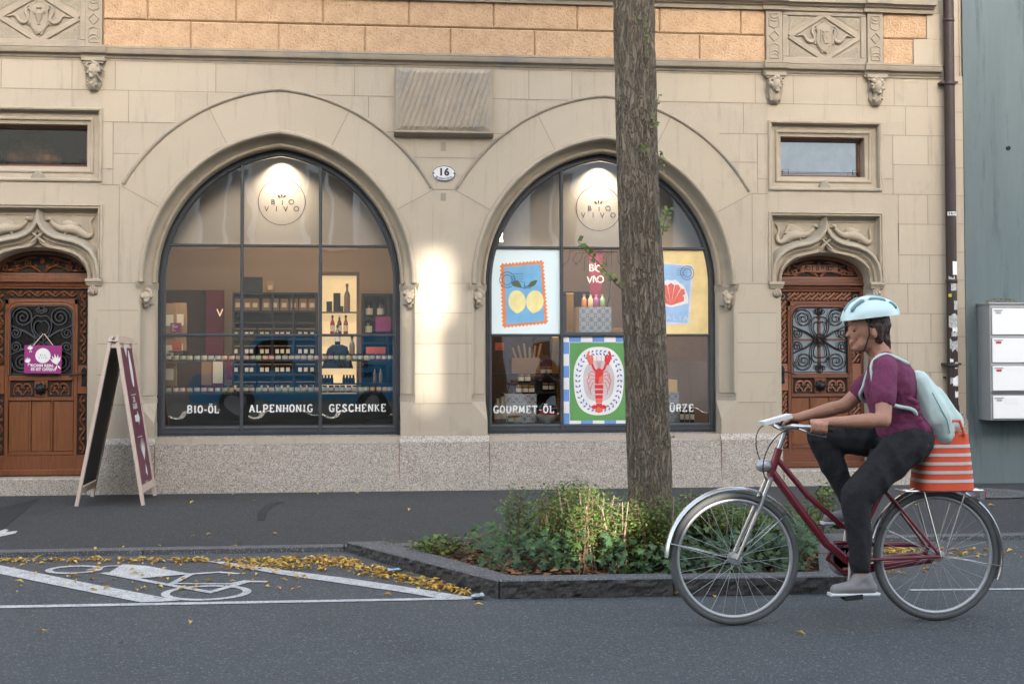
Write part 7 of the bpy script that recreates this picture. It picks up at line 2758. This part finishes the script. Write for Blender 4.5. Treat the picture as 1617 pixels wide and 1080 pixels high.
# head: skull, jaw, face
HF = Matrix.Rotation(R_(0), 3, 'Y')
b.ball(head+Vector((.008, 0, .022)), (.098, .076, .100), 20)
b.cap(head+Vector((-.030, 0, -.060)), .052, head+Vector((.02, 0, -.05)), .058)
b.ball(head+Vector((-.062, 0, -.088)), (.026, .028, .022), 12)
b.ball(head+Vector((-.075, 0, -.010)), (.022, .045, .055), 12)
b.cap(head+Vector((-.094, 0, .006)), .008, head+Vector((-.112, 0, -.022)), .012)
b.ball(head+Vector((-.092, 0, -.055)), (.012, .024, .006), 10)
b.ball(head+Vector((-.090, 0, -.066)), (.012, .020, .006), 10)
for s in (-1, 1):
    b.ball(head+Vector((-.086, s*.030, .016)), (.012, .020, .007), 10)
    b.ball(head+Vector((.008, s*.080, -.012)), (.020, .009, .030), 10)
b.cap(head+Vector((.022, 0, -.05)), .055, neck+Vector((.01, 0, -.03)), .060)
# trunk
b.cap(neck+Vector((.008, 0, -.02)), .062, chest, .125)
b.ball(chest+Vector((0, 0, .0)), (.115, .165, .15), 18)
b.cap(chest, .12, hip, .125)
b.ball(hip, (.13, .165, .11), 16)
for s in (-1, 1):
    b.cap(neck+Vector((.012, s*.05, -.05)), .05, shoulder[s], .056)
    b.cap(shoulder[s], .053, elbow[s], .040)
    b.cap(elbow[s], .040, wrist[s], .027)
    b.cap(elbow[s].lerp(wrist[s], .25), .041, elbow[s].lerp(wrist[s], .6), .034)
    g = gripc[s]
    ad = Vector((.98, s*.18, -.10)).normalized()         # along the grip, towards its rear end
    # palm rests on the grip, fingers wrap around it
    b.cap(wrist[s], .026, g+Vector((.02, 0, .030)), .022)
    for k in range(4):
        c = g+ad*(-.055+.024*k)
        ln = (.92, 1.05, 1.0, .8)[k]
        p0 = c+Vector((0, s*.004, .032))
        p1 = c+Vector((-.004, s*.031*ln, .020))
        p2 = c+Vector((-.004, s*.030*ln, -.012))
        p3 = c+Vector((-.002, s*.008, -.027*ln))
        b.cap(g+Vector((.02, 0, .034)), .016, p0, .0115, 8)
        b.cap(p0, .0115, p1, .0105, 8)
        b.cap(p1, .0105, p2, .0095, 8)
        b.cap(p2, .0095, p3, .0085, 8)
    b.cap(g+Vector((.015, -s*.010, .028)), .014, g+ad*-.03+Vector((0, -s*.028, .006)), .011, 8)
    b.cap(g+ad*-.03+Vector((0, -s*.028, .006)), .011, g+ad*-.045+Vector((0, -s*.022, -.018)), .009, 8)
    b.cap(hipj[s], .10, knee[s], .062)
    b.cap(knee[s], .058, knee[s].lerp(ankle[s], .35)+Vector((.012, 0, 0)), .058)
    b.cap(knee[s].lerp(ankle[s], .35)+Vector((.012, 0, 0)), .055, ankle[s], .036)
b.build('body', 'skin', pe, remesh=.0065)
# shirt
b = MB()
b.cap(neck+Vector((.012, 0, -.045)), .068, chest, .134)
b.ball(chest+Vector((.004, 0, 0)), (.130, .185, .165), 18)
b.cap(chest, .136, hip+Vector((.0, 0, .02)), .142)
b.ball(hip+Vector((0, 0, .05)), (.150, .185, .105), 18)
rnd = random.Random(3)
for k in range(9):
    a = chest.lerp(hip, .15+.1*k)
    b.cap(a+Vector((-.13, -.10, .02)), .018, a+Vector((.06, -.175, -.03-.02*rnd.random())), .014)
for s in (-1, 1):
    b.cap(neck+Vector((.014, s*.05, -.055)), .056, shoulder[s], .068)
    b.cap(shoulder[s], .068, shoulder[s].lerp(elbow[s], .58), .064)
shirt_o = b.build('shirt', 'shirt', pe, remesh=.008)
wrinkle(shirt_o, .0045, 11, 1)
# trousers
b = MB()
b.ball(hip+Vector((0, 0, -.01)), (.150, .180, .115), 18)
for s in (-1, 1):
    b.cap(hipj[s], .118, knee[s], .082)
    b.cap(knee[s], .080, ankle[s].lerp(knee[s], .14), .058)
wrinkle(b.build('trousers', 'trousers', pe, remesh=.008), .006, 9, 5)
# hair
b = MB()
b.ball(head+Vector((.028, 0, .035)), (.098, .086, .095), 16)
b.cap(head+Vector((.070, 0, .0)), .045, head+Vector((.095, 0, -.07)), .034)
b.cap(head+Vector((.095, 0, -.07)), .034, head+Vector((.11, 0, -.15)), .018)
for s in (-1, 1): b.cap(head+Vector((.03, s*.065, .02)), .03, head+Vector((.045, s*.052, -.045)), .026)
wrinkle(b.build('hair', 'hair', pe, remesh=.006), .004, 45, 2)
for s in (-1, 1):
    mb = MB()
    mb.ball(head+Vector((-.0845, s*.031, .000)), (.008, .012, .006), 12)
    mb.build('eye', 'eye_dark', pe, smooth=True)
# helmet
hc_ = head+Vector((.006, 0, .070))
hel = thing('helmet_tmp', tuple(hc_), None, None)
bpy.data.objects.remove(hel)
mb = MB()
nU, nV = 40, 14
vs = []
for j in range(nV+1):
    th = math.pi*.5*j/nV
    for i in range(nU):
        a = 2*math.pi*i/nU
        rx, ry_, rz_ = (.168 if math.cos(a) > 0 else .150), .112, .118
        g_ = .0
        lat = abs(math.sin(a))
        for vv in (-.5, 0, .5):
            y_ = math.sin(a)*math.sin(th)
            if abs(y_-vv) < .11 and .3 < th < 1.35: g_ = -.014*(1-abs(y_-vv)/.11)
        vs.append(hc_+Vector(((rx+g_)*math.cos(a)*math.sin(th), (ry_+g_)*math.sin(a)*math.sin(th), (rz_+g_)*math.cos(th)-.045*(1 if False else 0)-.018*math.cos(a)*math.sin(th)**2*(-1))))
mb.add(vs, [(j*nU+i, j*nU+(i+1) % nU, (j+1)*nU+(i+1) % nU, (j+1)*nU+i) for j in range(nV) for i in range(nU)])
mb.add([v*1 for v in vs[-nU:]]+[hc_+(v-hc_)*.86 for v in vs[-nU:]], [(i, (i+1) % nU, nU+(i+1) % nU, nU+i) for i in range(nU)])
he = mb.build('helmet', 'helmet', pe, smooth=True)
mb = MB()
for vv in (-.5, 0, .5):
    for (t0, t1) in ((-1.15, -.35), (-.15, .55), (.7, 1.2)):
        pts = []
        for k in range(9):
            t = t0+(t1-t0)*k/8
            y_ = vv*.112
            r = math.sqrt(max(0, 1-vv*vv))
            xr = .168 if t > 0 else .150
            pts.append(hc_+Vector((xr*r*math.sin(t), y_, .118*r*math.cos(t)+.018*math.sin(t)*r*abs(math.sin(t)*r)))*1.0)
        mb.tube([p+(p-hc_)*-.03 for p in pts], [.004]+[.0105]*7+[.004], 8)
mb.build('helmet_vent', 'helmet_vent', he, smooth=True)
mb = MB()
for s in (-1, 1):
    mb.tube([head+Vector((-.03, s*.085, .055)), head+Vector((-.02, s*.082, -.02)), head+Vector((-.035, s*.045, -.10)), head+Vector((-.04, 0, -.115))], .0045, 5)
    mb.tube([head+Vector((.06, s*.08, .05)), head+Vector((-.0, s*.082, -.03))], .0045, 5)
mb.build('helmet_strap', 'rubber', he)
# shoes
for s, e in ((-1, ped0), (1, ped1)):
    b = MB()
    c = e+Vector((0, s*.045, .030))
    b.cap(c+Vector((-.085, 0, .004)), .030, c+Vector((-.0, 0, .012)), .040)
    b.cap(c+Vector((-.0, 0, .012)), .040, c+Vector((.105, 0, .012)), .036)
    b.cap(c+Vector((.095, 0, .02)), .036, ankle[s]+Vector((.02, 0, .0)), .042)
    b.cap(c+Vector((.02, 0, .03)), .036, ankle[s], .042)
    so_ = b.build('shoe', 'shoe', pe, remesh=.006)
    mb = MB()
    mb.prism([(c.x-.118, c.z-.024), (c.x+.14, c.z-.026), (c.x+.145, c.z-.012), (c.x-.118, c.z-.010)], c.y-.036, c.y+.036, 0, .004)
    mb.build('shoe_sole', 'white', so_)
# backpack
b = MB()
pc = lambda x, y, d=0: V(x, y, d)
for s in (-1, 1):
    b.cap(pc(1449, 602, s*.08), .058, pc(1478, 660, s*.085), .085)
    b.cap(pc(1478, 660, s*.085), .085, pc(1488, 682, s*.08), .070)
b.cap(pc(1450, 600), .06, pc(1480, 664), .095)
b.cap(pc(1480, 620), .035, pc(1506, 668), .055)
t = thing('backpack', tuple(pc(1480, 690)), 'pale mint backpack carried on the back of the cyclist above the orange bag', 'backpack')
wrinkle(b.build('pack_body', 'bag_mint', t, remesh=.008), .004, 10, 3)
mb = MB()
for s in (-1, 1):
    key = [pc(1446, 592, s*.09), shoulder[s]+Vector((.02, -s*.06, .09)), shoulder[s]+Vector((-.07, -s*.055, .0)), chest+Vector((-.14, s*.12, -.02)), chest+Vector((-.06, s*.20, -.10)), chest+Vector((.05, s*.20, -.12)), pc(1455, 668, s*.14)]
    pth_ = []
    for a_, b_ in zip(key, key[1:]):
        for k in range(6): pth_.append(a_.lerp(b_, k/6))
    q_ = []
    for p in pth_[2:]:
        ok, loc, nor, _ = shirt_o.closest_point_on_mesh(p-WLOC[shirt_o.name])
        q_.append(loc+WLOC[shirt_o.name]+nor*.004)
    for _ in range(3): q_ = [q_[0]]+[(q_[i-1]+q_[i]*2+q_[i+1])/4 for i in range(1, len(q_)-1)]+[q_[-1]]
    mb.tube(q_, .011, 8)
mb.build('shoulder_strap', 'bag_mint', t, smooth=True)
mb = MB()
mb.tube([pc(1472, 620, -.155), pc(1495, 662, -.172), pc(1500, 684, -.15)], .003, 5)
mb.build('zip', 'helmet_vent', t)
# drop empties used only as building blocks and never placed
for o in list(bpy.data.objects):
    if o.type == 'EMPTY' and o.parent is None and o.get('label') is None and o.get('kind') is None:
        for c in o.children_recursive: bpy.data.objects.remove(c)
        bpy.data.objects.remove(o)
